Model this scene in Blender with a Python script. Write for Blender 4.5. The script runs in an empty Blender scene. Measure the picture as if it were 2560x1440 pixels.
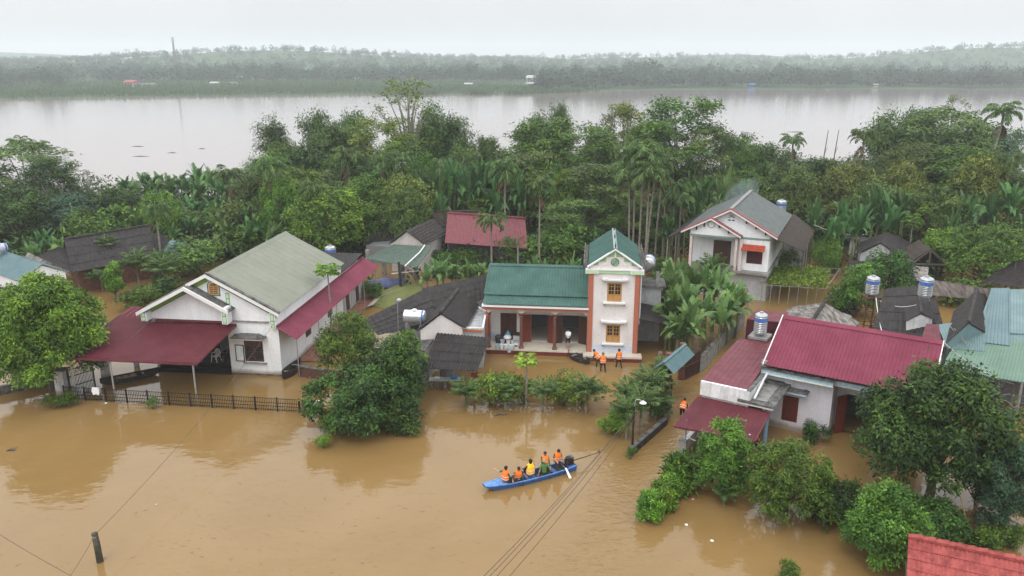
import bpy, bmesh, math, random
import numpy as np
from mathutils import Vector, Matrix
R = np.random.default_rng(7)
rnd = random.Random(5)
PI = math.pi
S = bpy.context.scene
C = S.collection

# ------------------------------------------------------------------ camera
CAM_H = 22.0
FOC = 1980.0                      # focal length in pixels of the 2560 wide photograph
PITCH = math.atan(570 / FOC)
cam_data = bpy.data.cameras.new('camera')
cam = bpy.data.objects.new('camera', cam_data)
C.objects.link(cam)
cam.location = (0, 0, CAM_H)
cam.rotation_euler = (PI / 2 - PITCH, 0, 0)
cam_data.sensor_width = 36
cam_data.lens = 36 * FOC / 2560
cam_data.clip_start = 0.5
cam_data.clip_end = 12000
S.camera = cam

# ------------------------------------------------------------------ light
SUN_EL, SUN_AZ = math.radians(58), math.radians(205)     # azimuth: 180 = from behind the camera
w = bpy.data.worlds.new('World'); S.world = w; w.use_nodes = True
nt = w.node_tree; nt.nodes.clear()
nn = nt.nodes.new
out = nn('ShaderNodeOutputWorld'); bg = nn('ShaderNodeBackground'); bg.inputs['Strength'].default_value = 0.1
sky = nn('ShaderNodeTexSky'); sky.sky_type = 'NISHITA'; sky.sun_disc = False
sky.sun_elevation = SUN_EL; sky.sun_rotation = SUN_AZ; sky.dust_density = 6; sky.air_density = 1.2
tc = nn('ShaderNodeTexCoord'); sx = nn('ShaderNodeSeparateXYZ'); nt.links.new(tc.outputs['Generated'], sx.inputs[0])
mr = nn('ShaderNodeMapRange'); mr.inputs[1].default_value = 0.0; mr.inputs[2].default_value = 0.9
nt.links.new(sx.outputs['Z'], mr.inputs[0])
cr = nn('ShaderNodeValToRGB')                                # overcast: three times brighter overhead than at the horizon
cr.color_ramp.elements[0].color = (0.32, 0.325, 0.332, 1); cr.color_ramp.elements[1].color = (0.86, 0.88, 0.91, 1)
cr.color_ramp.elements[1].position = 1.0
for q_, c_ in ((0.08, (0.375, 0.38, 0.385)), (0.17, (0.48, 0.485, 0.49)), (0.36, (0.80, 0.815, 0.835)), (0.6, (0.98, 1.0, 1.02))):
    e = cr.color_ramp.elements.new(q_); e.color = (*c_, 1)
nt.links.new(mr.outputs[0], cr.inputs[0])
cl = nn('ShaderNodeTexNoise'); cl.inputs['Scale'].default_value = 2.2; cl.inputs['Detail'].default_value = 4
nt.links.new(tc.outputs['Generated'], cl.inputs['Vector'])
cm = nn('ShaderNodeMapRange'); cm.inputs[1].default_value = 0.3; cm.inputs[2].default_value = 0.7
cm.inputs[3].default_value = 22; cm.inputs[4].default_value = 26
nt.links.new(cl.outputs[0], cm.inputs[0])
vm = nn('ShaderNodeVectorMath'); vm.operation = 'SCALE'
nt.links.new(cr.outputs[0], vm.inputs[0]); nt.links.new(cm.outputs[0], vm.inputs['Scale'])
mx = nn('ShaderNodeMix'); mx.data_type = 'RGBA'; mx.inputs[0].default_value = 0.1
nt.links.new(vm.outputs[0], mx.inputs[6]); nt.links.new(sky.outputs[0], mx.inputs[7])
nt.links.new(mx.outputs[2], bg.inputs[0]); nt.links.new(bg.outputs[0], out.inputs[0])
sun_d = bpy.data.lights.new('sun', 'SUN'); sun_d.energy = 1.1; sun_d.angle = math.radians(25); sun_d.color = (1, 0.97, 0.93)
sun = bpy.data.objects.new('sun', sun_d); C.objects.link(sun)
sd = Vector((math.sin(SUN_AZ) * math.cos(SUN_EL), math.cos(SUN_AZ) * math.cos(SUN_EL), math.sin(SUN_EL)))
sun.rotation_euler = (-sd).to_track_quat('-Z', 'Y').to_euler()
S.view_settings.view_transform = 'Standard'; S.view_settings.look = 'None'
S.view_settings.exposure = 0.0; S.view_settings.gamma = 1.0; S.view_settings.use_curve_mapping = False
S.cycles.max_bounces = 6; S.cycles.diffuse_bounces = 3; S.cycles.glossy_bounces = 3; S.cycles.transmission_bounces = 3
S.cycles.volume_bounces = 1; S.cycles.transparent_max_bounces = 6; S.cycles.caustics_reflective = False; S.cycles.caustics_refractive = False
S.cycles.sample_clamp_indirect = 6

# ------------------------------------------------------------------ helpers: points
_sp, _cp = math.sin(PITCH), math.cos(PITCH)
def _ray(px, py):
    u = (px - 1280) / FOC; v = (py - 720) / FOC
    return (u, _cp - v * _sp, -_sp - v * _cp)
def P(px, py, z=0.0):
    """the place of a feature of known height z"""
    d = _ray(px, py); t = (z - CAM_H) / d[2]
    return (d[0] * t, d[1] * t, z)
def PY(px, py, Y):
    d = _ray(px, py); t = Y / d[1]
    return (d[0] * t, Y, CAM_H + d[2] * t)
def V3(a): return Vector(a)
def lerp(a, b, t): return tuple(a[i] + (b[i] - a[i]) * t for i in range(len(a)))

# ------------------------------------------------------------------ helpers: materials
MATS = {}
def mat(name, col, rough=0.6, var=0.15, scale=3.0, col2=None, spec=0.25, metal=0.0, bump=0.0, bscale=None, stretch=None, lo=0.35, hi=0.65, streak=None, tide=False, fine=0.05):
    """principled material with a noise mottle between col and col2; streak = (colour, amount) adds long stains down the face"""
    if name in MATS: return MATS[name]
    m = bpy.data.materials.new(name); m.use_nodes = True; MATS[name] = m
    n = m.node_tree; b = n.nodes['Principled BSDF']
    t = n.nodes.new('ShaderNodeTexCoord'); mp = n.nodes.new('ShaderNodeMapping')
    if stretch: mp.inputs['Scale'].default_value = stretch
    n.links.new(t.outputs['Object'], mp.inputs[0])
    no = n.nodes.new('ShaderNodeTexNoise'); no.inputs['Scale'].default_value = scale; no.inputs['Detail'].default_value = 5; no.inputs['Roughness'].default_value = 0.65
    n.links.new(mp.outputs[0], no.inputs['Vector'])
    r = n.nodes.new('ShaderNodeValToRGB'); r.color_ramp.elements[0].position = lo; r.color_ramp.elements[1].position = hi
    c2 = col2 or tuple(min(1, c * (1 + var)) for c in col)
    c1 = col if col2 else tuple(c * (1 - var) for c in col)
    r.color_ramp.elements[0].color = (*c1, 1); r.color_ramp.elements[1].color = (*c2, 1)
    n.links.new(no.outputs[0], r.inputs[0])
    src = r.outputs[0]
    if streak:
        mp2 = n.nodes.new('ShaderNodeMapping'); mp2.inputs['Scale'].default_value = (1.3, 1.3, 0.16)
        n.links.new(t.outputs['Object'], mp2.inputs[0])
        n2 = n.nodes.new('ShaderNodeTexNoise'); n2.inputs['Scale'].default_value = 1.6; n2.inputs['Detail'].default_value = 6; n2.inputs['Roughness'].default_value = 0.7
        n.links.new(mp2.outputs[0], n2.inputs['Vector'])
        rr = n.nodes.new('ShaderNodeMapRange'); rr.inputs[1].default_value = 0.5; rr.inputs[2].default_value = 0.8; rr.inputs[4].default_value = streak[1]
        n.links.new(n2.outputs[0], rr.inputs[0])
        mx = n.nodes.new('ShaderNodeMix'); mx.data_type = 'RGBA'; mx.inputs[7].default_value = (*streak[0], 1)
        n.links.new(rr.outputs[0], mx.inputs[0]); n.links.new(src, mx.inputs[6]); src = mx.outputs[2]
    fn = n.nodes.new('ShaderNodeTexNoise'); fn.inputs['Scale'].default_value = scale * 7; fn.inputs['Detail'].default_value = 3
    n.links.new(mp.outputs[0], fn.inputs['Vector'])
    fr_ = n.nodes.new('ShaderNodeMapRange'); fr_.inputs[1].default_value = 0.3; fr_.inputs[2].default_value = 0.7; fr_.inputs[3].default_value = 1 - fine; fr_.inputs[4].default_value = 1 + fine
    n.links.new(fn.outputs[0], fr_.inputs[0])
    ml = n.nodes.new('ShaderNodeVectorMath'); ml.operation = 'SCALE'; n.links.new(src, ml.inputs[0]); n.links.new(fr_.outputs[0], ml.inputs['Scale']); src = ml.outputs[0]
    if tide:                                                    # mud left on walls by the standing flood
        sz = n.nodes.new('ShaderNodeSeparateXYZ'); n.links.new(t.outputs['Object'], sz.inputs[0])
        ad = n.nodes.new('ShaderNodeMath'); ad.operation = 'MULTIPLY_ADD'; ad.inputs[1].default_value = -0.7; n.links.new(no.outputs[0], ad.inputs[0]); n.links.new(sz.outputs['Z'], ad.inputs[2])
        tr_ = n.nodes.new('ShaderNodeMapRange'); tr_.inputs[1].default_value = 0.16; tr_.inputs[2].default_value = -0.12; tr_.inputs[4].default_value = 0.75; n.links.new(ad.outputs[0], tr_.inputs[0])
        tx = n.nodes.new('ShaderNodeMix'); tx.data_type = 'RGBA'; tx.inputs[7].default_value = (0.22, 0.15, 0.08, 1); n.links.new(tr_.outputs[0], tx.inputs[0]); n.links.new(src, tx.inputs[6]); src = tx.outputs[2]
    n.links.new(src, b.inputs['Base Color'])
    b.inputs['Roughness'].default_value = rough; b.inputs['Metallic'].default_value = metal; b.inputs['Specular IOR Level'].default_value = spec
    if bump:
        bn = n.nodes.new('ShaderNodeTexNoise'); bn.inputs['Scale'].default_value = bscale or scale * 4; bn.inputs['Detail'].default_value = 4
        n.links.new(mp.outputs[0], bn.inputs['Vector'])
        bp = n.nodes.new('ShaderNodeBump'); bp.inputs['Strength'].default_value = bump; bp.inputs['Distance'].default_value = 0.03
        n.links.new(bn.outputs[0], bp.inputs['Height']); n.links.new(bp.outputs[0], b.inputs['Normal'])
    return m
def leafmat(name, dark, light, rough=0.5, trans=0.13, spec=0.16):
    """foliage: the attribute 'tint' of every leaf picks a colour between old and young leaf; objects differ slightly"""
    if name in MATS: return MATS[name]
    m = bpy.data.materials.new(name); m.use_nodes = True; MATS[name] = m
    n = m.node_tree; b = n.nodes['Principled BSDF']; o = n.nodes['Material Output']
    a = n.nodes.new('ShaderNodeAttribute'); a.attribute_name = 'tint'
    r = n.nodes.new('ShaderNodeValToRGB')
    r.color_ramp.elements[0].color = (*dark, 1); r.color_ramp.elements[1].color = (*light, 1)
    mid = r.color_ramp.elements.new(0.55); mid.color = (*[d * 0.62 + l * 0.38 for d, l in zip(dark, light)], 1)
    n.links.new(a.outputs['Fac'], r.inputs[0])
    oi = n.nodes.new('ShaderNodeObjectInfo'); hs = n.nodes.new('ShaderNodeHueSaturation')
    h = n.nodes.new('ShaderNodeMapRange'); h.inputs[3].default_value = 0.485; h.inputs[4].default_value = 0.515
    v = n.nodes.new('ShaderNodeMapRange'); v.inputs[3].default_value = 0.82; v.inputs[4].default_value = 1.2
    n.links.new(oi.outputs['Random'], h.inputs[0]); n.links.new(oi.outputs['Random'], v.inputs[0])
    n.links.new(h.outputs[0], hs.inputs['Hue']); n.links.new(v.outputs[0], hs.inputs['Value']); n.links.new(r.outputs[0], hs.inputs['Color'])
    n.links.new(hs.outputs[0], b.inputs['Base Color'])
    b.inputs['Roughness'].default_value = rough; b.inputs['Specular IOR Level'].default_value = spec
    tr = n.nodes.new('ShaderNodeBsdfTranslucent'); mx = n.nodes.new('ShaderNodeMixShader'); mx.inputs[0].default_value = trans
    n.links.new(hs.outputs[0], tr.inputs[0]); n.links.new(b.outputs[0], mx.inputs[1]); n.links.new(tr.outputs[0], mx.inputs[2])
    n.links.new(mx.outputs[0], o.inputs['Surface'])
    return m

# ------------------------------------------------------------------ helpers: objects
def thing(name, label, cat, loc=(0, 0, 0), rz=0.0, group=None):
    o = bpy.data.objects.new(name, None); C.objects.link(o)
    o.location = loc; o.rotation_euler = (0, 0, rz); o['label'] = label; o['category'] = cat
    if group: o['group'] = group
    return o
def tag(o, label, cat, group=None):
    o['label'] = label; o['category'] = cat
    if group: o['group'] = group
    return o
def struct(o, kind='structure'):
    o['kind'] = kind; return o
def copy_tree(o, loc, rz, label, group, scale=None, parent=None):
    c = o.copy(); C.objects.link(c)
    if parent is None:
        c.location = loc; c.rotation_euler = (0, 0, rz)
        if scale is not None: c.scale = scale if hasattr(scale, '__len__') else (scale,) * 3
        c['label'] = label
        if group: c['group'] = group
    else:
        c.parent = parent
    for ch in list(o.children): copy_tree(ch, None, None, None, None, None, c)
    return c
def np_obj(name, Vv, F, m, parent=None, tint=None, smooth=False, loc=None):
    me = bpy.data.meshes.new(name)
    Vv = np.asarray(Vv, np.float32); F = np.asarray(F, np.int32); k = F.shape[1]
    me.vertices.add(len(Vv)); me.vertices.foreach_set('co', Vv.ravel())
    me.loops.add(F.size); me.loops.foreach_set('vertex_index', F.ravel())
    me.polygons.add(len(F)); me.polygons.foreach_set('loop_start', np.arange(0, F.size, k, dtype=np.int32))
    if smooth: me.polygons.foreach_set('use_smooth', np.ones(len(F), bool))
    me.update(calc_edges=True)
    if tint is not None:
        a = me.attributes.new('tint', 'FLOAT', 'FACE'); a.data.foreach_set('value', np.asarray(tint, np.float32))
    me.materials.append(m)
    o = bpy.data.objects.new(name, me); C.objects.link(o); o.parent = parent
    if loc is not None: o.location = loc
    return o
class MB:
    """collects simple solids; build() links them as ONE mesh object"""
    def __init__(s, org=(0, 0, 0)): s.v = []; s.f = []; s.org = org
    def add(s, v, f):
        k = len(s.v); s.v += [tuple(p) for p in v]; s.f += [tuple(i + k for i in q) for q in f]; return s
    def box(s, x0, y0, z0, x1, y1, z1):
        return s.add([(x, y, z) for z in (z0, z1) for y in (y0, y1) for x in (x0, x1)],
                     [(0, 2, 3, 1), (4, 5, 7, 6), (0, 1, 5, 4), (2, 6, 7, 3), (0, 4, 6, 2), (1, 3, 7, 5)])
    def obox(s, c, sx, sy, sz, rz=0, rx=0, ry=0):
        M = Matrix.Translation(c) @ Matrix.Rotation(rz, 4, 'Z') @ Matrix.Rotation(ry, 4, 'Y') @ Matrix.Rotation(rx, 4, 'X')
        pts = [M @ Vector((x * sx / 2, y * sy / 2, z * sz / 2)) for z in (-1, 1) for y in (-1, 1) for x in (-1, 1)]
        return s.add(pts, [(0, 2, 3, 1), (4, 5, 7, 6), (0, 1, 5, 4), (2, 6, 7, 3), (0, 4, 6, 2), (1, 3, 7, 5)])
    def prism(s, pts, off):
        n = len(pts); q = [tuple(p[i] + off[i] for i in range(3)) for p in pts]
        return s.add(list(pts) + q, [tuple(range(n))[::-1], tuple(range(n, 2 * n))] + [(i, (i + 1) % n, n + (i + 1) % n, n + i) for i in range(n)])
    def bar(s, a, b, w, h=None):
        """square bar from a to b"""
        a, b = Vector(a), Vector(b); h = h or w; d = (b - a).normalized()
        u = d.cross(Vector((0, 0, 1)))
        u = Vector((1, 0, 0)) if u.length < 1e-4 else u.normalized()
        t = d.cross(u)
        pts = [p + u * (i * w / 2) + t * (j * h / 2) for p in (a, b) for i, j in ((-1, -1), (1, -1), (1, 1), (-1, 1))]
        return s.add(pts, [(3, 2, 1, 0), (4, 5, 6, 7)] + [(i, (i + 1) % 4, 4 + (i + 1) % 4, 4 + i) for i in range(4)])
    def tube(s, pts, r, n=8):
        pts = [Vector(p) for p in pts]; m = len(pts)
        rr = r if hasattr(r, '__len__') else [r] * m
        v = []; f = []
        ref = Vector((0.3, 0.9, 0.2))
        for i, p in enumerate(pts):
            d = (pts[min(i + 1, m - 1)] - pts[max(i - 1, 0)]).normalized()
            if abs(d.dot(ref.normalized())) > 0.95: ref = Vector((1, 0, 0.1))
            u = d.cross(ref).normalized(); t = d.cross(u)
            v += [p + (u * math.cos(2 * PI * k / n) + t * math.sin(2 * PI * k / n)) * rr[i] for k in range(n)]
        for i in range(m - 1):
            f += [(i * n + k, i * n + (k + 1) % n, (i + 1) * n + (k + 1) % n, (i + 1) * n + k) for k in range(n)]
        f += [tuple(range(n))[::-1], tuple((m - 1) * n + k for k in range(n))]
        return s.add(v, f)
    def lathe(s, prof, c=(0, 0, 0), n=24, M=None):
        v = []; f = []; m = len(prof)
        for r, z in prof:
            v += [Vector((r * math.cos(2 * PI * k / n), r * math.sin(2 * PI * k / n), z)) for k in range(n)]
        if M is not None: v = [M @ p for p in v]
        v = [p + Vector(c) for p in v]
        for i in range(m - 1):
            f += [(i * n + k, i * n + (k + 1) % n, (i + 1) * n + (k + 1) % n, (i + 1) * n + k) for k in range(n)]
        f += [tuple(range(n))[::-1], tuple((m - 1) * n + k for k in range(n))]
        return s.add(v, f)
    def sheet(s, a, b, c, d, pitch=0.25, amp=0.03, th=0.02, shape='box', rows=1, lap=0.0, jit=0.0, rr=rnd):
        """ribbed roofing: a-b lower edge, d-c upper edge, ribs run a->d; rows = overlapping courses"""
        a, b, c, d = map(Vector, (a, b, c, d))
        n = (b - a).cross(d - a).normalized()
        if n.z < 0: n = -n
        Lw = max((b - a).length, (c - d).length); k = max(2, int(Lw / pitch))
        us = []
        for i in range(k):
            if shape == 'box': us += [((i + q) / k, h) for q, h in ((0, 0), (0.62, 0), (0.72, 1), (0.9, 1), (1.0, 0))][: 4 if i < k - 1 else 5]
            else: us += [((i + q / 6) / k, 0.5 - 0.5 * math.cos(2 * PI * q / 6)) for q in range(6 if i < k - 1 else 7)]
        for r in range(rows):
            t0, t1 = r / rows, (r + 1) / rows
            hi0 = lap; hi1 = -0.0
            j0 = rr.uniform(-jit, jit)
            top = []
            for t, lift in ((max(0, t0 - (0.12 / rows if r else 0)), hi0 if r else 0), (t1, hi1)):
                for u, h in us:
                    p = a.lerp(b, u).lerp(d.lerp(c, u), t)
                    top.append(p + n * (h * amp + lift + j0))
            N = len(us); bot = [p - n * th for p in top]
            f = [(i, i + 1, N + i + 1, N + i) for i in range(N - 1)]
            f += [(2 * N + i + 1, 2 * N + i, 3 * N + i, 3 * N + i + 1) for i in range(N - 1)]
            f += [(i + 1, i, 2 * N + i, 2 * N + i + 1) for i in range(N - 1)] + [(N + i, N + i + 1, 3 * N + i + 1, 3 * N + i) for i in range(N - 1)]
            f += [(0, N, 3 * N, 2 * N), (N - 1, 3 * N - 1, 4 * N - 1, 2 * N - 1)]
            s.add(top + bot, f)
        return s
    def wall(s, x0, x1, z0, z1, y0, y1, holes=()):
        """wall in the local xz plane, y0..y1 thick, with rectangular openings (hx0,hx1,hz0,hz1)"""
        xs = sorted({x0, x1, *[h for q in holes for h in q[:2]]}); zs = sorted({z0, z1, *[h for q in holes for h in q[2:]]})
        for i in range(len(xs) - 1):
            for j in range(len(zs) - 1):
                cx, cz = (xs[i] + xs[i + 1]) / 2, (zs[j] + zs[j + 1]) / 2
                if any(h[0] < cx < h[1] and h[2] < cz < h[3] for h in holes): continue
                s.box(xs[i], y0, zs[j], xs[i + 1], y1, zs[j + 1])
        return s
    def build(s, name, m, parent=None, smooth=False, loc=None):
        me = bpy.data.meshes.new(name)
        o3 = s.org
        me.from_pydata([(p[0] - o3[0], p[1] - o3[1], p[2] - o3[2]) for p in s.v], [], s.f)
        if smooth:
            for p in me.polygons: p.use_smooth = True
        me.update(); me.materials.append(m)
        o = bpy.data.objects.new(name, me); C.objects.link(o); o.parent = parent
        if loc is not None: o.location = loc
        return o

# ------------------------------------------------------------------ materials
white = mat('white_plaster', (0.66, 0.67, 0.68), 0.75, col2=(0.73, 0.74, 0.75), scale=0.8, streak=((0.36, 0.36, 0.34), 0.4), tide=True)
white_dirty = mat('stained_plaster', (0.55, 0.55, 0.54), 0.8, col2=(0.78, 0.77, 0.77), scale=1.4, streak=((0.12, 0.11, 0.1), 0.75), tide=True)
pinkwhite = mat('cream_plaster', (0.60, 0.555, 0.54), 0.7, col2=(0.66, 0.62, 0.605), scale=0.7, streak=((0.42, 0.38, 0.35), 0.3))
grey_wall = mat('grey_render', (0.30, 0.31, 0.32), 0.85, col2=(0.45, 0.45, 0.45), scale=1.0, streak=((0.12, 0.11, 0.1), 0.5))
trim_white = mat('white_trim', (0.68, 0.68, 0.67), 0.6, var=0.03)
concrete_dark = mat('mossy_concrete', (0.035, 0.035, 0.033), 0.9, col2=(0.16, 0.155, 0.145), scale=2.5, bump=0.4)
concrete = mat('bare_concrete', (0.14, 0.135, 0.13), 0.85, col2=(0.28, 0.27, 0.26), scale=2.0)
tile_floor = mat('cream_tile_floor', (0.52, 0.47, 0.39), 0.25, var=0.06, scale=2)
brick = mat('brick_red_tile', (0.33, 0.10, 0.06), 0.6, col2=(0.42, 0.15, 0.09), scale=14)
darkred = mat('dark_red_plinth', (0.14, 0.03, 0.025), 0.5, var=0.2)
wood_red = mat('red_brown_wood', (0.13, 0.025, 0.018), 0.45, col2=(0.2, 0.045, 0.03), scale=3, stretch=(6, 6, 0.6))
wood_dark = mat('dark_brown_wood', (0.05, 0.022, 0.016), 0.55, col2=(0.1, 0.045, 0.035), scale=3, stretch=(6, 6, 0.6))
wood_gold = mat('varnished_wood', (0.36, 0.19, 0.06), 0.4, col2=(0.48, 0.27, 0.10), scale=3, stretch=(8, 8, 0.8))
glass = mat('window_glass', (0.02, 0.03, 0.03), 0.08, var=0.3, spec=0.6)
black = mat('dark_interior', (0.012, 0.012, 0.012), 0.9, var=0.4)
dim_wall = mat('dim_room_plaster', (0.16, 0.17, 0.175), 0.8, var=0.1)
green_sheet = mat('green_roof_sheet', (0.040, 0.092, 0.077), 0.5, col2=(0.060, 0.125, 0.106), scale=0.9, streak=None, spec=0.12, stretch=(1, 1, 1))
grey_sheet = mat('grey_green_roof_sheet', (0.172, 0.182, 0.142), 0.5, col2=(0.200, 0.209, 0.167), scale=0.5, spec=0.12)
slate_sheet = mat('slate_roof_sheet', (0.068, 0.078, 0.076), 0.5, col2=(0.105, 0.115, 0.113), scale=1.2, spec=0.12)
maroon = mat('maroon_roof_sheet', (0.082, 0.016, 0.023), 0.55, col2=(0.112, 0.026, 0.034), scale=0.7, spec=0.12)
maroon_b = mat('bright_maroon_roof_sheet', (0.150, 0.028, 0.050), 0.55, col2=(0.192, 0.042, 0.068), scale=0.6, spec=0.12)
maroon_l = mat('weathered_maroon_roof_sheet', (0.105, 0.026, 0.034), 0.5, col2=(0.155, 0.045, 0.056), scale=1.6, spec=0.12)
rose_roof = mat('littered_rose_roof_sheet', (0.13, 0.028, 0.040), 0.6, col2=(0.225, 0.085, 0.082), scale=6.5, lo=0.42, hi=0.72)
dark_roof = mat('dark_fibre_cement', (0.011, 0.0095, 0.0095), 0.75, col2=(0.036, 0.030, 0.029), scale=2.2, bump=0.3, lo=0.3, hi=0.7)
brown_roof = mat('brown_thatch_tile', (0.024, 0.018, 0.015), 0.85, col2=(0.07, 0.055, 0.046), scale=4, bump=0.5, lo=0.3, hi=0.7)
old_tile = mat('mossy_roof_tile', (0.016, 0.015, 0.014), 0.85, col2=(0.06, 0.052, 0.046), scale=3.5, bump=0.5)
rust_roof = mat('faded_grey_sheet', (0.07, 0.06, 0.052), 0.75, col2=(0.24, 0.22, 0.20), scale=1.3, stretch=(2.5, 0.7, 1), lo=0.4, hi=0.6)
teal_sheet = mat('teal_roof_sheet', (0.085, 0.145, 0.16), 0.5, col2=(0.115, 0.185, 0.195), scale=0.6)
teal_pale = mat('pale_teal_roof_sheet', (0.11, 0.175, 0.18), 0.5, col2=(0.15, 0.225, 0.23), scale=0.8)
green_pale = mat('pale_green_roof_sheet', (0.088, 0.158, 0.115), 0.5, col2=(0.135, 0.212, 0.160), scale=0.7, lo=0.3, hi=0.7)
red_tile = mat('red_clay_tile', (0.17, 0.032, 0.030), 0.6, col2=(0.34, 0.082, 0.072), scale=2.2, lo=0.3, hi=0.62, fine=0.16, spec=0.15)
orange_tile = mat('orange_clay_tile', (0.30, 0.045, 0.02), 0.5, col2=(0.40, 0.075, 0.035), scale=5)
green_trim = mat('pale_green_trim', (0.42, 0.62, 0.36), 0.6, var=0.06)
green_soffit = mat('green_soffit', (0.22, 0.36, 0.07), 0.6, var=0.08)
green_line = mat('dark_green_line', (0.07, 0.13, 0.10), 0.6)
blue_tile = mat('blue_cornice_tile', (0.36, 0.52, 0.66), 0.4, col2=(0.46, 0.62, 0.74), scale=5)
blue_paint = mat('blue_pillar_paint', (0.23, 0.38, 0.50), 0.5, var=0.1)
yellow_trim = mat('cream_yellow_trim', (0.72, 0.66, 0.46), 0.6)
steel = mat('polished_steel', (0.42, 0.43, 0.44), 0.3, var=0.15, metal=1.0, scale=1.5)
steel_d = mat('galvanised_steel', (0.42, 0.43, 0.44), 0.45, var=0.15, metal=0.7)
tank_blue = mat('tank_blue_band', (0.05, 0.11, 0.33), 0.4, col2=(0.08, 0.17, 0.45), scale=3)
rustiron = mat('rusty_iron', (0.07, 0.03, 0.022), 0.8, col2=(0.12, 0.05, 0.035))
iron = mat('dark_iron', (0.02, 0.018, 0.018), 0.5, var=0.3)
pvc = mat('white_pipe', (0.65, 0.66, 0.67), 0.4, var=0.05)
cable_m = mat('grey_cable', (0.22, 0.22, 0.22), 0.6)
cable_d = mat('dark_cable', (0.07, 0.055, 0.045), 0.6)
bark = mat('tree_bark', (0.06, 0.045, 0.035), 0.9, col2=(0.13, 0.105, 0.085), scale=6, bump=0.5)
bark_pale = mat('pale_bark', (0.15, 0.135, 0.115), 0.9, col2=(0.27, 0.25, 0.22), scale=5)
culm = mat('bamboo_culm', (0.10, 0.12, 0.05), 0.6, col2=(0.2, 0.2, 0.1), scale=4)
palm_trunk = mat('palm_trunk_bark', (0.13, 0.115, 0.095), 0.85, col2=(0.25, 0.225, 0.19), scale=3, stretch=(1, 1, 4))
banana_stem = mat('banana_stem', (0.09, 0.12, 0.045), 0.6, col2=(0.18, 0.16, 0.07), scale=4)
shaft_green = mat('palm_crownshaft', (0.08, 0.13, 0.04), 0.5)
deadfrond = mat('dead_frond', (0.085, 0.065, 0.03), 0.8, var=0.3)
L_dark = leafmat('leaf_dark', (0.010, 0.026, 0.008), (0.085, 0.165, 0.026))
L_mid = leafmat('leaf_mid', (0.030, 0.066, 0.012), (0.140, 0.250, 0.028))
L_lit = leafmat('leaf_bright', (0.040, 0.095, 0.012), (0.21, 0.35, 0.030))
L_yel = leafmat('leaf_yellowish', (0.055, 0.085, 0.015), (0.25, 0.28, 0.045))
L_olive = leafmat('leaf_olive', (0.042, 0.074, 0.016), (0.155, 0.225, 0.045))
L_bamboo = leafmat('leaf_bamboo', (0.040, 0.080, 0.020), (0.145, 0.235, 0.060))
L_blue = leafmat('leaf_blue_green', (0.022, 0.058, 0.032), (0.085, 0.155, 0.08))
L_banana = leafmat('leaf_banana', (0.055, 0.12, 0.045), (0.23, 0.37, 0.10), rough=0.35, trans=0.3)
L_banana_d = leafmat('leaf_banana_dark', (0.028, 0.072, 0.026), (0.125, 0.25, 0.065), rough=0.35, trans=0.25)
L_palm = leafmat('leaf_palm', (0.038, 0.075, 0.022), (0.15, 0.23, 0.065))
L_lime = leafmat('leaf_lime', (0.12, 0.20, 0.02), (0.32, 0.44, 0.05))
L_far = leafmat('leaf_far_bank', (0.044, 0.076, 0.050), (0.100, 0.142, 0.085), trans=0.1, spec=0.0)  # lightened towards blue grey, part of the distance haze put into the leaf colour
L_reed = leafmat('leaf_reed', (0.055, 0.11, 0.05), (0.12, 0.19, 0.075), trans=0.2, spec=0.0)
# ------------------------------------------------------------------ vegetation generators
def unit(a):
    return a / np.maximum(np.linalg.norm(a, axis=-1, keepdims=True), 1e-9)
def leaves(Cn, D, L, Wd, rng, fold=0.0, N=None):
    n = len(Cn); D = unit(D)
    if N is None: s = unit(np.cross(D, rng.normal(size=(n, 3)) + np.array([0, 0, 0.3])))
    else:
        N = unit(N); D = unit(D - 0.75 * N * (D * N).sum(1, keepdims=True)); s = unit(np.cross(N, D))
    L = np.broadcast_to(np.asarray(L, float), (n,))[:, None]; Wd = np.broadcast_to(np.asarray(Wd, float), (n,))[:, None]
    nn_ = np.cross(D, s)
    mid = Cn + D * L * 0.45 + nn_ * (L * fold)
    V = np.stack([Cn, mid + s * Wd / 2, Cn + D * L, mid - s * Wd / 2], 1).reshape(-1, 3)
    return V, np.arange(4 * n).reshape(n, 4)
def join(parts):
    Vs, Fs, Ts = [], [], []; k = 0
    for v, f, t in parts:
        Vs.append(v); Fs.append(f + k); Ts.append(np.broadcast_to(t, (len(f),))); k += len(v)
    return np.concatenate(Vs), np.concatenate(Fs), np.concatenate(Ts)
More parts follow.
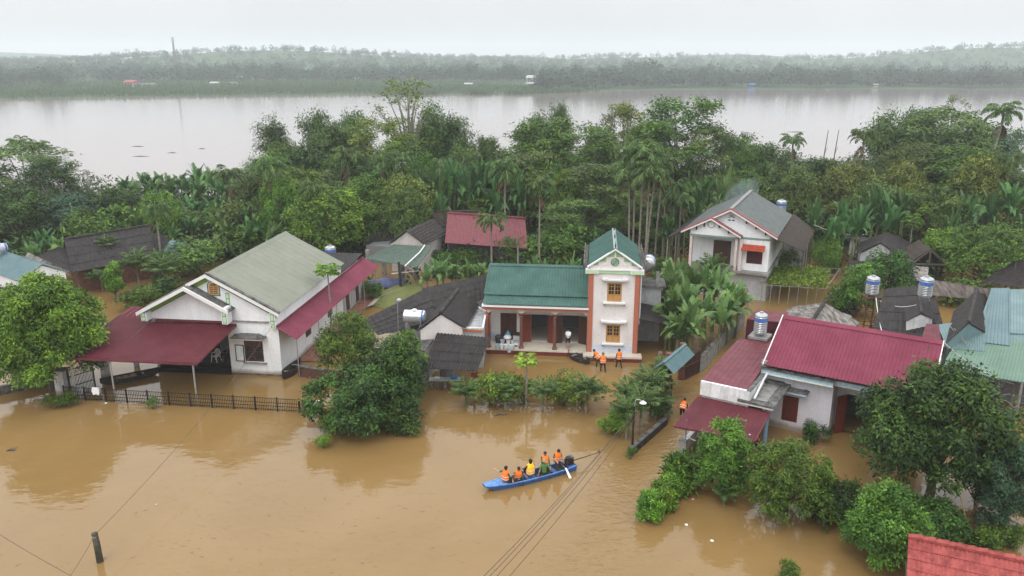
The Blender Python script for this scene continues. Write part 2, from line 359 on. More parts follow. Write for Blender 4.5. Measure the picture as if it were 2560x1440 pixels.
def clumped(lobes, n_clu, m, leaf, rng, ratio=0.45, out=0.8, down=0.25, inner=0.15, young=0.3, spread=0.5, flat=1.0, updir=0.0):
    """lobes: (centre, radius) list; leaf clusters over every lobe, thinner inside"""
    lc = np.array([l[0] for l in lobes], float); lr = np.array([l[1] for l in lobes], float)
    pick = rng.choice(len(lobes), n_clu, p=lr ** 2 / (lr ** 2).sum())
    n = unit(rng.normal(size=(n_clu, 3))); n[:, 2] = np.where(n[:, 2] < -0.35, -n[:, 2], n[:, 2])
    rad = np.where(rng.random(n_clu) < inner, rng.uniform(0.3, 0.8, n_clu), rng.uniform(0.85, 1.12, n_clu))
    rad = np.where(rng.random(n_clu) < 0.07, rad * rng.uniform(1.1, 1.5, n_clu), rad)
    nf = n * np.array([1, 1, flat])
    pos = lc[pick] + nf * (lr[pick] * rad)[:, None]
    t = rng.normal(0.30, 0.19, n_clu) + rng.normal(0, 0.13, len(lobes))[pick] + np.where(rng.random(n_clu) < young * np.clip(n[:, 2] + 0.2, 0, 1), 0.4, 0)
    Cn = np.repeat(pos, m, 0) + rng.normal(scale=leaf * spread, size=(n_clu * m, 3)) * np.array([1, 1, 0.5 if flat < 1 else 1])
    D = np.repeat(n, m, 0) * out + rng.normal(scale=0.6, size=(n_clu * m, 3)) + np.array([0, 0, -down + updir])
    if flat < 1: D[:, 2] *= 0.45
    N = np.repeat(n, m, 0) * 0.9 + np.array([0, 0, 0.45]) + rng.normal(scale=0.32, size=(n_clu * m, 3))
    V, F = leaves(Cn, D, leaf * rng.uniform(0.7, 1.3, n_clu * m), leaf * ratio * rng.uniform(0.8, 1.2, n_clu * m), rng, 0.0, N)
    return V, F, np.clip(np.repeat(t, m) + rng.normal(0, 0.07, n_clu * m), 0, 1)
def limbs(mb, h0, tips, r0, rng, lean=(0, 0), base_z=-0.5):
    """tapered trunk to height h0, a limb to every tip"""
    top = Vector((lean[0], lean[1], h0))
    mb.tube([(0, 0, base_z), (lean[0] * 0.3 + 0.05, lean[1] * 0.3, h0 * 0.5), top], [r0 * 1.25, r0, r0 * 0.75], 7)
    for t in tips:
        t = Vector(t); q = top.lerp(t, 0.5) + Vector((rng.normal(0, 0.15), rng.normal(0, 0.15), 0.12 * (t - top).length))
        mb.tube([top - Vector((0, 0, 0.3)), q, t], [r0 * 0.55, r0 * 0.34, r0 * 0.1], 5)
def lobes_dome(W, H, z0, n, rng, rel=(0.3, 0.46), squash=1.0):
    out = []
    zc = z0 + (H - z0) * 0.42; a = W / 2; c = (H - z0) * 0.58
    for i in range(n):
        u = (i + 0.5) / n; z = 1 - 1.45 * u; ph = i * 2.39996 + rng.normal(0, 0.3)
        rr = math.sqrt(max(0, 1 - z * z)); r = rng.uniform(*rel) * min(a, c * 1.1)
        k = rng.uniform(0.58, 0.8)
        out.append(((rr * math.cos(ph) * (a - r * 0.75) * k / 0.69, rr * math.sin(ph) * (a - r * 0.75) * k / 0.69, zc + z * (c - r * 0.7)), r))
    out.append(((0, 0, zc), min(a, c) * 0.74))
    return out
def tree_dome(name, label, cat, m, W, H, z0, seed, n_lobes=16, n_clu=900, mleaf=7, leaf=0.3, group=None, r0=None, ratio=0.45, squash=1, rel=(0.3, 0.46), young=0.3, down=0.25, b=None, inner=0.15, spread=0.5):
    rng = np.random.default_rng(seed)
    t = thing(name, label, cat, group=group)
    lb = lobes_dome(W, H, z0, n_lobes, rng, rel)
    mb = MB(); limbs(mb, max(z0, 0.15 * H) + 0.1 * (H - z0), [l[0] for l in lb[::2]], r0 or 0.03 * H, rng); mb.build('trunk', b or bark, t)
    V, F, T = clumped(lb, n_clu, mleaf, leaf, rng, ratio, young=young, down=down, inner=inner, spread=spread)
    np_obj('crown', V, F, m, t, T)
    return t
def tree_feather(name, label, cat, m, W, H, seed, n_pads=26, n_clu=800, mleaf=6, leaf=0.4, group=None, low=0.35, sparse=False, b=None):
    rng = np.random.default_rng(seed)
    t = thing(name, label, cat, group=group); lb = []
    for i in range(n_pads):
        u = (i + 0.5) / n_pads; ph = i * 2.4 + rng.normal(0, 0.4)
        z = H * (low + (0.97 - low) * u ** 0.8)
        ex = math.sqrt(max(0.02, 1 - ((u - 0.42) / 0.62) ** 2)); rr = W / 2 * ex * rng.uniform(0.45, 0.95)
        r = W * (rng.uniform(0.10, 0.17) if not sparse else rng.uniform(0.05, 0.09))
        lb.append(((rr * math.cos(ph), rr * math.sin(ph), z), r))
    mb = MB(); limbs(mb, H * low * 0.8, [l[0] for l in lb[:: 1 if sparse else 2]], 0.018 * H, rng, (rng.normal(0, 0.3), rng.normal(0, 0.3))); mb.build('trunk', b or bark_pale, t)
    V, F, T = clumped(lb, n_clu, mleaf, leaf, rng, 0.38, out=0.9, down=0.1, inner=0.5, spread=0.9, flat=0.42)
    np_obj('crown', V, F, m, t, T)
    return t
def tree_bamboo(name, label, cat, m, W, H, seed, n_culm=26, per=34, mleaf=6, leaf=0.55, group=None, lean=0.0):
    rng = np.random.default_rng(seed)
    t = thing(name, label, cat, group=group); mb = MB(); parts = []
    for i in range(n_culm):
        ph = rng.uniform(0, 2 * PI); out = W / 2 * rng.uniform(0.15, 0.95); h = H * rng.uniform(0.62, 1.0) * (1 - 0.16 * (2 * out / W) ** 2)
        tt = np.linspace(0, 1, 14)[:, None]
        d = np.array([math.cos(ph), math.sin(ph), 0]) * out + np.array([lean, 0, 0])
        arc = np.concatenate([np.array([[0.15 * rng.normal(), 0.15 * rng.normal(), 0]]) + d * (0.12 * tt + 0.88 * tt ** 2.6)], 0)
        z = h * (1.12 * tt[:, 0] - 0.16 * tt[:, 0] ** 5 * 1.0)
        z[-3:] -= np.array([0.00, 0.03, 0.09]) * h
        arc[:, 2] = z
        mb.tube([tuple(p) for p in arc[::3]] + [tuple(arc[-1])], np.linspace(0.09, 0.02, len(arc[::3]) + 1), 5)
        k = rng.choice(13, per, p=np.linspace(0.05, 1, 13) / np.linspace(0.05, 1, 13).sum()); f = rng.random(per)[:, None]
        base = arc[k] * (1 - f) + arc[k + 1] * f
        base = base + rng.normal(size=(per, 3)) * np.array([0.075, 0.075, 0.05]) * W
        ct = np.clip(rng.normal(0.36, 0.17, per) + rng.normal(0, 0.1), 0, 1)
        Cn = np.repeat(base, mleaf, 0) + rng.normal(scale=leaf * 0.55, size=(per * mleaf, 3))
        D = rng.normal(scale=0.65, size=(per * mleaf, 3)) + unit(d[None]) * 0.35 + np.array([0, 0, -0.55])
        N = rng.normal(scale=0.5, size=(per * mleaf, 3)) + unit(d[None]) * 0.5 + np.array([0, 0, 0.7])
        V, F = leaves(Cn, D, leaf * rng.uniform(0.7, 1.3, per * mleaf), leaf * 0.26, rng, 0.0, N)
        parts.append((V, F, np.repeat(ct, mleaf)))
    mb.build('culm_clump', culm, t)
    V, F, T = join(parts); np_obj('foliage', V, F, m, t, T)
    return t
def frond(base, az, el, Lf, rng, droop=1.6, nl=22, lw=0.07, ll=0.34, hang=0.5):
    """a feather leaf: rachis strip plus drooping leaflets"""
    t = np.linspace(0, 1, 9); pit = el - droop * t ** 1.4
    dx = np.cumsum(np.cos(pit)) / 9 * Lf; dz = np.cumsum(np.sin(pit)) / 9 * Lf
    h = np.array([math.cos(az), math.sin(az), 0]); pts = np.array(base) + np.outer(dx, h) + np.outer(dz, [0, 0, 1.0]); pts = np.vstack([base, pts])
    side = np.array([-math.sin(az), math.cos(az), 0])
    ts = np.linspace(0.16, 1.0, nl); idx = np.minimum((ts * 9).astype(int), 8); fr = (ts * 9 - idx)[:, None]
    c = pts[idx] * (1 - fr) + pts[idx + 1] * fr; fw = unit(pts[idx + 1] - pts[idx])
    out = []
    for sgn in (-1, 1):
        L = Lf * ll * np.sin(PI * (0.16 + 0.8 * ts)) ** 0.7 * rng.uniform(0.85, 1.1, nl)
        D = side * sgn * 0.75 + fw * 0.6 + np.array([0, 0, -hang]) * rng.uniform(0.5, 1.4, (nl, 1)) + rng.normal(0, 0.1, (nl, 3))
        V, F = leaves(c, D, L, lw * Lf * 0.62, rng); out.append((V, F, np.full(nl, 0.0)))
    w_ = 0.012 * Lf
    rv = np.concatenate([pts + side * w_, pts - side * w_]); k = len(pts)
    out.append((rv, np.array([[i, i + 1, k + i + 1, k + i] for i in range(k - 1)]), np.full(k - 1, 0.5)))
    V, F, T = join(out)
    return V, F, np.clip(T + rng.normal(0.45, 0.16), 0, 1)
def palm(name, label, cat, H, Lf, seed, n=17, m=None, group=None, r=0.10, dead=2, lean=0.0, droop=1.9, hang=0.75, nl=24, young=0.35, el=(1.35, 1.25)):
    rng = np.random.default_rng(seed); m = m or L_palm; el_ = el
    t = thing(name, label, cat, group=group)
    top = (lean, 0.2 * lean, H)
    mb = MB(); mb.tube([(0, 0, -0.5), (lean * 0.2, 0, H * 0.4), (lean * 0.6, 0.1 * lean, H * 0.75), top], [r * 1.15, r, r * 0.9, r * 0.8], 8); mb.build('trunk', palm_trunk, t)
    cs = MB(); cs.tube([(top[0], top[1], H - 0.1), (top[0], top[1], H + 0.28 * Lf), (top[0], top[1], H + 0.42 * Lf)], [r * 1.25, r * 1.05, r * 0.5], 7); cs.build('crownshaft', shaft_green, t)
    b = (top[0], top[1], H + 0.38 * Lf); parts = []
    for i in range(n):
        u = i / n; el = el_[0] - el_[1] * u + rng.normal(0, 0.08)
        parts.append(frond(b, i * 2.4 + rng.normal(0, 0.2), el, Lf * rng.uniform(0.85, 1.1), rng, droop * rng.uniform(0.8, 1.15), nl, hang=hang))
    V, F, T = join(parts); np_obj('crown', V, F, m, t, T)
    if dead:
        parts = [frond((top[0], top[1], H), rng.uniform(0, 6.28), -0.6, Lf * 0.8, rng, 0.9, nl, hang=0.9) for _ in range(dead)]
        V, F, T = join(parts); np_obj('hanging_frond', V, F, deadfrond, t, T)
    return t
def blade(base, az, el, L, Wm, rng, droop=1.3, seg=13, tear=0.65):
    """a banana leaf: midrib arc and torn strips to both sides"""
    t = np.linspace(0, 1, seg + 1); pit = el - droop * t ** 1.6
    st = L / seg
    h = np.array([math.cos(az), math.sin(az), 0]); side = np.array([-math.sin(az), math.cos(az), 0])
    pts = [np.array(base, float)]
    for i in range(seg): pts.append(pts[-1] + (h * math.cos(pit[i]) + np.array([0, 0, 1]) * math.sin(pit[i])) * st)
    pts = np.array(pts); V = []; F = []; T = []
    tw = rng.normal(0, 0.35); t0 = np.clip(rng.normal(0.45, 0.2), 0, 1)
    wd = lambda u: Wm * (math.sin(PI * min(1, 0.12 + 0.88 * u) ** 0.85) ** 0.6 if u < 1 else 0.05)
    for i in range(2, seg):
        for sgn in (-1, 1):
            fall = rng.uniform(0.1, 0.55) if rng.random() < tear else 0.25
            up = np.cross(side, pts[i + 1] - pts[i]); up = up / (np.linalg.norm(up) + 1e-9)
            o = lambda u: (side * sgn * math.cos(tw * 0.3) + np.array([0, 0, 1]) * (0.32 - fall) + up * tw * sgn) * wd(u)
            g = 0.82 if rng.random() < tear else 1.0
            k = len(V); sh = (pts[i + 1] - pts[i]) * 0.5
            V += [pts[i], pts[i + 1], pts[i] + (pts[i + 1] - pts[i]) * g + o((i + g) / seg) + sh, pts[i] + o(i / seg) + sh]
            F.append([k, k + 1, k + 2, k + 3]); T.append(t0 + rng.normal(0, 0.05))
    k = len(V); w_ = 0.02 * L
    for i in range(seg):
        V += [pts[i] + side * w_, pts[i + 1] + side * w_ * 0.7, pts[i + 1] - side * w_ * 0.7, pts[i] - side * w_]; F.append([k, k + 1, k + 2, k + 3]); k += 4; T.append(0.85)
    return np.array(V), np.array(F), np.clip(T, 0, 1)
def banana(name, label, cat, H, seed, stems=3, m=None, group=None, spread=1.0, Lf=2.3, nl=10):
    rng = np.random.default_rng(seed); m = m or L_banana
    t = thing(name, label, cat, group=group); mb = MB(); parts = []
    for s in range(stems):
        x, y = (rng.normal(0, spread * 0.6), rng.normal(0, spread * 0.6)) if s else (0, 0)
        h = (H - Lf * 0.75) * rng.uniform(0.75, 1.0) if s else H - Lf * 0.75
        tx, ty = x + rng.normal(0, 0.15), y + rng.normal(0, 0.15)
        mb.tube([(x, y, -0.4), ((x + tx) / 2, (y + ty) / 2, h * 0.5), (tx, ty, h)], [0.16, 0.13, 0.08], 8)
        for i in range(nl):
            parts.append(blade((tx, ty, h - 0.1), i * 2.4 + rng.normal(0, 0.3), 1.45 - 0.85 * i / nl + rng.normal(0, 0.1), Lf * rng.uniform(0.8, 1.15) * (0.75 if i == 0 else 1), 0.31 * rng.uniform(0.8, 1.2) * Lf / 2.3, rng, 0.5 + 1.7 * i / nl))
    mb.build('stem', banana_stem, t)
    V, F, T = join(parts); np_obj('foliage', V, F, m, t, T)
    return t
def bush(name, label, cat, m, W, H, seed, n_clu=160, mleaf=7, leaf=0.22, group=None, n_lobes=7, ratio=0.45, up=0.25):
    rng = np.random.default_rng(seed); t = thing(name, label, cat, group=group)
    lb = [((rng.normal(0, W * 0.2), rng.normal(0, W * 0.2), H * rng.uniform(0.25, 0.72)), min(W, H) * rng.uniform(0.2, 0.34)) for _ in range(n_lobes)] + [((0, 0, H * 0.35), min(W, H) * 0.36)]
    mb = MB()
    for l in lb: mb.tube([(rng.normal(0, 0.08), rng.normal(0, 0.08), -0.4), tuple(0.6 * c for c in l[0]), l[0]], [0.035, 0.025, 0.01], 5)
    mb.build('stem', bark, t)
    V, F, T = clumped(lb, n_clu, mleaf, leaf, rng, ratio, updir=up); np_obj('foliage', V, F, m, t, T)
    return t
def papaya(name, label, cat, H, W, seed, m, group=None):
    rng = np.random.default_rng(seed); t = thing(name, label, cat, group=group)
    mb = MB(); mb.tube([(0, 0, -0.5), (0.05, 0, H * 0.5), (0.0, 0.05, H * 0.86)], [0.09, 0.075, 0.05], 8)
    parts = []
    for i in range(22):
        az = i * 2.4; el = 1.1 - 1.25 * i / 22; L = W * 0.5 * rng.uniform(0.6, 1)
        a = np.array([0, 0, H * 0.86]); tip = a + L * np.array([math.cos(az) * math.cos(el), math.sin(az) * math.cos(el), math.sin(el)]) * 0.72
        mb.tube([tuple(a - [0, 0, 0.1]), tuple((a + tip) / 2 + [0, 0, 0.05]), tuple(tip)], [0.018, 0.014, 0.01], 4)
        k = 9; an = np.linspace(-2.2, 2.2, k) + az
        D = np.stack([np.cos(an), np.sin(an), np.full(k, -0.35) + rng.normal(0, 0.12, k)], 1)
        V, F = leaves(np.repeat(tip[None], k, 0), D, W * 0.17 * rng.uniform(0.8, 1.1, k), W * 0.075, rng)
        parts.append((V, F, np.full(k, np.clip(rng.normal(0.5, 0.2), 0, 1))))
    mb.build('trunk', bark_pale, t)
    V, F, T = join(parts); np_obj('crown', V, F, m, t, T)
    return t

# ------------------------------------------------------------------ water, banks, far shore
def water_mat():
    m = bpy.data.materials.new('flood_water'); m.use_nodes = True; n = m.node_tree; b = n.nodes['Principled BSDF']
    t = n.nodes.new('ShaderNodeTexCoord')
    def noise(sc, det, rough=0.6, stretch=(1, 1, 1), dist=0.0):
        mp = n.nodes.new('ShaderNodeMapping'); mp.inputs['Scale'].default_value = stretch
        n.links.new(t.outputs['Object'], mp.inputs[0])
        q = n.nodes.new('ShaderNodeTexNoise'); q.inputs['Scale'].default_value = sc; q.inputs['Detail'].default_value = det; q.inputs['Roughness'].default_value = rough; q.inputs['Distortion'].default_value = dist
        n.links.new(mp.outputs[0], q.inputs['Vector']); return q.outputs[0]
    r = n.nodes.new('ShaderNodeValToRGB'); r.color_ramp.elements[0].position = 0.35; r.color_ramp.elements[1].position = 0.65
    r.color_ramp.elements[0].color = (0.190, 0.115, 0.040, 1); r.color_ramp.elements[1].color = (0.218, 0.136, 0.052, 1)
    n.links.new(noise(0.11, 5, 0.6, (1, 1, 1), 0.6), r.inputs[0])
    # specks of floating litter
    sp = n.nodes.new('ShaderNodeMapRange'); sp.inputs[1].default_value = 0.735; sp.inputs[2].default_value = 0.78; sp.inputs[4].default_value = 0.55
    n.links.new(noise(2.1, 3, 0.75, (1, 1.5, 1), 1.0), sp.inputs[0])
    mx = n.nodes.new('ShaderNodeMix'); mx.data_type = 'RGBA'; mx.inputs[7].default_value = (0.05, 0.035, 0.015, 1)
    n.links.new(sp.outputs[0], mx.inputs[0]); n.links.new(r.outputs[0], mx.inputs[6])
    sy = n.nodes.new('ShaderNodeSeparateXYZ'); n.links.new(t.outputs['Object'], sy.inputs[0])          # open river greyed past the yards: sky reflection put into its base colour
    ry = n.nodes.new('ShaderNodeMapRange'); ry.inputs[1].default_value = 100; ry.inputs[2].default_value = 150; n.links.new(sy.outputs['Y'], ry.inputs[0])
    mr_ = n.nodes.new('ShaderNodeMix'); mr_.data_type = 'RGBA'; mr_.inputs[7].default_value = (0.24, 0.20, 0.19, 1)
    n.links.new(ry.outputs[0], mr_.inputs[0]); n.links.new(mx.outputs[2], mr_.inputs[6]); n.links.new(mr_.outputs[2], b.inputs['Base Color'])
    b.inputs['Roughness'].default_value = 0.04; b.inputs['IOR'].default_value = 1.33; b.inputs['Specular IOR Level'].default_value = 0.5
    # ripples: gentle on the pond, choppy in the lane where the current runs
    sxyz = n.nodes.new('ShaderNodeSeparateXYZ'); n.links.new(t.outputs['Object'], sxyz.inputs[0])
    def math_(op, a, bb):
        q = n.nodes.new('ShaderNodeMath'); q.operation = op
        for i, z in enumerate((a, bb)):
            if isinstance(z, (int, float)): q.inputs[i].default_value = z
            else: n.links.new(z, q.inputs[i])
        return q.outputs[0]
    ln = math_('ABSOLUTE', math_('SUBTRACT', sxyz.outputs['X'], math_('MULTIPLY_ADD', sxyz.outputs['Y'], 0.42)), 0) if False else None
    dx = math_('SUBTRACT', sxyz.outputs['X'], math_('ADD', math_('MULTIPLY', sxyz.outputs['Y'], 0.42), -9.6))
    lane = n.nodes.new('ShaderNodeMapRange'); lane.interpolation_type = 'SMOOTHSTEP'; lane.inputs[1].default_value = 3.2; lane.inputs[2].default_value = 0.8
    n.links.new(math_('ABSOLUTE', dx, 0), lane.inputs[0])
    near = n.nodes.new('ShaderNodeMapRange'); near.inputs[1].default_value = 100; near.inputs[2].default_value = 75
    n.links.new(sxyz.outputs['Y'], near.inputs[0])
    lk = math_('MULTIPLY', lane.outputs[0], near.outputs[0])
    hgt = math_('ADD', noise(0.9, 3, 0.5, (1, 1.6, 1), 0.3), math_('MULTIPLY', noise(2.2, 2, 0.5, (0.7, 1.3, 1), 1.2), math_('ADD', math_('MULTIPLY', lk, 3.2), 0.16)))
    bp = n.nodes.new('ShaderNodeBump'); bp.inputs['Strength'].default_value = 0.42; bp.inputs['Distance'].default_value = 0.05
    n.links.new(hgt, bp.inputs['Height']); n.links.new(bp.outputs[0], b.inputs['Normal'])
    return m
wm = MB(); wm.add([(-3200, -60, 0), (3200, -60, 0), (3200, 3000, 0), (-3200, 3000, 0)], [(0, 1, 2, 3)])
struct(wm.build('water', water_mat()))
soil = mat('wet_soil', (0.06, 0.055, 0.03), 0.9, col2=(0.11, 0.10, 0.05), scale=0.5)
bank_green = mat('bank_ground_cover', (0.028, 0.05, 0.018), 0.95, col2=(0.06, 0.085, 0.03), scale=0.4, spec=0.0)
gd = MB(); gd.add([(-3200, -60, -2), (3200, -60, -2), (3200, 3400, -2), (-3200, 3400, -2)], [(0, 1, 2, 3)]); struct(gd.build('ground', soil))
def blob_land(name, pts, z, m):
    """a low mound: outline at the water line, raised inside"""
    c = np.mean(pts, 0); mb = MB(); n = len(pts)
    rings = [(1.0, -0.3), (0.985, 0.06), (0.9, z * 0.8), (0.5, z)]
    v = [(c[0] + (p[0] - c[0]) * k, c[1] + (p[1] - c[1]) * k, h) for k, h in rings for p in pts]
    f = [(i * n + j, i * n + (j + 1) % n, (i + 1) * n + (j + 1) % n, (i + 1) * n + j) for i in range(3) for j in range(n)] + [tuple(3 * n + j for j in range(n))]
    mb.add(v, f); return struct(mb.build(name, m))
blob_land('river_bank', [(-190, 92), (-120, 88), (-60, 90), (-34, 88), (-10, 94), (10, 92), (24, 96), (40, 92), (60, 88), (100, 80), (170, 82), (200, 110), (150, 134), (80, 138), (40, 130), (0, 134), (-40, 130), (-70, 132), (-110, 138), (-180, 136)], 0.5, bank_green)
grass_m = mat('wet_grass', (0.09, 0.115, 0.03), 0.9, col2=(0.15, 0.15, 0.05), scale=2)
gpts = [P(925, 765)[:2], P(985, 780)[:2], P(1065, 735)[:2], P(1055, 712)[:2], P(1010, 705)[:2], P(950, 735)[:2]]
blob_land('grass_bank', gpts, 0.3, grass_m)

# far shore
SH = [(-3300, 430), (-900, 425), (-680, 430), (-455, 446), (-310, 478), (-196, 522), (-120, 545), (-60, 552), (10, 560), (60, 600), (130, 640), (260, 650), (420, 650), (3300, 640)]
def shore(x): return float(np.interp(x, [s[0] for s in SH], [s[1] for s in SH]))
def sstep(a, b, x):
    t = min(1, max(0, (x - a) / (b - a))); return t * t * (3 - 2 * t)
def terr(x, y):
    d = y - shore(x)
    z = -0.4 + 1.1 * sstep(0, 12, d) + 1.2 * sstep(20, 200, d) + 11 * sstep(330, 900, d)
    for hx, hy, a, r in ((930, 1600, 30, 240), (1250, 1900, 20, 300), (-455, 1550, 26, 260), (-150, 1800, 7, 250), (300, 1800, 14, 240), (620, 2300, 24, 260), (-80, 2300, 20, 300), (-1700, 2700, 34, 420), (-1000, 1700, 5, 300), (600, 1900, 6, 200)):
        z += a * math.exp(-((x - hx) ** 2 + (y - hy) ** 2) / (r * r))
    return z
nx_, ny_ = 90, 34
vv = []; ff = []
for j in range(ny_):
    for i in range(nx_):
        x = -3000 + 6000 * i / (nx_ - 1); d = -8 + 2400 * (j / (ny_ - 1)) ** 2.2
        vv.append((x, shore(x) + d, terr(x, shore(x) + d)))
for j in range(ny_ - 1):
    for i in range(nx_ - 1):
        k = j * nx_ + i; ff.append((k, k + 1, k + nx_ + 1, k + nx_))
fl = MB(); fl.add(vv, ff)
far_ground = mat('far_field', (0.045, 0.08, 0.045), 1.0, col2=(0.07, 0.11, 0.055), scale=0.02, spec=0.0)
struct(fl.build('far_land', far_ground, smooth=True))
rng = np.random.default_rng(11)
# reeds and maize on the flood plain
Cs = []; 
for _ in range(26000):
    x = rng.uniform(-620, 30); s = shore(x); d = 2 + abs(rng.normal(0, 90)) if rng.random() < 0.6 else rng.uniform(2, 330)
    if x > -120 and d > 60 + 260 * max(0, (30 - x) / 150): continue
    Cs.append((x, s + d, terr(x, s + d)))
for _ in range(2500):
    x = rng.choice([rng.normal(-66, 9), rng.normal(-22, 4), rng.normal(4, 3.5), rng.normal(32, 14)]); Cs.append((x, shore(x) - rng.uniform(2, 14) + 2, -0.3))
Cs = np.array(Cs); k = len(Cs)
V, F = leaves(Cs, rng.normal(scale=0.25, size=(k, 3)) + [0, 0, 1], rng.uniform(1.8, 3.6, k), rng.uniform(0.7, 1.5, k), rng)
struct(np_obj('reeds', V, F, L_reed, None, np.clip(rng.normal(0.45, 0.22, k), 0, 1)), 'stuff')
# the distant woods: crowns of big leaf clumps over the rising ground
parts = []
for i in range(3600):
    x0 = rng.uniform(-0.70, 0.70); y = (775 if x0 < 0.03 else shore(x0 * 660) + 25) + 1350 * rng.random() ** 1.7; x = x0 * y
    s = rng.uniform(3.2, 6.5); h = rng.uniform(8, 14) * (1 if rng.random() < 0.93 else 1.35); z = terr(x, y)
    n = 52; nrm = unit(rng.normal(size=(n, 3))); nrm[:, 2] = np.abs(nrm[:, 2]) * 1.0 - 0.25
    c = np.array([x, y, z + h * 0.42]) + nrm * np.array([s, s, h * 0.6]) * rng.uniform(0.75, 1.05, (n, 1))
    Vv, Fv = leaves(c, nrm + rng.normal(scale=0.5, size=(n, 3)), rng.uniform(1.6, 2.8, n), rng.uniform(1.4, 2.2, n), rng, 0.0, nrm + [0, 0, 0.5])
    parts.append((Vv, Fv, np.clip(rng.normal(0.35 + rng.normal(0, 0.2), 0.04, n), 0, 1)))
V, F, T = join(parts); struct(np_obj('distant_woods', V, F, L_far, None, T), 'stuff')
def far_tree(seed, W, H, n=300, leaf=1.25):
    return tree_dome('far_tree', 'x', 'tree', L_far, W, H, H * 0.16, seed, 11, n // 2, 4, leaf, 'trees along the far river bank', 0.25, 0.7, rel=(0.3, 0.5))
fp = [far_tree(100 + i, 11 + (i % 3) * 2, 10 + (i % 4) * 1.6) for i in range(6)]
for q in fp: q.location = (0, -500, 0)
FAR_LABEL = 'hazy grey green tree in the wooded strip along the far river bank'
fi = 0; far_used = set()
def put_far(x, y, s, label=FAR_LABEL, group='trees along the far river bank', k=None):
    global fi
    k = fi % 6 if k is None else k; fi += 1
    loc = (x, y, terr(x, y) - 0.3)
    if k not in far_used:
        far_used.add(k); o = fp[k]; o.location = loc; o.scale = (s,) * 3; o.rotation_euler = (0, 0, rng.uniform(0, 6)); o['label'] = label; o['group'] = group
    else: copy_tree(fp[k], loc, rng.uniform(0, 6), label, group, s)
# ------------------------------------------------------------------ building helpers
def shutter_window(parent, x0, x1, z0, z1, y, frame_m=wood_gold, grid=(2, 3), solid=0.4, dep=0.16, name='window'):
    """casement with glazing bars above and wooden panels below, sunk in its opening"""
    f = MB(); t = 0.07
    for b_ in ((x0, x0 + t, z0, z1), (x1 - t, x1, z0, z1), (x0 + t, x1 - t, z0, z0 + t), (x0 + t, x1 - t, z1 - t, z1)):
        f.box(b_[0], y - 0.03, b_[2], b_[1], y + dep, b_[3])
    w_ = f.build(name, frame_m, parent)
    zs = z0 + (z1 - z0) * solid; cx = (x0 + x1) / 2
    MB().box(x0 + t, y + 0.09, z0 + t, x1 - t, y + 0.1, z1 - t).build('pane', glass, w_)
    for a, b_ in ((x0 + t, cx - 0.004), (cx + 0.004, x1 - t)):
        s = MB()
        if solid > 0: s.box(a + 0.05, y + 0.03, z0 + t + 0.05, b_ - 0.05, y + 0.06, zs - 0.05)
        for q in ((a, a + 0.05, z0 + t, z1 - t), (b_ - 0.05, b_, z0 + t, z1 - t)): s.box(q[0], y + 0.02, q[2], q[1], y + 0.075, q[3])
        for z in (z0 + t, zs - 0.025, z1 - t - 0.05): s.box(a + 0.05, y + 0.024, z, b_ - 0.05, y + 0.07, z + 0.05)
        for i in range(1, grid[1]):
            z = zs + (z1 - zs) * i / grid[1]; s.box(a + 0.05, y + 0.03, z - 0.015, b_ - 0.05, y + 0.065, z + 0.015)
        for i in range(1, grid[0]):
            x = a + (b_ - a) * i / grid[0]; s.box(x - 0.015, y + 0.034, zs + 0.025, x + 0.015, y + 0.06, z1 - t - 0.05)
        s.build('shutter', frame_m, w_)
    return w_
def fascia(mb, a, b, y0, y1, th):
    """sloping board under a verge, from a=(x,z) to b=(x,z)"""
    mb.prism([(a[0], y0, a[1]), (b[0], y0, b[1]), (b[0], y0, b[1] - th), (a[0], y0, a[1] - th)], (0, y1 - y0, 0))
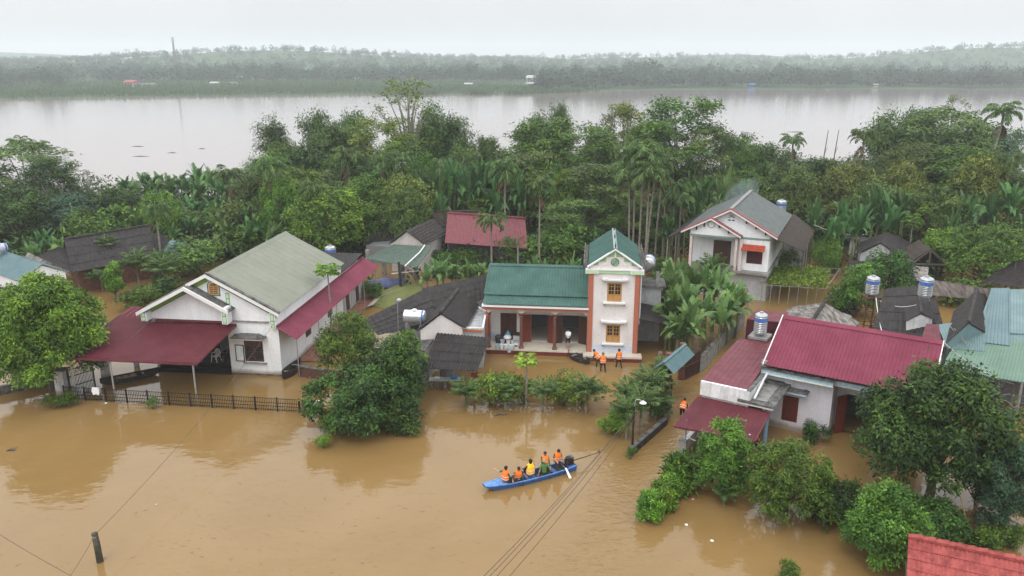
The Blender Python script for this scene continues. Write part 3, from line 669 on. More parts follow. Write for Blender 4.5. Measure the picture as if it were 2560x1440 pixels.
def water_tank(name, label, loc, r=0.45, h=1.25, leg=0.35, horiz=False, rz=0.0, group=None, m=None):
    t = thing(name, label, 'water tank', loc, rz, group)
    if not horiz:
        prof = [(r * 0.72, leg), (r * 0.93, leg + 0.03), (r, leg + 0.1)]
        n = 9; zz = leg + 0.1
        for i in range(n):
            d = (h - 0.1) / n; z = zz + i * d
            prof += [(r, z + d * 0.1), (r * (0.955 if i not in (6, 7) else 1.0), z + d * 0.3), (r * (0.955 if i not in (6, 7) else 1.0), z + d * 0.55), (r, z + d * 0.8)]
        prof += [(r, leg + h), (r * 0.93, leg + h + 0.07), (r * 0.55, leg + h + 0.17), (r * 0.3, leg + h + 0.19), (r * 0.3, leg + h + 0.25), (r * 0.1, leg + h + 0.28)]
        MB().lathe(prof).build('body', m or steel, t, smooth=False)
        b = MB(); b.lathe([(r + 0.006, leg + h * 0.68), (r + 0.008, leg + h * 0.69), (r + 0.008, leg + h * 0.86), (r + 0.006, leg + h * 0.87)]); b.build('band', tank_blue, t)
        s = MB()
        for k in range(4):
            a = k * PI / 2 + 0.4; s.bar((r * 0.9 * math.cos(a), r * 0.9 * math.sin(a), 0), (r * 0.9 * math.cos(a), r * 0.9 * math.sin(a), leg + 0.08), 0.04)
        s.tube([(r * 0.9 * math.cos(k * PI / 8), r * 0.9 * math.sin(k * PI / 8), leg) for k in range(17)], 0.025, 5)
        s.build('stand', steel_d, t)
    else:
        M = Matrix.Rotation(PI / 2, 4, 'Y')
        prof = [(r * 0.5, -h / 2 - 0.12), (r * 0.85, -h / 2 - 0.06), (r, -h / 2)] + [(r * (1 if i % 2 else 0.965), -h / 2 + h * (i + 0.5) / 12) for i in range(12)] + [(r, h / 2), (r * 0.85, h / 2 + 0.06), (r * 0.5, h / 2 + 0.12)]
        MB().lathe(prof, (0, 0, leg + r), 24, M).build('body', m or steel, t)
        b = MB(); b.lathe([(r + 0.004, h / 2 - 0.16), (r + 0.008, h / 2 - 0.15), (r + 0.008, h / 2 - 0.03), (r + 0.004, h / 2 - 0.02)], (0, 0, leg + r), 24, M); b.build('band', tank_blue, t)
        l = MB(); l.lathe([(0.18, 0), (0.2, 0.05), (0.12, 0.1)], (0, 0, leg + 2 * r - 0.02), 14); l.build('lid', trim_white, t)
        s = MB()
        for x in (-h * 0.35, h * 0.35):
            for y in (-r * 0.7, r * 0.7): s.bar((x, y, 0), (x, y, leg + r * 0.35), 0.045)
            s.bar((x, -r * 0.8, leg + 0.1), (x, r * 0.8, leg + 0.1), 0.045)
        s.build('stand', steel_d, t)
    return t
def gable_shell(parent, W, L, zb, ze, zr, th=0.2, m=white, front_holes=(), xm=None):
    """four walls with two gables, local frame"""
    xm = W / 2 if xm is None else xm
    f = MB(); f.wall(0, W, zb, ze, 0, th, front_holes); f.prism([(0, 0, ze), (W, 0, ze), (xm, 0, zr)], (0, th, 0))
    f.wall(0, W, zb, ze, L - th, L); f.prism([(0, L - th, ze), (W, L - th, ze), (xm, L - th, zr)], (0, th, 0))
    f.box(0, th, zb, th, L - th, ze); f.box(W - th, th, zb, W, L - th, ze)
    return f.build('wall', m, parent)

# ------------------------------------------------------------------ A: the white house with the long grey green roof
WA, LA, XM = 9.67, 14.1, 4.835
ra = lambda x: 4.98 + (7.53 - 4.98) * (1 - abs(x - XM) / XM)
A = thing('gabled_house', 'long white house with a grey green sheet roof and a double gable front', 'house', (-26.263, 54.196, 0), -0.119)
f = MB()
f.wall(5.85, 9.67, 0.12, 4.0, 0.3, 0.5, [(6.98, 8.4, 1.04, 2.7)])
f.wall(6.2, 9.67, 4.0, 4.98, 0.3, 0.5); f.wall(0.0, 6.2, 4.15, 4.98, 0.3, 0.5)
f.prism([(0, 0.3, 4.98), (9.67, 0.3, 4.98), (XM, 0.3, 7.45)], (0, 0.2, 0))
f.box(0, 0.5, 0.12, 0.2, LA, 4.98); f.box(9.47, 0.5, 0.12, 9.67, LA, 4.98)
f.wall(0.2, 9.47, 0.12, 4.98, LA - 0.2, LA); f.prism([(0, LA - 0.2, 4.98), (9.67, LA - 0.2, 4.98), (XM, LA - 0.2, 7.45)], (0, 0.2, 0))
f.box(5.85, 0.5, 0.12, 6.05, 3.0, 4.0)
wa = f.build('wall', white, A)
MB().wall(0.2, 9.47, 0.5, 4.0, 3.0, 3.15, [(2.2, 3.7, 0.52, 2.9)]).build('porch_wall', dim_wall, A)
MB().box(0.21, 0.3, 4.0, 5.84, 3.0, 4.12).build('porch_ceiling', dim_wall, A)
MB().box(-0.05, 0.26, 0.0, 9.72, LA + 0.05, 0.117).build('plinth', concrete_dark, A)
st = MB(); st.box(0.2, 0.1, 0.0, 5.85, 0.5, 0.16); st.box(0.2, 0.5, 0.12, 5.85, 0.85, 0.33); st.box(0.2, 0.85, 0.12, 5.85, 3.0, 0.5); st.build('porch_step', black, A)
MB().box(0.25, 0.95, 0.5, 5.8, 2.98, 0.506).build('porch_floor', mat('porch_tile', (0.10, 0.105, 0.11), 0.25, var=0.1), A)
d = MB(); d.box(2.2, 3.05, 0.52, 2.94, 3.12, 2.9); d.box(2.96, 3.05, 0.52, 3.7, 3.12, 2.9); d.build('door', wood_dark, A)
rf = MB(); y0, y1 = -0.05, LA + 0.25; dz = 0.06
rf.sheet((9.95, y0, ra(9.95) + dz), (9.95, y1, ra(9.95) + dz), (XM, y1, 7.53 + dz), (XM, y0, 7.53 + dz), 0.9, 0.03, 0.03)
rf.sheet((-0.28, y0, ra(-0.28) + dz), (-0.28, y1, ra(-0.28) + dz), (XM, y1, 7.53 + dz), (XM, y0, 7.53 + dz), 0.9, 0.03, 0.03)
rfo = rf.build('roof', grey_sheet, A)
rc = MB(); rc.prism([(XM - 0.3, y0 + .3, 7.45), (XM, y0 + .3, 7.66), (XM + 0.3, y0 + .3, 7.45), (XM + 0.28, y0 + .3, 7.49), (XM, y0 + .3, 7.64), (XM - 0.28, y0 + .3, 7.49)][:3] + [(XM, y0 + .3, 7.62)], (0, y1 - y0 - .3, 0)); rc.build('ridge_cap', grey_sheet, rfo)
vb = MB(); fascia(vb, (XM, 7.73), (10.0, 4.98 + 0.0), -0.16, 0.12, 0.10); vb.build('verge_coping', concrete_dark, rfo)
fb = MB(); fascia(fb, (XM - 0.02, 7.60), (9.95, 4.90), -0.14, 0.0, 0.26); fascia(fb, (3.3, 6.83), (XM - 0.02, 7.60), -0.14, 0.0, 0.26)
fascia(fb, (XM, 7.36), (9.8, 4.75), -0.0, 0.3, 0.12)
fb.build('verge_board', trim_white, A)
# small gable in front of the porch
XA = 3.45; rs = lambda x: 6.80 - 0.527 * abs(x - XA)
g = MB(); g.prism([(0.05, 0.0, 4.15), (6.1, 0.0, 4.15), (6.1, 0.0, rs(6.1) - 0.1), (XA, 0.0, rs(XA) - 0.1), (0.05, 0.0, rs(0.05) - 0.1)], (0, 0.297, 0)); gw = g.build('porch_gable', white, A)
fs = MB(); fascia(fs, (-0.32, rs(-0.32)), (XA, rs(XA)), -0.8, -0.68, 0.27); fascia(fs, (XA, rs(XA)), (6.55, rs(6.55)), -0.8, -0.68, 0.27); fs.build('verge_board', trim_white, gw)
so = MB(); fascia(so, (XA, rs(XA) - 0.05), (6.6, rs(6.6) - 0.05), -0.68, 0.3, 0.06); fascia(so, (-0.32, rs(-0.32) - 0.05), (XA, rs(XA) - 0.05), -0.68, 0.3, 0.06); so.build('porch_roof', concrete_dark, gw)
gs = MB(); fascia(gs, (0.3, rs(0.3) - 0.12), (XA, rs(XA) - 0.12), -0.03, -0.005, 0.42); fascia(gs, (3.4, ra(3.4) - 0.13), (XM, ra(XM) - 0.13), 0.27, 0.297, 0.42); gs.build('green_band', green_soffit, gw)
gl = MB(); fascia(gl, (0.3, rs(0.3) - 0.54), (XA, rs(XA) - 0.54), -0.035, -0.005, 0.05); fascia(gl, (5.6, ra(5.6) - 0.47), (9.5, ra(9.5) - 0.47), 0.272, 0.297, 0.06); gl.build('green_line', green_line, gw)
pl = MB()
for x in (-0.02, 6.02): MB().box(x, -0.7, 4.15, x + 0.42, -0.002, 4.98 + (0.35 if x > 3 else -0.2)).build('corner_pier', white, gw)

MB().box(9.2, 0.0, 3.72, 9.62, 0.297, 4.85).build('corner_pier', white, A)
gp = []
for x, y, zs in ((0.07, -0.702, ((4.2, 4.45), (4.5, 4.74))), (6.12, -0.702, ((4.25, 4.72), (4.78, 5.2))), (6.0, 0.298, ((5.35, 5.7), (5.75, 6.12))), (9.3, -0.002, ((3.8, 4.25), (4.3, 4.76)))):
    for z0, z1 in zs:
        o = MB().box(x, y - 0.012, z0, x + 0.22, y, z1).build('green_panel', green_trim, A)
        q = MB()
        for b_ in ((x - 0.03, x, z0 - 0.03, z1 + 0.03), (x + 0.22, x + 0.25, z0 - 0.03, z1 + 0.03), (x, x + 0.22, z1, z1 + 0.03), (x, x + 0.22, z0 - 0.03, z0)): q.box(b_[0], y - 0.014, b_[2], b_[1], y, b_[3])
        q.build('panel_border', green_line, o)
gv = MB(); arch = [(5.13 + 0.34 * math.cos(a), 0.29, 6.62 + 0.26 * math.sin(a)) for a in np.linspace(0, PI, 9)]
gv.prism([(5.47, 0.29, 6.02)] + arch + [(4.79, 0.29, 6.02)], (0, -0.035, 0)); gvo = gv.build('gable_vent', wood_gold, A)
gv = MB()
for i in range(4):
    for x in (4.86, 5.16): gv.box(x, 0.245, 6.1 + i * 0.13, x + 0.25, 0.254, 6.15 + i * 0.13)
for a in (0.5, 0.9, 1.3, 1.84, 2.24, 2.64): gv.bar((5.13 + 0.08 * math.cos(a), 0.25, 6.63 + 0.07 * math.sin(a)), (5.13 + 0.26 * math.cos(a), 0.25, 6.63 + 0.2 * math.sin(a)), 0.03)
gv.build('louvre', wood_dark, gvo)
gv = MB()
pa = [(5.56, 0.29, 5.95)] + [(5.13 + 0.43 * math.cos(a), 0.29, 6.64 + 0.34 * math.sin(a)) for a in np.linspace(0, PI, 9)] + [(4.70, 0.29, 5.95)]
for i in range(len(pa)): gv.bar(pa[i], pa[(i + 1) % len(pa)], 0.06)
gv.build('border', green_line, gvo)
def dove(parent, x, z, y, s=1.0, flip=1, m=trim_white):
    pts = [(-.55, .05), (-.3, .12), (-.42, .42), (-.12, .17), (0, .55), (.12, .14), (.34, .1), (.5, .2), (.42, .02), (.5, -.18), (.25, -.1), (0, -.2), (-.28, -.08)]
    return MB().prism([(x + flip * a * s, y, z + b * s) for a, b in pts], (0, -0.03, 0)).build('dove_relief', m, parent)
dove(A, 2.9, 5.55, -0.002, 0.62, 1, mat('relief_pink_white', (0.72, 0.66, 0.66), 0.7, var=0.05))
MB().box(6.05, 0.2, 4.04, 9.2, 0.297, 4.14).build('string_course', concrete, A)
wn = shutter_window(A, 6.98, 8.4, 1.04, 2.7, 0.34, wood_dark, (1, 9), 0.0, 0.1, 'window')
o = MB().box(6.98, 0.30, 2.2, 8.4, 0.36, 2.66).build('transom', wood_dark, wn)
s = MB(); s.box(6.3, 0.23, 1.03, 6.36, 0.27, 2.3); s.box(6.9, 0.23, 1.03, 6.96, 0.27, 2.3); s.box(6.36, 0.23, 1.03, 6.9, 0.27, 1.09); s.box(6.36, 0.23, 2.24, 6.9, 0.27, 2.3)
so_ = s.build('open_casement', iron, A); MB().box(6.36, 0.24, 1.09, 6.9, 0.26, 2.24).build('pane', mat('frosted_pane', (0.62, 0.68, 0.66), 0.2), so_)
MB().box(6.85, 0.15, 0.92, 8.6, 0.297, 1.0).build('window_sill', concrete, A)
h = MB(); h.box(6.45, -0.25, 2.84, 8.6, 0.297, 2.98); ho = h.build('window_hood', trim_white, A)
h = MB(); h.prism([(6.3, -0.38, 2.98), (8.75, -0.38, 2.98), (8.62, -0.2, 3.16), (8.2, 0.05, 3.2), (6.85, 0.05, 3.2), (6.45, -0.2, 3.16)], (0, 0.24, 0.01)); h.box(6.3, -0.38, 2.978, 8.75, 0.295, 3.04); h.build('hood_slab', concrete_dark, ho)
# carport canopy
cp = thing('carport_canopy', 'wide maroon sheet canopy on slim steel posts before the white house porch', 'canopy', (-26.263, 54.196, 0), -0.119)
q = MB(); q.sheet((0.32, -5.4, 3.1), (6.45, -5.42, 3.1), (6.6, 0.2, 3.9), (0.1, -0.02, 3.86), 0.16, 0.03, 0.03); q.sheet((-2.75, -5.35, 3.09), (0.28, -5.4, 3.09), (0.08, 0.6, 3.88), (-3.0, 1.1, 3.88), 0.16, 0.03, 0.03)
q.box(6.36, -5.4, 3.02, 6.46, -5.38, 3.1)
cpr = q.build('roof_sheet', maroon, cp)
q = MB(); q.sheet((-3.3, 1.5, 3.7), (0.2, 0.75, 3.7), (0.2, 2.6, 4.05), (-2.9, 2.8, 4.05), 0.5, 0.06, 0.03); q.build('rear_sheet', maroon, cp)
q = MB(); q.bar((-2.75, -5.42, 3.0), (6.47, -5.42, 3.0), 0.06, 0.14); q.bar((6.47, -5.42, 3.02), (6.62, 0.15, 3.82), 0.06, 0.14); q.build('edge_flashing', maroon_l, cp)
MB().box(0.7, -0.03, 3.98, 6.0, -0.003, 4.12).build('flashing', maroon_l, cp)
for x, y in ((0.35, -5.3), (6.1, -5.25), (-2.55, -5.2), (-2.6, -1.5), (3.2, -0.2)):
    MB().tube([(x, y, -0.4), (x, y, 3.05 + 0.14 * (y + 5.3))], 0.055, 8).build('post', steel_d, cp)
# the long awning down the side wall
sa = thing('side_awning', 'narrow maroon sheet awning on thin poles along the long side wall of the white house', 'awning', (-26.263, 54.196, 0), -0.119)
q = MB(); q.sheet((11.15, -0.1, 3.0), (11.15, 20.6, 3.0), (9.69, 20.6, 3.85), (9.69, -0.1, 3.85), 0.25, 0.03, 0.025); q.build('roof_sheet', maroon_b, sa)
q = MB(); q.bar((9.72, -0.1, 3.95), (9.72, 20.6, 3.95), 0.12, 0.03); q.build('flashing', maroon_b, sa)
for y in (0.2, 4.6, 8.8, 12.6, 16.2, 20.0): MB().tube([(11.0, y, -0.4), (11.0, y, 3.04)], 0.035, 6).build('pole', steel_d, sa)
an = thing('rear_annex', 'low grey walled annex under the far end of the maroon awning', 'annex', (-26.263, 54.196, 0), -0.119)
MB().wall(4.2, 9.6, -0.3, 3.7, 14.2, 20.2).build('wall', grey_wall, an)
MB().sheet((4.0, 14.2, 3.75), (9.65, 14.2, 3.75), (9.65, 20.5, 4.3), (4.0, 20.5, 4.3), 0.3, 0.03, 0.03).build('roof', dark_roof, an)
for y in (15.2, 18.0): MB().box(9.6, y, 0.2, 9.64, y + 0.8, 2.2).build('door', wood_dark, an)
for y0 in (5.2, 10.2): 
    o = MB().box(9.672, y0, 1.2, 9.70, y0 + 1.1, 2.5).build('side_window', wood_dark, A); MB().box(9.70, y0 + 0.1, 1.3, 9.712, y0 + 1.0, 2.4).build('pane', glass, o)
ya = mat('muddy_brick_yard', (0.20, 0.085, 0.055), 0.7, col2=(0.30, 0.15, 0.10), scale=1.5)
yd = MB(org=(-26.263, 54.196, 0)); pts = [P(715, 905), P(760, 870), P(895, 740), P(952, 738), P(880, 800), P(800, 905)]
yd = MB(); yd.prism([(p[0], p[1], -0.4) for p in pts], (0, 0, 0.5)); struct(yd.build('side_yard', ya))

# ------------------------------------------------------------------ B: the house with the green roof and the tower
B = thing('village_house', 'cream house with green sheet roof, tiled veranda and two storey tower', 'house', (-2.016, 57.957, 0), -0.105)
MB().box(-0.05, 0.0, -0.4, 7.75, 9.0, 0.32).build('plinth', darkred, B)
MB().box(-0.1, -0.05, 0.32, 7.75, 9.0, 0.45).build('veranda_floor', tile_floor, B)
f = MB(); f.wall(0.15, 7.8, 0.45, 3.85, 1.9, 2.1, [(0.9, 2.2, 0.47, 2.75), (3.35, 4.67, 0.47, 2.72), (5.82, 7.1, 0.47, 2.72)])
f.box(0.0, 2.1, 0.45, 0.2, 8.8, 3.85); f.wall(0.0, 7.8, 0.45, 3.85, 8.6, 8.8)
f.box(0.2, 2.1, 3.7, 7.8, 8.6, 3.8)
f.build('wall', pinkwhite, B)
MB().box(0.25, 2.12, 0.452, 7.75, 8.58, 0.458).build('hall_floor', tile_floor, B)
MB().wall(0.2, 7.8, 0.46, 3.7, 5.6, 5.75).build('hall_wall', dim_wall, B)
bt = MB(); bt.wall(0.15, 7.8, 0.451, 1.0, 1.885, 1.9, [(0.9, 2.2, 0.4, 1.1), (3.35, 4.67, 0.4, 1.1), (5.82, 7.1, 0.4, 1.1)]); bt.build('wainscot', mat('pale_blue_tile', (0.50, 0.54, 0.61), 0.3, var=0.08, scale=5), B)
o = MB().box(0.9, 1.96, 0.47, 1.54, 2.02, 2.73).box(1.56, 1.96, 0.47, 2.2, 2.02, 2.73).build('door', wood_dark, B)
q = MB()
for x in (0.98, 1.64):
    for z in (0.6, 1.4, 2.15): q.box(x, 1.94, z, x + 0.48, 1.96, z + (0.6 if z < 2 else 0.45))
q.build('panel', wood_dark, o)
for hx, sg, a in ((3.35, -1, 0.25), (4.67, 1, 0.55), (5.82, -1, 0.35), (7.1, 1, 0.45)):       # folded-back leaves
    l = MB(); c_ = (hx + sg * 0.33 * math.cos(a), 1.88 - 0.33 * math.sin(a) - 0.06, 1.595); l.obox(c_, 0.66, 0.05, 2.25, -sg * a)
    lo = l.build('door', wood_red if hx < 5 else wood_dark, B)
    q = MB()
    for z in (-0.75, 0.0, 0.72): q.obox((c_[0], c_[1] - 0.03, c_[2] + z), 0.46, 0.02, 0.55, -sg * a)
    q.build('panel', wood_red if hx < 5 else wood_dark, lo)
# a second, inner pair closer to the pillars
for x in (0.18, 2.72, 5.30):
    c_ = MB(); r0 = 0.13
    c_.lathe([(0.2, 0.45), (0.2, 0.55), (0.15, 0.6), (r0, 0.7), (r0 * 0.92, 2.95), (0.16, 3.0), (0.16, 3.05), (0.12, 3.1), (0.21, 3.25), (0.21, 3.32)], (x, 0.28, 0), 14)
    c_.build('column', mat('brown_column', (0.15, 0.065, 0.05), 0.5, var=0.15), B)
MB().box(-0.1, 0.1, 0.45, 0.14, 0.5, 3.3).build('corner_pillar', brick, B)
ar = MB()                                                                    # scalloped beam over the veranda
for xa, xb in ((0.2, 2.62), (2.82, 5.2), (5.4, 7.7)):
    k = 10; top = []; bot = []
    for i in range(k + 1):
        u = i / k; x = xa + (xb - xa) * u; e_ = min(u, 1 - u); z = 3.3 + 0.22 * min(1, (e_ / 0.16)) ** 0.5
        bot.append((x, 0.2, z))
    ar.prism([(xa, 0.2, 3.62)] + bot + [(xb, 0.2, 3.62)], (0, 0.18, 0))
for x in (0.18, 2.72, 5.30, 7.72): ar.box(x - 0.11, 0.196, 3.3, x + 0.11, 0.384, 3.62)
ar.build('arched_beam', mat('cream_beam', (0.62, 0.57, 0.50), 0.6, var=0.05), B)
MB().box(-0.2, -0.02, 3.62, 7.82, 0.4, 3.86).build('brick_frieze', brick, B)
ev = MB(); ev.box(-0.3, -0.16, 3.86, 7.86, 0.5, 3.98); ev.build('eave_cornice', trim_white, B)
q = MB(); q.box(-0.2, 0.1, 3.98, 7.8, 2.0, 4.0); q.build('veranda_ceiling', pinkwhite, B)
rf = MB(); rf.sheet((-0.2, -0.12, 4.1), (7.82, -0.12, 4.1), (7.82, 1.0, 4.5), (-0.2, 1.0, 4.5), 0.22, 0.035, 0.02)
rf.sheet((-0.16, 0.85, 4.56), (7.8, 0.85, 4.56), (7.8, 4.1, 6.15), (-0.16, 4.1, 6.15), 0.22, 0.035, 0.02)
rf.sheet((-0.16, 8.9, 4.2), (7.8, 8.9, 4.2), (7.8, 4.1, 6.15), (-0.16, 4.1, 6.15), 0.22, 0.035, 0.02)
ro = rf.build('roof', green_sheet, B)
q = MB(); q.prism([(-0.2, 3.85, 6.1), (-0.2, 4.1, 6.24), (-0.2, 4.35, 6.1), (-0.2, 4.1, 6.2)], (8.0, 0, 0)); q.build('ridge_cap', green_sheet, ro)
q = MB(); q.prism([(-0.02, 0.3, 3.98), (-0.02, 8.7, 3.98), (-0.02, 4.1, 6.1)], (0.18, 0, 0)); q.build('gable', pinkwhite, B)
q = MB(); q.box(-0.24, 0.85, 4.5, -0.17, 0.87, 4.56); q.bar((-0.2, 0.85, 4.6), (-0.2, 4.1, 6.19), 0.1, 0.04); q.build('verge_flashing', green_sheet, ro)
# the tower (frame of its own angle is the same as the house to half a degree)
TX = 7.85; TW = 3.72; TY = 0.05; TL = 7.4
f = MB(); f.wall(TX, TX + TW, 0.45, 7.0, TY, TY + 0.2, [(TX + 1.35, TX + 2.45, 4.53, 5.99), (TX + 1.38, TX + 2.44, 1.27, 2.69)])
f.box(TX, TY + 0.2, 0.45, TX + 0.2, TY + TL, 7.0); f.box(TX + TW - 0.2, TY + 0.2, 0.45, TX + TW, TY + TL, 7.0); f.wall(TX, TX + TW, 0.45, 7.0, TY + TL, TY + TL + 0.2)
f.box(TX + 0.2, TY + 0.2, 3.6, TX + TW - 0.2, TY + TL, 3.75); f.box(TX + 0.2, TY + 0.2, 6.85, TX + TW - 0.2, TY + TL, 6.98)
tw = f.build('tower_wall', pinkwhite, B)
q = MB()
for x in (TX - 0.06, TX + TW - 0.32): q.box(x, TY - 0.06, 0.45, x + 0.38, TY - 0.002, 6.72)
q.box(TX + TW + 0.002, TY - 0.06, 0.45, TX + TW + 0.06, TY + 0.4, 6.72); q.build('brick_pilaster', brick, tw)
MB().box(TX + 0.33, TY - 0.02, 0.452, TX + TW - 0.33, TY - 0.002, 1.05).build('wainscot', MATS['pale_blue_tile'], tw)
MB().box(TX - 0.3, TY - 0.85, -0.4, TX + TW + 0.35, TY + 0.0, 0.3).build('step_riser', darkred, B)
MB().box(TX - 0.32, TY - 0.88, 0.3, TX + TW + 0.37, TY + 0.0, 0.45).build('step_slab', tile_floor, B)
for z0, z1 in ((4.53, 5.99), (1.27, 2.69)):
    shutter_window(tw, TX + 1.36, TX + 2.44, z0 + 0.01, z1 - 0.01, TY + 0.03, wood_gold, (2, 3), 0.36)
    q = MB(); q.box(TX + 1.05, TY - 0.34, z1 + 0.22, TX + 2.78, TY - 0.003, z1 + 0.32); q.box(TX + 0.95, TY - 0.36, z1 + 0.3, TX + 1.4, TY - 0.003, z1 + 0.38); q.box(TX + 2.45, TY - 0.36, z1 + 0.3, TX + 2.88, TY - 0.003, z1 + 0.38); q.build('window_hood', trim_white, tw)
    q = MB()
    for x in (TX + 1.12, TX + 2.62): q.box(x, TY - 0.3, z1 + 0.1, x + 0.07, TY - 0.003, z1 + 0.218); q.box(x, TY - 0.22, z0 - 0.28, x + 0.1, TY - 0.003, z0 - 0.142)
    q.build('bracket', concrete, tw)
    MB().box(TX + 1.08, TY - 0.26, z0 - 0.14, TX + 2.72, TY - 0.003, z0 - 0.04).build('window_sill', trim_white, tw)
q = MB(); q.box(TX - 0.22, TY - 0.12, 6.75, TX + TW + 0.22, TY - 0.003, 6.97); q.build('cornice_band', green_trim, tw)
q = MB(); q.box(TX - 0.3, TY - 0.2, 6.97, TX + TW + 0.3, TY + 0.25, 7.06); q.box(TX - 0.3, TY - 0.18, 6.70, TX + 0.68, TY - 0.125, 6.96); q.box(TX + TW - 0.68, TY - 0.18, 6.70, TX + TW + 0.3, TY - 0.125, 6.96); cc = q.build('cornice', trim_white, tw)
q = MB(); q.box(TX - 0.24, TY - 0.19, 6.73, TX + 0.6, TY - 0.182, 6.93); q.box(TX + TW - 0.6, TY - 0.19, 6.73, TX + TW + 0.24, TY - 0.182, 6.93); q.build('cornice_panel', green_trim, cc)
CXT = TX + TW / 2; ZR = 8.62
rt = lambda x: ZR - (ZR - 7.2) * abs(x - CXT) / (TW / 2 + 0.18)
q = MB(); q.prism([(TX + 0.05, TY, 7.06), (TX + TW - 0.05, TY, 7.06), (TX + TW - 0.05, TY, rt(TX + TW - .05) - 0.14), (CXT, TY, ZR - 0.16), (TX + 0.05, TY, rt(TX + .05) - 0.14)], (0, 0.2, 0)); gd_ = q.build('tower_gable', pinkwhite, tw)
q = MB(); fascia(q, (TX - 0.18, 7.24), (CXT, ZR + 0.02), TY - 0.2, TY + 0.05, 0.12); fascia(q, (CXT, ZR + 0.02), (TX + TW + 0.18, 7.24), TY - 0.2, TY + 0.05, 0.12); q.build('verge_board', trim_white, gd_)
q = MB()                                                                     # stepped green panels under the verge
for sg in (-1, 1):
    for a, b_, zb in ((0.06, 0.62, 7.98), (0.66, 1.2, 7.62), (1.22, 1.62, 7.32)):
        zt = lambda x: rt(CXT + sg * x) - 0.16
        if zt(b_) > zb: q.prism([(CXT + sg * a, TY - 0.012, zb), (CXT + sg * b_, TY - 0.012, zb), (CXT + sg * b_, TY - 0.012, zt(b_)), (CXT + sg * a, TY - 0.012, zt(a))], (0, 0.011, 0))
q.build('green_panel', mat('mid_green_panel', (0.22, 0.40, 0.20), 0.6, var=0.08), gd_)
q = MB(); cz = 7.6
ring = [(CXT + 0.29 * math.cos(a), TY - 0.03, cz + 0.29 * math.sin(a)) for a in np.linspace(0, 2 * PI, 25)]
q.tube(ring, 0.028, 5)
for i in range(-2, 3):
    h_ = math.sqrt(0.29 ** 2 - (i * 0.105) ** 2); q.box(CXT + i * 0.105 - 0.018, TY - 0.04, cz - h_, CXT + i * 0.105 + 0.018, TY - 0.002, cz + h_)
for i, z in enumerate((-0.18, -0.07, 0.07, 0.18)):
    x0, x1 = ((-0.21, 0.0), (-0.27, 0.11), (-0.11, 0.27), (0.0, 0.21))[i]; q.box(CXT + x0, TY - 0.043, cz + z - 0.018, CXT + x1, TY - 0.003, cz + z + 0.018)
q.build('round_emblem', mat('emblem_green', (0.10, 0.26, 0.12), 0.6), gd_)
dove(gd_, CXT - 0.75, 7.38, TY - 0.002, 0.28, -1); dove(gd_, CXT + 0.75, 7.38, TY - 0.002, 0.28, 1)
rf = MB(); yb = TY + TL - 0.05
for sg in (-1, 1):
    rf.sheet((CXT + sg * (TW / 2 + 0.1), TY - 0.12, 7.26), (CXT + sg * (TW / 2 + 0.1), yb, 7.26), (CXT, yb, ZR + 0.03), (CXT, TY - 0.12, ZR + 0.03), 0.22, 0.03, 0.02)
tr = rf.build('tower_roof', green_sheet, tw)
q = MB(); q.prism([(CXT - 0.14, TY - 0.1, ZR + 0.0), (CXT, TY - 0.1, ZR + 0.1), (CXT + 0.14, TY - 0.1, ZR + 0.0), (CXT, TY - 0.1, ZR + 0.05)], (0, TL, 0)); q.build('ridge_cap', mat('ridge_grey', (0.25, 0.30, 0.29), 0.5), tr)
for y in (0.0, 3.2, 6.2): MB().lathe([(0.06, 0), (0.04, 0.1), (0.07, 0.18), (0.03, 0.26), (0.01, 0.5)], (CXT, TY + y, ZR + 0.08), 8).build('finial', iron, tr)
q = MB()
for sg in (-1, 1):
    x = CXT + sg * (TW / 2 + 0.18); q.box(min(x, x + sg * 0.3), TY + 0.1, 7.0, max(x, x + sg * 0.3), TY + TL + 0.2, 7.1); q.box(min(x + sg * 0.22, x + sg * 0.3), TY + 0.1, 7.1, max(x + sg * 0.22, x + sg * 0.3), TY + TL + 0.2, 7.32)
q.build('side_gutter', concrete_dark, tw)
q = MB(); x = TX + TW + 0.1; q.tube([(x + 0.05, TY + 0.5, 7.0), (x + 0.05, TY + 0.5, 3.4), (x + 0.02, TY + 0.6, 2.6)], 0.05, 6); q.build('downpipe', pvc, tw)
# lean-to, wash block and tank beside the tower
sh = thing('lean_to_shed', 'dark sheet lean-to and grey wash block standing against the tower side', 'shed', (-2.016, 57.957, 0), -0.105)
q = MB(); q.sheet((TX + TW + 4.3, 0.6, 2.3), (TX + TW + 4.0, 8.8, 2.7), (TX + TW + 0.15, 8.8, 3.4), (TX + TW + 0.15, 0.4, 3.1), 0.3, 0.04, 0.03, 'wave', 4, 0.03); q.build('roof', dark_roof, sh)
q = MB(); q.box(TX + TW + 0.2, 4.2, -0.4, TX + TW + 2.0, 6.2, 4.6); q.build('wash_block', grey_wall, sh); q = MB(); q.box(TX + TW + 0.15, 3.9, 4.6, TX + TW + 2.35, 6.4, 4.75); q.build('roof_slab', concrete_dark, sh)
q = MB(); q.box(TX + TW + 1.55, 4.4, 4.75, TX + TW + 1.8, 4.65, 5.75); q.box(TX + TW + 0.35, 4.4, 4.75, TX + TW + 0.6, 4.65, 5.75); q.build('tank_pier', concrete, sh)
for x, y in ((TX + TW + 4.1, 0.8), (TX + TW + 4.0, 4.5), (TX + TW + 3.9, 8.5)): MB().tube([(x, y, -0.4), (x, y, 2.4)], 0.06, 6).build('post', steel_d, sh)
MB().wall(TX + TW + 0.2, TX + TW + 4.0, -0.3, 2.6, 8.7, 8.85).build('back_wall', dim_wall, sh)
def locB(x, y, z, o=(-2.016, 57.957, -0.105)): c, s_ = math.cos(o[2]), math.sin(o[2]); return (o[0] + c * x - s_ * y, o[1] + s_ * x + c * y, z)
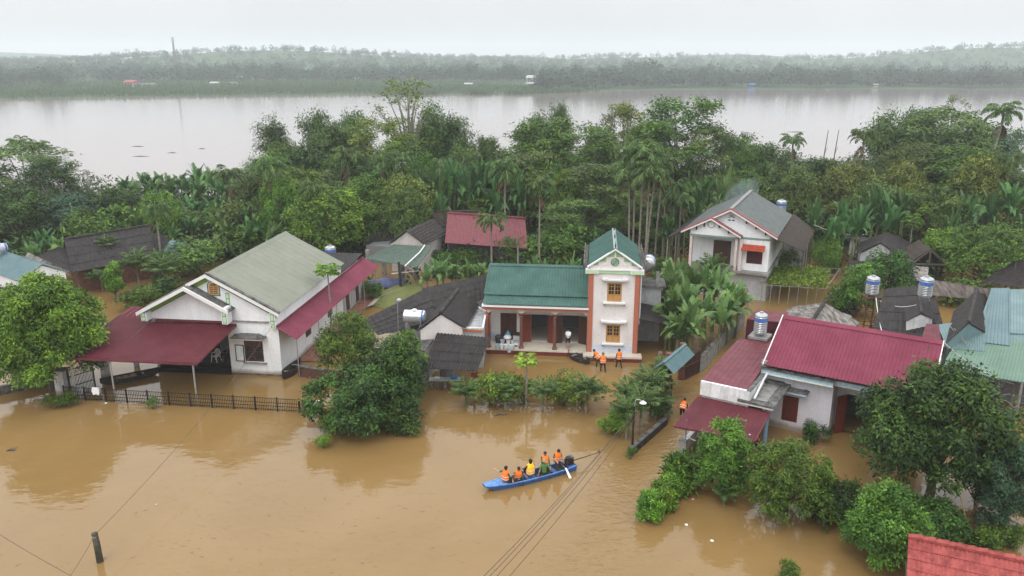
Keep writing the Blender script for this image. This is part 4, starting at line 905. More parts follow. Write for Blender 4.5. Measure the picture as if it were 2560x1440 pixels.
water_tank('water_tank', 'steel tank lying on its side on concrete piers behind the tower', locB(TX + TW + 0.95, 4.9, 5.75), 0.55, 1.5, 0.08, True, 1.35)

# ------------------------------------------------------------------ C: the white house behind, slate roof edged in red tile
Cc = thing('white_house', 'white house with slate roof, red edged gables and red tile window hood', 'house', (16.529, 74.817, 0), -0.433)
WC, LC, ZE, ZC = 8.57, 12.0, 6.3, 8.58; rcx = lambda x: ZC - (ZC - ZE) * abs(x - WC / 2) / (WC / 2)
MB().box(0.5, 0.45, -0.4, WC - 0.55, LC, 2.6).build('plinth', grey_wall, Cc)
MB().box(0.35, -0.2, 2.6, WC - 0.4, LC, 2.84).build('floor_slab', concrete, Cc)
f = MB(); f.wall(5.2, WC - 0.6, 2.84, 6.0, 0.5, 0.7, [(5.97, 7.42, 3.5, 4.7)]); f.wall(0.6, 5.2, 2.84, 6.0, 1.8, 2.0, [(2.6, 4.3, 2.85, 5.2)]); f.box(5.2, 0.7, 2.84, 5.35, 1.8, 6.0)
f.box(0.6, 2.0, 2.84, 0.8, LC, 6.0); f.box(WC - 0.8, 0.7, 2.84, WC - 0.6, LC, 6.0); f.wall(0.6, WC - 0.6, 2.84, 6.0, LC - 0.2, LC)
f.prism([(0.6, 0.5, 6.0), (WC - 0.6, 0.5, 6.0), (WC - 0.6, 0.5, rcx(WC - .6) - .1), (WC / 2, 0.5, ZC - .1), (0.6, 0.5, rcx(.6) - .1)], (0, 0.2, 0))
f.prism([(0.6, LC, 6.0), (WC - 0.6, LC, 6.0), (WC / 2, LC, ZC - .1)], (0, -0.2, 0))
XC = 2.6; rg = lambda x: rcx(XC) - 0.53 * abs(x - XC)
f.prism([(0.65, 0.0, 6.0), (5.15, 0.0, 6.0), (XC + 1.9, 0.0, rg(XC + 1.9) - .1), (XC, 0.0, rg(XC) - .1), (0.65, 0.0, rg(.65) - .1)], (0, 0.2, 0))
f.build('wall', white, Cc)
q = MB(); q.box(0.55, -0.03, 5.82, 5.2, 0.22, 5.997); q.box(5.2, 0.46, 5.82, WC - 0.58, 0.72, 5.997); q.build('green_band', mat('grey_green_band', (0.16, 0.24, 0.21), 0.6), Cc)
for x in (0.65, 4.9, 5.35): MB().box(x, 0.0, 2.84, x + 0.24, 0.22, 5.82).build('column', mat('pinkish_column', (0.55, 0.45, 0.42), 0.6), Cc)
MB().box(2.6, 1.88, 2.86, 4.3, 1.95, 5.2).build('door', wood_dark, Cc)
q = MB(); q.box(5.97, 0.56, 3.5, 7.42, 0.62, 4.7); wdw = q.build('window', mat('maroon_curtain_window', (0.07, 0.012, 0.015), 0.6, var=0.2), Cc)
q = MB(); [q.box(5.97 + i * 0.29 - 0.012, 0.535, 3.5, 5.97 + i * 0.29 + 0.012, 0.559, 4.7) for i in range(1, 5)]; [q.box(5.98, 0.53, z - 0.012, 7.41, 0.534, z + 0.012) for z in (3.8, 4.1, 4.4)]; q.build('grille', iron, wdw)
MB().sheet((5.5, -0.3, 4.9), (7.65, -0.3, 4.9), (7.6, 0.48, 5.32), (5.55, 0.48, 5.32), 0.16, 0.05, 0.04, 'wave', 3, 0.03).build('window_hood', orange_tile, Cc)
MB().box(6.55, 0.6, 6.9, 6.6, 0.61, 6.95)
q = MB(); cx_, cz_ = WC / 2 + 0.05, 7.75                                            # fan light in the gable
for a in np.linspace(0.15, PI - 0.15, 6): q.bar((cx_ + 0.1 * math.cos(a), 0.48, cz_ + 0.1 * math.sin(a)), (cx_ + 0.33 * math.cos(a), 0.48, cz_ + 0.33 * math.sin(a)), 0.1, 0.03)
q.box(cx_ - 0.3, 0.47, cz_ - 0.3, cx_ - 0.05, 0.498, cz_ - 0.18); q.box(cx_ + 0.05, 0.47, cz_ - 0.3, cx_ + 0.3, 0.498, cz_ - 0.18); q.build('fan_vent', mat('vent_green', (0.05, 0.09, 0.07), 0.6), Cc)
MB().tube([(XC + 0.33 * math.cos(a), -0.02, 7.05 + 0.33 * math.sin(a)) for a in np.linspace(0, 2 * PI, 21)], 0.025, 5).build('ring_ornament', iron, Cc)
q = MB()
for x in (5.7, 6.6, 7.5): q.box(x, 0.2, rcx(x) - 0.5, x + 0.09, 0.498, rcx(x) - 0.16)
for x in (1.2, 1.9, 3.3, 4.2): q.box(x, -0.2, rg(x) - 0.5, x + 0.09, -0.003, rg(x) - 0.16)
q.build('bracket', iron, Cc)
q = MB(); fascia(q, (XC, rcx(XC)), (WC / 2, ZC), -0.05, 0.06, 0.14); fascia(q, (WC / 2, ZC), (WC + 0.1, rcx(WC + .1)), -0.05, 0.06, 0.14); fascia(q, (-0.15, rg(-.15)), (XC, rg(XC)), -0.45, -0.33, 0.14); fascia(q, (XC, rg(XC)), (5.45, rg(5.45)), -0.45, -0.33, 0.14); q.build('verge_board', trim_white, Cc)
q = MB()
for a, b_, y in (((XC, rcx(XC)), (WC / 2, ZC), -0.06), ((WC / 2, ZC), (WC + 0.1, rcx(WC + .1)), -0.06), ((-0.15, rg(-.15)), (XC, rg(XC)), -0.46), ((XC, rg(XC)), (5.45, rg(5.45)), -0.46)):
    q.prism([(a[0], y, a[1] + 0.003), (b_[0], y, b_[1] + 0.003), (b_[0], y, b_[1] + 0.12), (a[0], y, a[1] + 0.12)], (0, 0.22, 0))
q.build('tile_verge', mat('red_tile_verge', (0.26, 0.05, 0.05), 0.6, col2=(0.36, 0.09, 0.08), scale=6), Cc)
q = MB(); fascia(q, (XC, rg(XC) - 0.02), (5.5, rg(5.5) - 0.02), -0.33, 0.5, 0.08); fascia(q, (-0.15, rg(-.15) - 0.02), (XC, rg(XC) - 0.02), -0.33, 0.5, 0.08); q.build('porch_roof', slate_sheet, Cc)
q = MB(); q.sheet((WC + 0.1, 0.1, rcx(WC + .1) + .05), (WC + 0.1, LC + .2, rcx(WC + .1) + .05), (WC / 2, LC + .2, ZC + .05), (WC / 2, 0.1, ZC + .05), 0.5, 0.02, 0.03); q.sheet((-0.1, 0.1, rcx(-.1) + .05), (-0.1, LC + .2, rcx(-.1) + .05), (WC / 2, LC + .2, ZC + .05), (WC / 2, 0.1, ZC + .05), 0.5, 0.02, 0.03)
ro = q.build('roof', slate_sheet, Cc); q = MB(); q.bar((WC / 2, 0.1, ZC + 0.09), (WC / 2, LC + .2, ZC + 0.09), 0.35, 0.05); q.build('ridge_cap', mat('ridge_stone', (0.2, 0.2, 0.19), 0.7), ro)
ac = thing('side_lean_to', 'brown weathered lean-to roof on poles beside the slate roofed house', 'shed', (16.529, 74.817, 0), -0.433)
q = MB(); q.sheet((10.9, 3.4, 4.5), (10.9, 13.9, 4.5), (8.62, 14.2, 6.1), (8.62, 0.1, 6.1), 0.3, 0.03, 0.04, 'wave', 5, 0.03, 0.01); q.build('roof', brown_roof, ac)
for y in (3.8, 7, 10, 13.4): MB().tube([(10.75, y, -0.4), (10.75, y, 4.5)], 0.06, 6).build('post', bark, ac)
MB().wall(8.1, 10.6, -0.3, 4.6, 12.5, 12.7).build('back_wall', grey_wall, ac)
al = thing('side_lean_to', 'dark lean-to roof on the lane side of the slate roofed house', 'shed', (16.529, 74.817, 0), -0.433)
q = MB(); q.sheet((-2.0, 1.0, 5.0), (-2.0, 13, 5.0), (-0.12, 13, 6.1), (-0.12, 0.6, 6.1), 0.3, 0.03, 0.04, 'wave', 5, 0.03, 0.01); q.build('roof', dark_roof, al)
for y in (1.4, 5, 9, 12.6): MB().tube([(-1.85, y, -0.4), (-1.85, y, 5.0)], 0.05, 6).build('post', steel_d, al)
water_tank('water_tank', 'steel tank with blue band standing behind the slate roofed white house', PY(1951, 540, 88), 0.55, 1.35, 0.3, group=None)
def each(name, boxes, m, parent):
    return [MB().box(*b_).build(name, m, parent) for b_ in boxes]
# ------------------------------------------------------------------ E: the maroon roofed house by the lane
FE = (15.209, 44.787, -0.563)
def locE(x, y, z): c, s_ = math.cos(FE[2]), math.sin(FE[2]); return (FE[0] + c * x - s_ * y, FE[1] + s_ * x + c * y, z)
E_ = thing('lane_house', 'white house with bright maroon sheet roof and pale blue tiled cornice', 'house', (FE[0], FE[1], 0), FE[2])
f = MB(); f.wall(0.0, 3.96, -0.3, 3.62, 0.9, 1.1, [(1.15, 2.1, 0.57, 2.25)]); f.box(3.76, 1.1, -0.3, 3.96, 2.5, 3.62); f.wall(3.96, 9.0, -0.3, 3.62, 2.5, 2.7, [(4.5, 6.1, 0.0, 2.5)])
f.box(0.0, 1.1, -0.3, 0.2, 7.6, 3.9); f.box(8.8, 0.6, -0.3, 9.0, 7.6, 4.1); f.wall(0.0, 9.0, -0.3, 4.1, 7.4, 7.6)
for x in (0.0, 8.8): f.prism([(x, 0.6, 4.0), (x, 7.6, 4.0), (x, 4.05, 6.1)], (0.2, 0, 0))
f.build('wall', mat('lilac_white_plaster', (0.57, 0.545, 0.59), 0.75, col2=(0.64, 0.615, 0.65), scale=0.8, streak=((0.26, 0.24, 0.24), 0.45), tide=True), E_)
MB().wall(3.97, 8.79, 0.0, 3.6, 5.4, 5.5).build('inner_wall', dim_wall, E_)
q = MB(); q.box(1.15, 0.96, 0.57, 2.1, 1.0, 2.25); o = q.build('window', wood_red, E_)
q = MB(); [q.box(1.16, 0.93, 0.62 + i * 0.13, 2.09, 0.955, 0.66 + i * 0.13) for i in range(12)]; q.build('louvre', wood_red, o)
q = MB(); [q.box(1.15 + i * 0.158 - 0.01, 0.90, 0.57, 1.15 + i * 0.158 + 0.01, 0.925, 2.25) for i in range(1, 6)]; q.build('grille', iron, o)
q = MB(); q.box(1.0, 0.35, 2.62, 2.6, 0.898, 2.76); hd_ = q.build('window_hood', blue_tile, E_); q = MB(); q.box(0.95, 0.3, 2.762, 2.65, 0.898, 2.84); [q.obox((rnd.uniform(1.05, 2.5), rnd.uniform(0.4, 0.8), 2.86), 0.2, 0.16, rnd.uniform(0.06, 0.14), rnd.uniform(0, 1)) for _ in range(10)]; q.build('hood_slab', concrete_dark, hd_)
each('vent_slot', [(1.1, 0.88, 2.42, 1.5, 0.898, 2.52), (1.7, 0.88, 2.42, 2.1, 0.898, 2.52)], black, E_)
MB().obox((4.35, 2.15, 1.22), 0.72, 0.06, 2.5, 0.9).build('door_leaf', wood_red, E_); MB().obox((6.3, 2.2, 1.22), 0.72, 0.06, 2.5, -0.7).build('door_leaf', wood_red, E_)
each('blue_pillar', [(6.45, 0.75, -0.3, 6.75, 1.05, 3.6)], blue_paint, E_); each('pillar_capital', [(6.35, 0.65, 3.2, 6.85, 1.15, 3.45)], mat('yellow_capital', (0.6, 0.48, 0.12), 0.6), E_)
q = MB(); q.box(-0.12, 0.25, 3.62, 4.02, 0.9, 3.95); q.box(4.02, 0.62, 3.62, 9.1, 1.0, 3.95); cb = q.build('cornice', blue_tile, E_)
q = MB()
for z in (3.60, 3.93): q.box(-0.14, 0.22, z, 4.04, 0.246, z + 0.04); q.box(4.05, 0.59, z, 9.12, 0.616, z + 0.04)
for i in range(11): q.box(-0.12 + i * 0.41, 0.235, 3.64, -0.09 + i * 0.41, 0.248, 3.93)
for i in range(12): q.box(4.06 + i * 0.44, 0.605, 3.64, 4.09 + i * 0.44, 0.618, 3.93)
q.build('cornice_trim', yellow_trim, cb)
q = MB(); q.box(-0.2, 0.1, 3.955, 4.1, 1.2, 4.05); q.box(4.1, 0.5, 3.955, 9.1, 1.2, 4.04); [q.obox((rnd.uniform(0, 4), rnd.uniform(0.2, 0.35), 4.07), 0.3, 0.15, 0.06, rnd.uniform(0, 3)) for _ in range(16)]; q.build('cornice_slab', concrete_dark, cb)
MB().lathe([(0.12, 4.05), (0.2, 4.1), (0.24, 4.3), (0.17, 4.42), (0.2, 4.46)], (0.02, 0.32, 0), 12).build('corner_urn', concrete, E_)
q = MB(); q.sheet((0.0, 0.0, 4.28), (9.1, 0.0, 4.28), (9.1, 4.04, 6.26), (0.0, 4.04, 6.26), 0.21, 0.035, 0.025); q.sheet((0.0, 8.1, 4.28), (9.1, 8.1, 4.28), (9.1, 4.04, 6.26), (0.0, 4.04, 6.26), 0.21, 0.035, 0.025)
ro = q.build('roof', maroon_b, E_); q = MB(); q.prism([(-0.03, 3.75, 6.18), (-0.03, 4.04, 6.36), (-0.03, 4.33, 6.18), (-0.03, 4.04, 6.31)], (9.17, 0, 0)); q.build('ridge_cap', maroon_b, ro)
q = MB(); q.bar((9.12, -0.02, 4.3), (9.12, 4.04, 6.3), 0.05, 0.14); q.bar((-0.02, -0.02, 4.3), (-0.02, 4.04, 6.3), 0.05, 0.14); q.build('verge_flashing', trim_white, ro)
# flat annex, concrete gutter slab, porch
D_ = thing('annex', 'low annex with weathered maroon roof and stained white parapet beside the lane', 'annex', (FE[0], FE[1], 0), FE[2])
f = MB(); f.wall(-2.75, -0.02, -0.3, 3.4, -2.7, -2.5); f.box(-2.75, -2.5, -0.3, -2.55, 5.4, 3.4); f.wall(-2.55, -0.02, -0.3, 3.4, 5.2, 5.4); f.build('wall', white_dirty, D_)
q = MB(); q.box(-2.85, -2.88, 2.72, 0.12, -2.702, 3.6); q.box(-0.06, -2.7, 2.9, 0.12, 0.2, 3.6); q.build('parapet', white_dirty, D_)
each('parapet_coping', [(-0.09, -2.9, 3.602, 0.15, 0.2, 3.66)], concrete_dark, D_)
q = MB(); q.sheet((-2.9, -2.75, 3.56), (-0.1, -2.75, 3.56), (-0.55, 6.6, 3.72), (-3.1, 5.3, 3.72), 0.3, 0.02, 0.02); q.build('roof', maroon_l, D_)
q = MB(); q.box(-0.5, -3.0, 2.78, 1.5, 0.898, 2.9); so = q.build('gutter_slab', trim_white, D_)
q = MB(); q.box(-0.55, -3.05, 2.9, 1.55, -2.65, 3.02); q.box(1.15, -2.65, 2.9, 1.55, 0.89, 3.02); q.box(-0.5, -2.65, 2.9, 1.15, 0.89, 2.93); q.box(0.12, 0.55, 2.93, 1.15, 0.89, 3.1); q.build('mossy_rim', concrete_dark, so)
MB().box(-0.1, -2.3, 2.932, 0.95, 0.4, 2.945).build('gutter_bed', concrete, so)
q = MB(); q.tube([(0.3, -2.6, 3.1), (0.2, -0.4, 3.5), (0.25, 0.5, 3.75)], 0.07, 8); q.build('pipe', pvc, D_)
pr = thing('porch_roof', 'maroon sheet porch roof on posts over the flooded lane gate', 'porch', (FE[0], FE[1], 0), FE[2])
q = MB(); q.sheet((-3.0, -6.7, 2.2), (1.4, -6.15, 2.2), (1.32, -2.92, 2.62), (-2.98, -2.92, 2.62), 0.13, 0.02, 0.03); q.build('roof_sheet', maroon, pr)
q = MB(); q.bar((-3.0, -6.72, 2.17), (1.42, -6.17, 2.17), 0.05, 0.13); q.bar((1.43, -6.15, 2.17), (1.35, -2.95, 2.6), 0.05, 0.13); q.build('edge_flashing', maroon_l, pr)
for x, y in ((-2.6, -5.75), (0.99, -5.67)): MB().tube([(x, y, -0.5), (x, y, 2.3)], 0.06, 8).build('post', mat('pale_blue_post', (0.36, 0.42, 0.46), 0.5), pr)
MB().tube([(0.97, -2.05, -0.5), (0.97, -2.05, 2.78)], 0.13, 12).build('pillar', blue_paint, pr)
q = MB(); q.bar((-2.6, -5.75, 1.25), (0.99, -5.67, 0.6), 0.05); q.build('cross_rail', pvc, pr)
gw_ = thing('gate_wall', 'short grey gate wall running back under the maroon porch roof', 'wall', (FE[0], FE[1], 0), FE[2])
MB().box(-2.75, -5.9, -0.5, -2.5, -2.9, 1.0).build('wall', white_dirty, gw_); MB().box(-2.85, -6.1, -0.5, -2.4, -5.9, 1.15).build('pier', concrete, gw_)
water_tank('water_tank', 'dented steel tank with label band on a stone base above the weathered maroon annex', locE(-1.9, 6.15, 3.95), 0.44, 1.2, 0.25)
q = thing('masonry_block', 'mossy stone tank base rising behind the weathered maroon annex roof', 'tank base', locE(-1.9, 6.15, 0), FE[2]); MB().box(-0.6, -0.5, -0.4, 0.6, 0.7, 3.8).build('pier', concrete_dark, q); MB().box(-0.65, -0.55, 3.8, 0.65, 0.75, 3.95).build('slab', concrete, q)

# ------------------------------------------------------------------ houses further back
def px_house(name, label, cat, e0, e1, r0, r1, roof_m, wall_m=white, pitch=0.3, shape='wave', rows=4, inset=0.35, over=0.25, ridge_m=None, zb=-0.4, back=True, lap=0.03, amp=0.035, jit=0.0):
    """gabled house from two eave ends and two ridge ends (world points); the far slope mirrors the near one"""
    e0, e1, r0, r1 = map(Vector, (e0, e1, r0, r1))
    org = Vector((*((e0 + e1) / 2).xy, 0)); t = thing(name, label, cat, org)
    b0 = 2 * r0 - e0; b1 = 2 * r1 - e1; b0.z = e0.z; b1.z = e1.z
    al = (e1 - e0).normalized()
    def ins(e, r, k): return e.lerp(Vector((r.x, r.y, e.z)), inset / max(0.1, (Vector((r.x, r.y, e.z)) - e).length)) + al * k
    q0, w0 = ins(e0, r0, over), ins(b0, r0, over); q1 = ins(e1, r1, -over)
    mb = MB(org); ap = r0 + (r1 - r0).normalized() * over; ap.z -= 0.15
    mb.prism([(q0.x, q0.y, zb), (q0.x, q0.y, e0.z), tuple(ap), (w0.x, w0.y, e0.z), (w0.x, w0.y, zb)], tuple((r1 - r0) - (r1 - r0).normalized() * 2 * over)); wo = mb.build('wall', wall_m, t)
    mb = MB(org); mb.sheet(e0, e1, r1, r0, pitch, amp, 0.04, shape, rows, lap, jit)
    if back: mb.sheet(b0, b1, r1, r0, pitch, amp, 0.04, shape, rows, lap, jit)
    ro = mb.build('roof', roof_m, t)
    if ridge_m:
        mb = MB(org); k = max(3, int((r1 - r0).length / 0.45))
        for i in range(k): mb.tube([r0.lerp(r1, i / k) + Vector((0, 0, 0.04)), r0.lerp(r1, (i + 1.15) / k) + Vector((0, 0, 0.1))], [0.12, 0.15], 7)
        mb.build('ridge_tile', ridge_m, ro)
    return t
def roof_piece(name, label, cat, pts, m, pitch=0.3, shape='wave', rows=3, posts=True, th=0.03, amp=0.035, lap=0.03, jit=0.0, t=None, part='roof'):
    """a single sloping roof on posts: lower edge first two points, upper edge last two"""
    pts = [Vector(p) for p in pts]; c = sum(pts, Vector()) / 4
    if t is None: t = thing(name, label, cat, (c.x, c.y, 0))
    c = t.location
    mb = MB((c.x, c.y, 0)); mb.sheet(pts[0], pts[1], pts[2], pts[3], pitch, amp, th, shape, rows, lap, jit); mb.build(part, m, t)
    if posts:
        for p in pts:
            q = p.lerp(sum(pts, Vector()) / 4, 0.06); MB((c.x, c.y, 0)).tube([(q.x, q.y, -0.5), (q.x, q.y, q.z - 0.06)], 0.06, 6).build('post', bark, t)
    return t
# long dark house
t = px_house('dark_roofed_house', 'long house under a dark fibre cement roof behind the round green tree', 'house', P(181, 682, 2.4), P(392, 640, 2.4), P(160, 600, 4.7), P(379, 563, 4.7), dark_roof, mat('brick_wall_old', (0.16, 0.07, 0.05), 0.8, var=0.3), 0.3, 'wave', 4, 0.9, 0.6, old_tile, jit=0.01)
roof_piece('', '', '', [P(85, 644, 2.4), P(181, 682, 2.4), P(177, 626, 3.65), P(147, 617, 3.65)], dark_roof, 0.3, 'wave', 3, False, t=t, part='hip_roof')
roof_piece('', '', '', [P(392, 640, 2.4), P(450, 612, 2.4), P(400, 585, 3.8), P(383, 585, 4.2)], dark_roof, 0.3, 'wave', 3, False, t=t, part='hip_roof')
roof_piece('small_lean_to', 'small teal sheet lean-to at the end of the long dark roof', 'shed', [P(393, 630, 2.4), P(446, 641, 2.4), P(470, 610, 3.1), P(428, 600, 3.1)], teal_sheet, 0.25, 'box', 1)
# teal house at the edge
r1 = Vector(P(106, 660, 5.3)); r0 = r1 + (Vector(P(9, 629, 5.3)) - r1) * 1.6; e1 = Vector(P(47, 704, 4.2)); e0 = e1 + (r0 - r1)
th_ = px_house('teal_roofed_house', 'white gabled house with a smooth teal sheet roof by the dark tree crown', 'house', e0, e1, r0, r1, teal_sheet, white, 0.25, 'box', 1, 0.25, 0.15)
lb_ = thing('shed', 'low white walled shed with grey slab roof below the teal roofed house', 'shed', P(60, 735, 0))
p4_ = [P(29, 730, 2.7), P(78, 735, 2.7), P(102, 700, 3.0), P(75, 690, 3.0)]
o_ = lb_.location
mb = MB((o_.x, o_.y, 0)); mb.prism([(p[0], p[1], -0.4) for p in p4_], (0, 0, 2.9)); mb.build('wall', white_dirty, lb_)
mb = MB((o_.x, o_.y, 0)); mb.sheet(*p4_, 0.5, 0.01, 0.08); mb.build('roof', mat('pale_slab', (0.45, 0.45, 0.46), 0.7, var=0.1), lb_)
roof_piece('rusty_lean_to', 'rusty patched lean-to roof in the corner below the teal roof', 'shed', [P(-40, 740, 2.4), P(20, 748, 2.4), P(62, 706, 3.3), P(-40, 680, 3.3)], rust_roof, 0.25, 'box', 2)
roof_piece('brown_lean_to', 'pale brown lean-to roof between the teal roof and the long dark roof', 'shed', [P(60, 655, 3.4), P(178, 690, 3.0), P(150, 668, 3.6), P(68, 630, 3.8)], rust_roof, 0.25, 'box', 2, False)
water_tank('water_tank', 'striped blue and white tank on its side over the teal roof', P(0, 634, 5.3), 0.4, 1.1, 0.1, True, 0.9, m=mat('pale_tank', (0.42, 0.44, 0.5), 0.4, var=0.1))
# green shed, tiled outhouse, rose roof
t = roof_piece('green_roofed_shed', 'open shed with a dull green sheet roof and a white pipe laid over it', 'shed', [P(913, 647, 2.5), P(1042, 668, 2.5), P(1081, 616, 3.5), P(985, 611, 3.5)], mat('dull_green_sheet', (0.045, 0.078, 0.058), 0.6, col2=(0.085, 0.115, 0.09), scale=2.5), 0.25, 'box', 1, False)
o_ = t.location; mb = MB((o_.x, o_.y, 0)); mb.tube([P(1062, 613, 3.62), P(1050, 630, 3.3), P(1012, 665, 2.66)], 0.07, 6); mb.build('pipe', pvc, t)
mb = MB((o_.x, o_.y, 0)); mb.prism([P(1042, 668, 2.45), P(1081, 616, 3.42), P(1081, 616, 2.5)], (0.05, 0.02, 0)); mb.build('side_sheet', MATS['dull_green_sheet'], t)
for px, py in ((917, 690), (958, 695), (1005, 700), (1038, 702)):
    p = P(px, py, 0); MB((o_.x, o_.y, 0)).box(p[0] - 0.2, p[1] - 0.2 + 1, -0.4, p[0] + 0.2, p[1] + 0.2 + 1, 2.6).build('pillar', concrete, t)
mb = MB((o_.x, o_.y, 0)); a, b_ = P(915, 660, 0), P(1060, 668, 0); mb.prism([(a[0], a[1] + 0.5, -0.4), (b_[0], b_[1] + 0.5, -0.4), (b_[0] + 0.4, b_[1] + 4, -0.4), (a[0] + 1, a[1] + 4, -0.4)], (0, 0, 2.4)); mb.build('back_wall', dim_wall, t)
px_house('outhouse', 'old outhouse with mossy tiled roof and grey gable above the green shed', 'outhouse', P(1063, 612, 3.0), P(1121, 583, 3.0), P(1015, 577, 4.5), P(1080, 547, 4.5), old_tile, mat('old_grey_gable', (0.36, 0.33, 0.31), 0.85, col2=(0.50, 0.46, 0.44), scale=1.2), 0.5, 'wave', 7, 0.25, 0.2, None, lap=0.07, jit=0.01)
px_house('rose_roofed_house', 'house with a leaf littered rose red roof and dark veranda', 'house', P(1112, 607, 2.6), P(1320, 622, 2.6), P(1119, 533, 4.9), P(1313, 547, 4.9), rose_roof, mat('dark_veranda', (0.05, 0.045, 0.04), 0.8, var=0.3), 0.3, 'box', 1, 0.9, 0.4, rose_roof)
px_house('tiled_house', 'brown tiled house roof showing behind the rose red roof', 'house', P(1075, 566, 3.4), P(1210, 566, 3.4), P(1083, 530, 4.9), P(1200, 530, 4.9), brown_roof, grey_wall, 0.4, 'wave', 5, 0.5, 0.3, old_tile, lap=0.05)
px_house('wood_shed', 'collapsed dark tile roofed shed under the mango trees', 'shed', P(905, 612, 1.8), P(985, 606, 1.8), P(925, 585, 2.9), P(985, 578, 2.9), old_tile, grey_wall, 0.4, 'wave', 4, 0.3, 0.2, None, lap=0.05, jit=0.02)
t = thing('brick_stack', 'square blackened brick stack beside the mossy outhouse', 'brick stack', P(968, 640, 0)); MB().box(-0.9, 0, -0.4, 0.9, 1.6, 2.7).build('body', mat('black_brick', (0.03, 0.025, 0.025), 0.9, col2=(0.09, 0.07, 0.065), scale=3), t); q = MB(); q.box(-1.0, -0.1, 2.7, 1.0, 0.15, 2.85); q.box(-1.0, 1.45, 2.7, 1.0, 1.7, 2.85); q.build('rim', concrete, t); MB().tube([(0.2, 0.2, 2.8), (0.8, 0.6, 5.0)], 0.04, 5).build('pole', pvc, t)
# small houses on the far right
px_house('tile_cottage', 'small dark roofed cottage with a pale gable above the trellis garden', 'cottage', P(2254, 645, 2.7), P(2290, 612, 2.7), P(2202, 606, 4.1), P(2218, 580, 4.1), dark_roof, grey_wall, 0.3, 'wave', 4, 0.3, 0.2, None, jit=0.01)
t = thing('wash_house', 'white walled wash house with black rimmed flat roof beside the dark cottage', 'outhouse', P(2170, 658, 0), 0.05); MB().box(-0.9, 0, -0.4, 0.95, 3.0, 2.2).build('wall', white_dirty, t); q = MB(); q.box(-1.4, -0.3, 2.2, 1.0, 3.3, 2.35); q.box(-1.4, -0.3, 2.35, -1.25, 3.3, 2.6); q.box(-1.25, -0.3, 2.35, 1.0, -0.15, 2.6); q.build('roof_slab', concrete_dark, t)
t = px_house('thatched_barn', 'open thatched barn with dark gable beside the small cottage', 'barn', P(2370, 662, 2.2), P(2345, 632, 2.2), P(2326, 624, 3.7), P(2296, 600, 3.7), brown_roof, black, 0.35, 'wave', 4, 0.8, 0.5, None, lap=0.05, jit=0.02)
o_ = t.location; mb = MB((o_.x, o_.y, 0)); a, b_ = Vector(P(2280, 660, 2.2)), Vector(P(2366, 662, 2.2)); mb.bar(a, b_, 0.16); c_ = Vector(P(2326, 626, 3.6)); mb.bar((a + b_) / 2, c_, 0.12); mb.bar(a, c_, 0.12); mb.bar(b_, c_, 0.12); mb.build('gable_frame', bark, t)
roof_piece('sheet_lean_to', 'short grey corrugated lean-to below the thatched barn', 'shed', [P(2270, 702, 1.7), P(2318, 702, 1.7), P(2322, 668, 2.3), P(2268, 664, 2.3)], rust_roof, 0.3, 'wave', 2)
roof_piece('sheet_lean_to', 'low dark corrugated lean-to in front of the white wash house', 'shed', [P(2130, 676, 1.5), P(2188, 676, 1.5), P(2185, 654, 2.0), P(2120, 652, 2.0)], dark_roof, 0.3, 'wave', 2)
roof_piece('dark_roofed_house', 'dark corrugated roof cut by the picture edge behind the pale teal shed', 'house', [P(2449, 706, 2.8), P(2640, 728, 2.8), P(2660, 640, 4.8), P(2538, 652, 4.8)], dark_roof, 0.3, 'wave', 5)
px_house('weathered_shed', 'old shed with patched grey and brown sheet roof behind the bright maroon roof', 'shed', P(2118, 838, 2.4), P(2150, 806, 2.4), P(2030, 806, 3.4), P(2061, 757, 3.4), rust_roof, dim_wall, 0.28, 'wave', 4, 0.4, 0.3, old_tile, jit=0.015)
t = thing('maroon_store', 'boxy maroon sheet metal store behind the steel tank', 'store', P(1905, 822, 0)); o_ = t.location
pt = [P(1867, 798, 2.5), P(1957, 806, 2.5), P(1985, 782, 2.5), P(1893, 775, 2.5)]
mb = MB((o_.x, o_.y, 0)); mb.prism([(p[0], p[1], -0.4) for p in pt], (0, 0, 2.85)); mb.build('wall', mat('dark_maroon_sheet', (0.06, 0.012, 0.018), 0.5, var=0.2), t)
mb = MB((o_.x, o_.y, 0)); mb.sheet(*[(p[0], p[1], 2.5) for p in pt], 0.3, 0.02, 0.03); mb.build('roof', maroon_l, t)
# dark roofs behind the maroon house
t = roof_piece('dark_roofed_house', 'sprawling dark fibre cement roof with a little white dormer', 'house', [P(2176, 838, 2.4), P(2372, 862, 2.4), P(2330, 712, 4.5), P(2214, 722, 4.3)], dark_roof, 0.35, 'wave', 6, False, jit=0.01)
o_ = t.location; pt = [P(2182, 832, 2.4), P(2345, 850, 2.4), P(2325, 716, 3.8), P(2220, 722, 3.8)]
mb = MB((o_.x, o_.y, 0)); mb.prism([(p[0], p[1], -0.4) for p in pt], (0, 0, 2.7)); mb.build('wall', dim_wall, t)
px_house('dormer', 'little white dormer with a dark tiled cap on the sprawling roof', 'dormer', P(2336, 798, 3.5), P(2332, 775, 3.6), P(2303, 783, 4.05), P(2300, 760, 4.15), dark_roof, white_dirty, 0.3, 'wave', 2, 0.15, 0.12, old_tile, zb=2.6)
px_house('gabled_shed', 'dark roofed shed with capped ridge and pale front gable against the teal roof', 'shed', P(2464, 832, 4.0), P(2484, 745, 4.0), P(2422, 806, 5.1), P(2441, 727, 5.1), dark_roof, teal_pale, 0.35, 'wave', 4, 0.2, 0.15, old_tile, jit=0.01)
roof_piece('brown_lean_to', 'brown streaked sheet roof behind the twin steel tanks', 'shed', [P(2325, 738, 4.2), P(2476, 752, 4.2), P(2482, 724, 5.0), P(2318, 697, 5.0)], mat('brown_sheet', (0.045, 0.035, 0.03), 0.8, col2=(0.14, 0.115, 0.1), scale=1.5, stretch=(3, 0.5, 1)), 0.3, 'wave', 1)
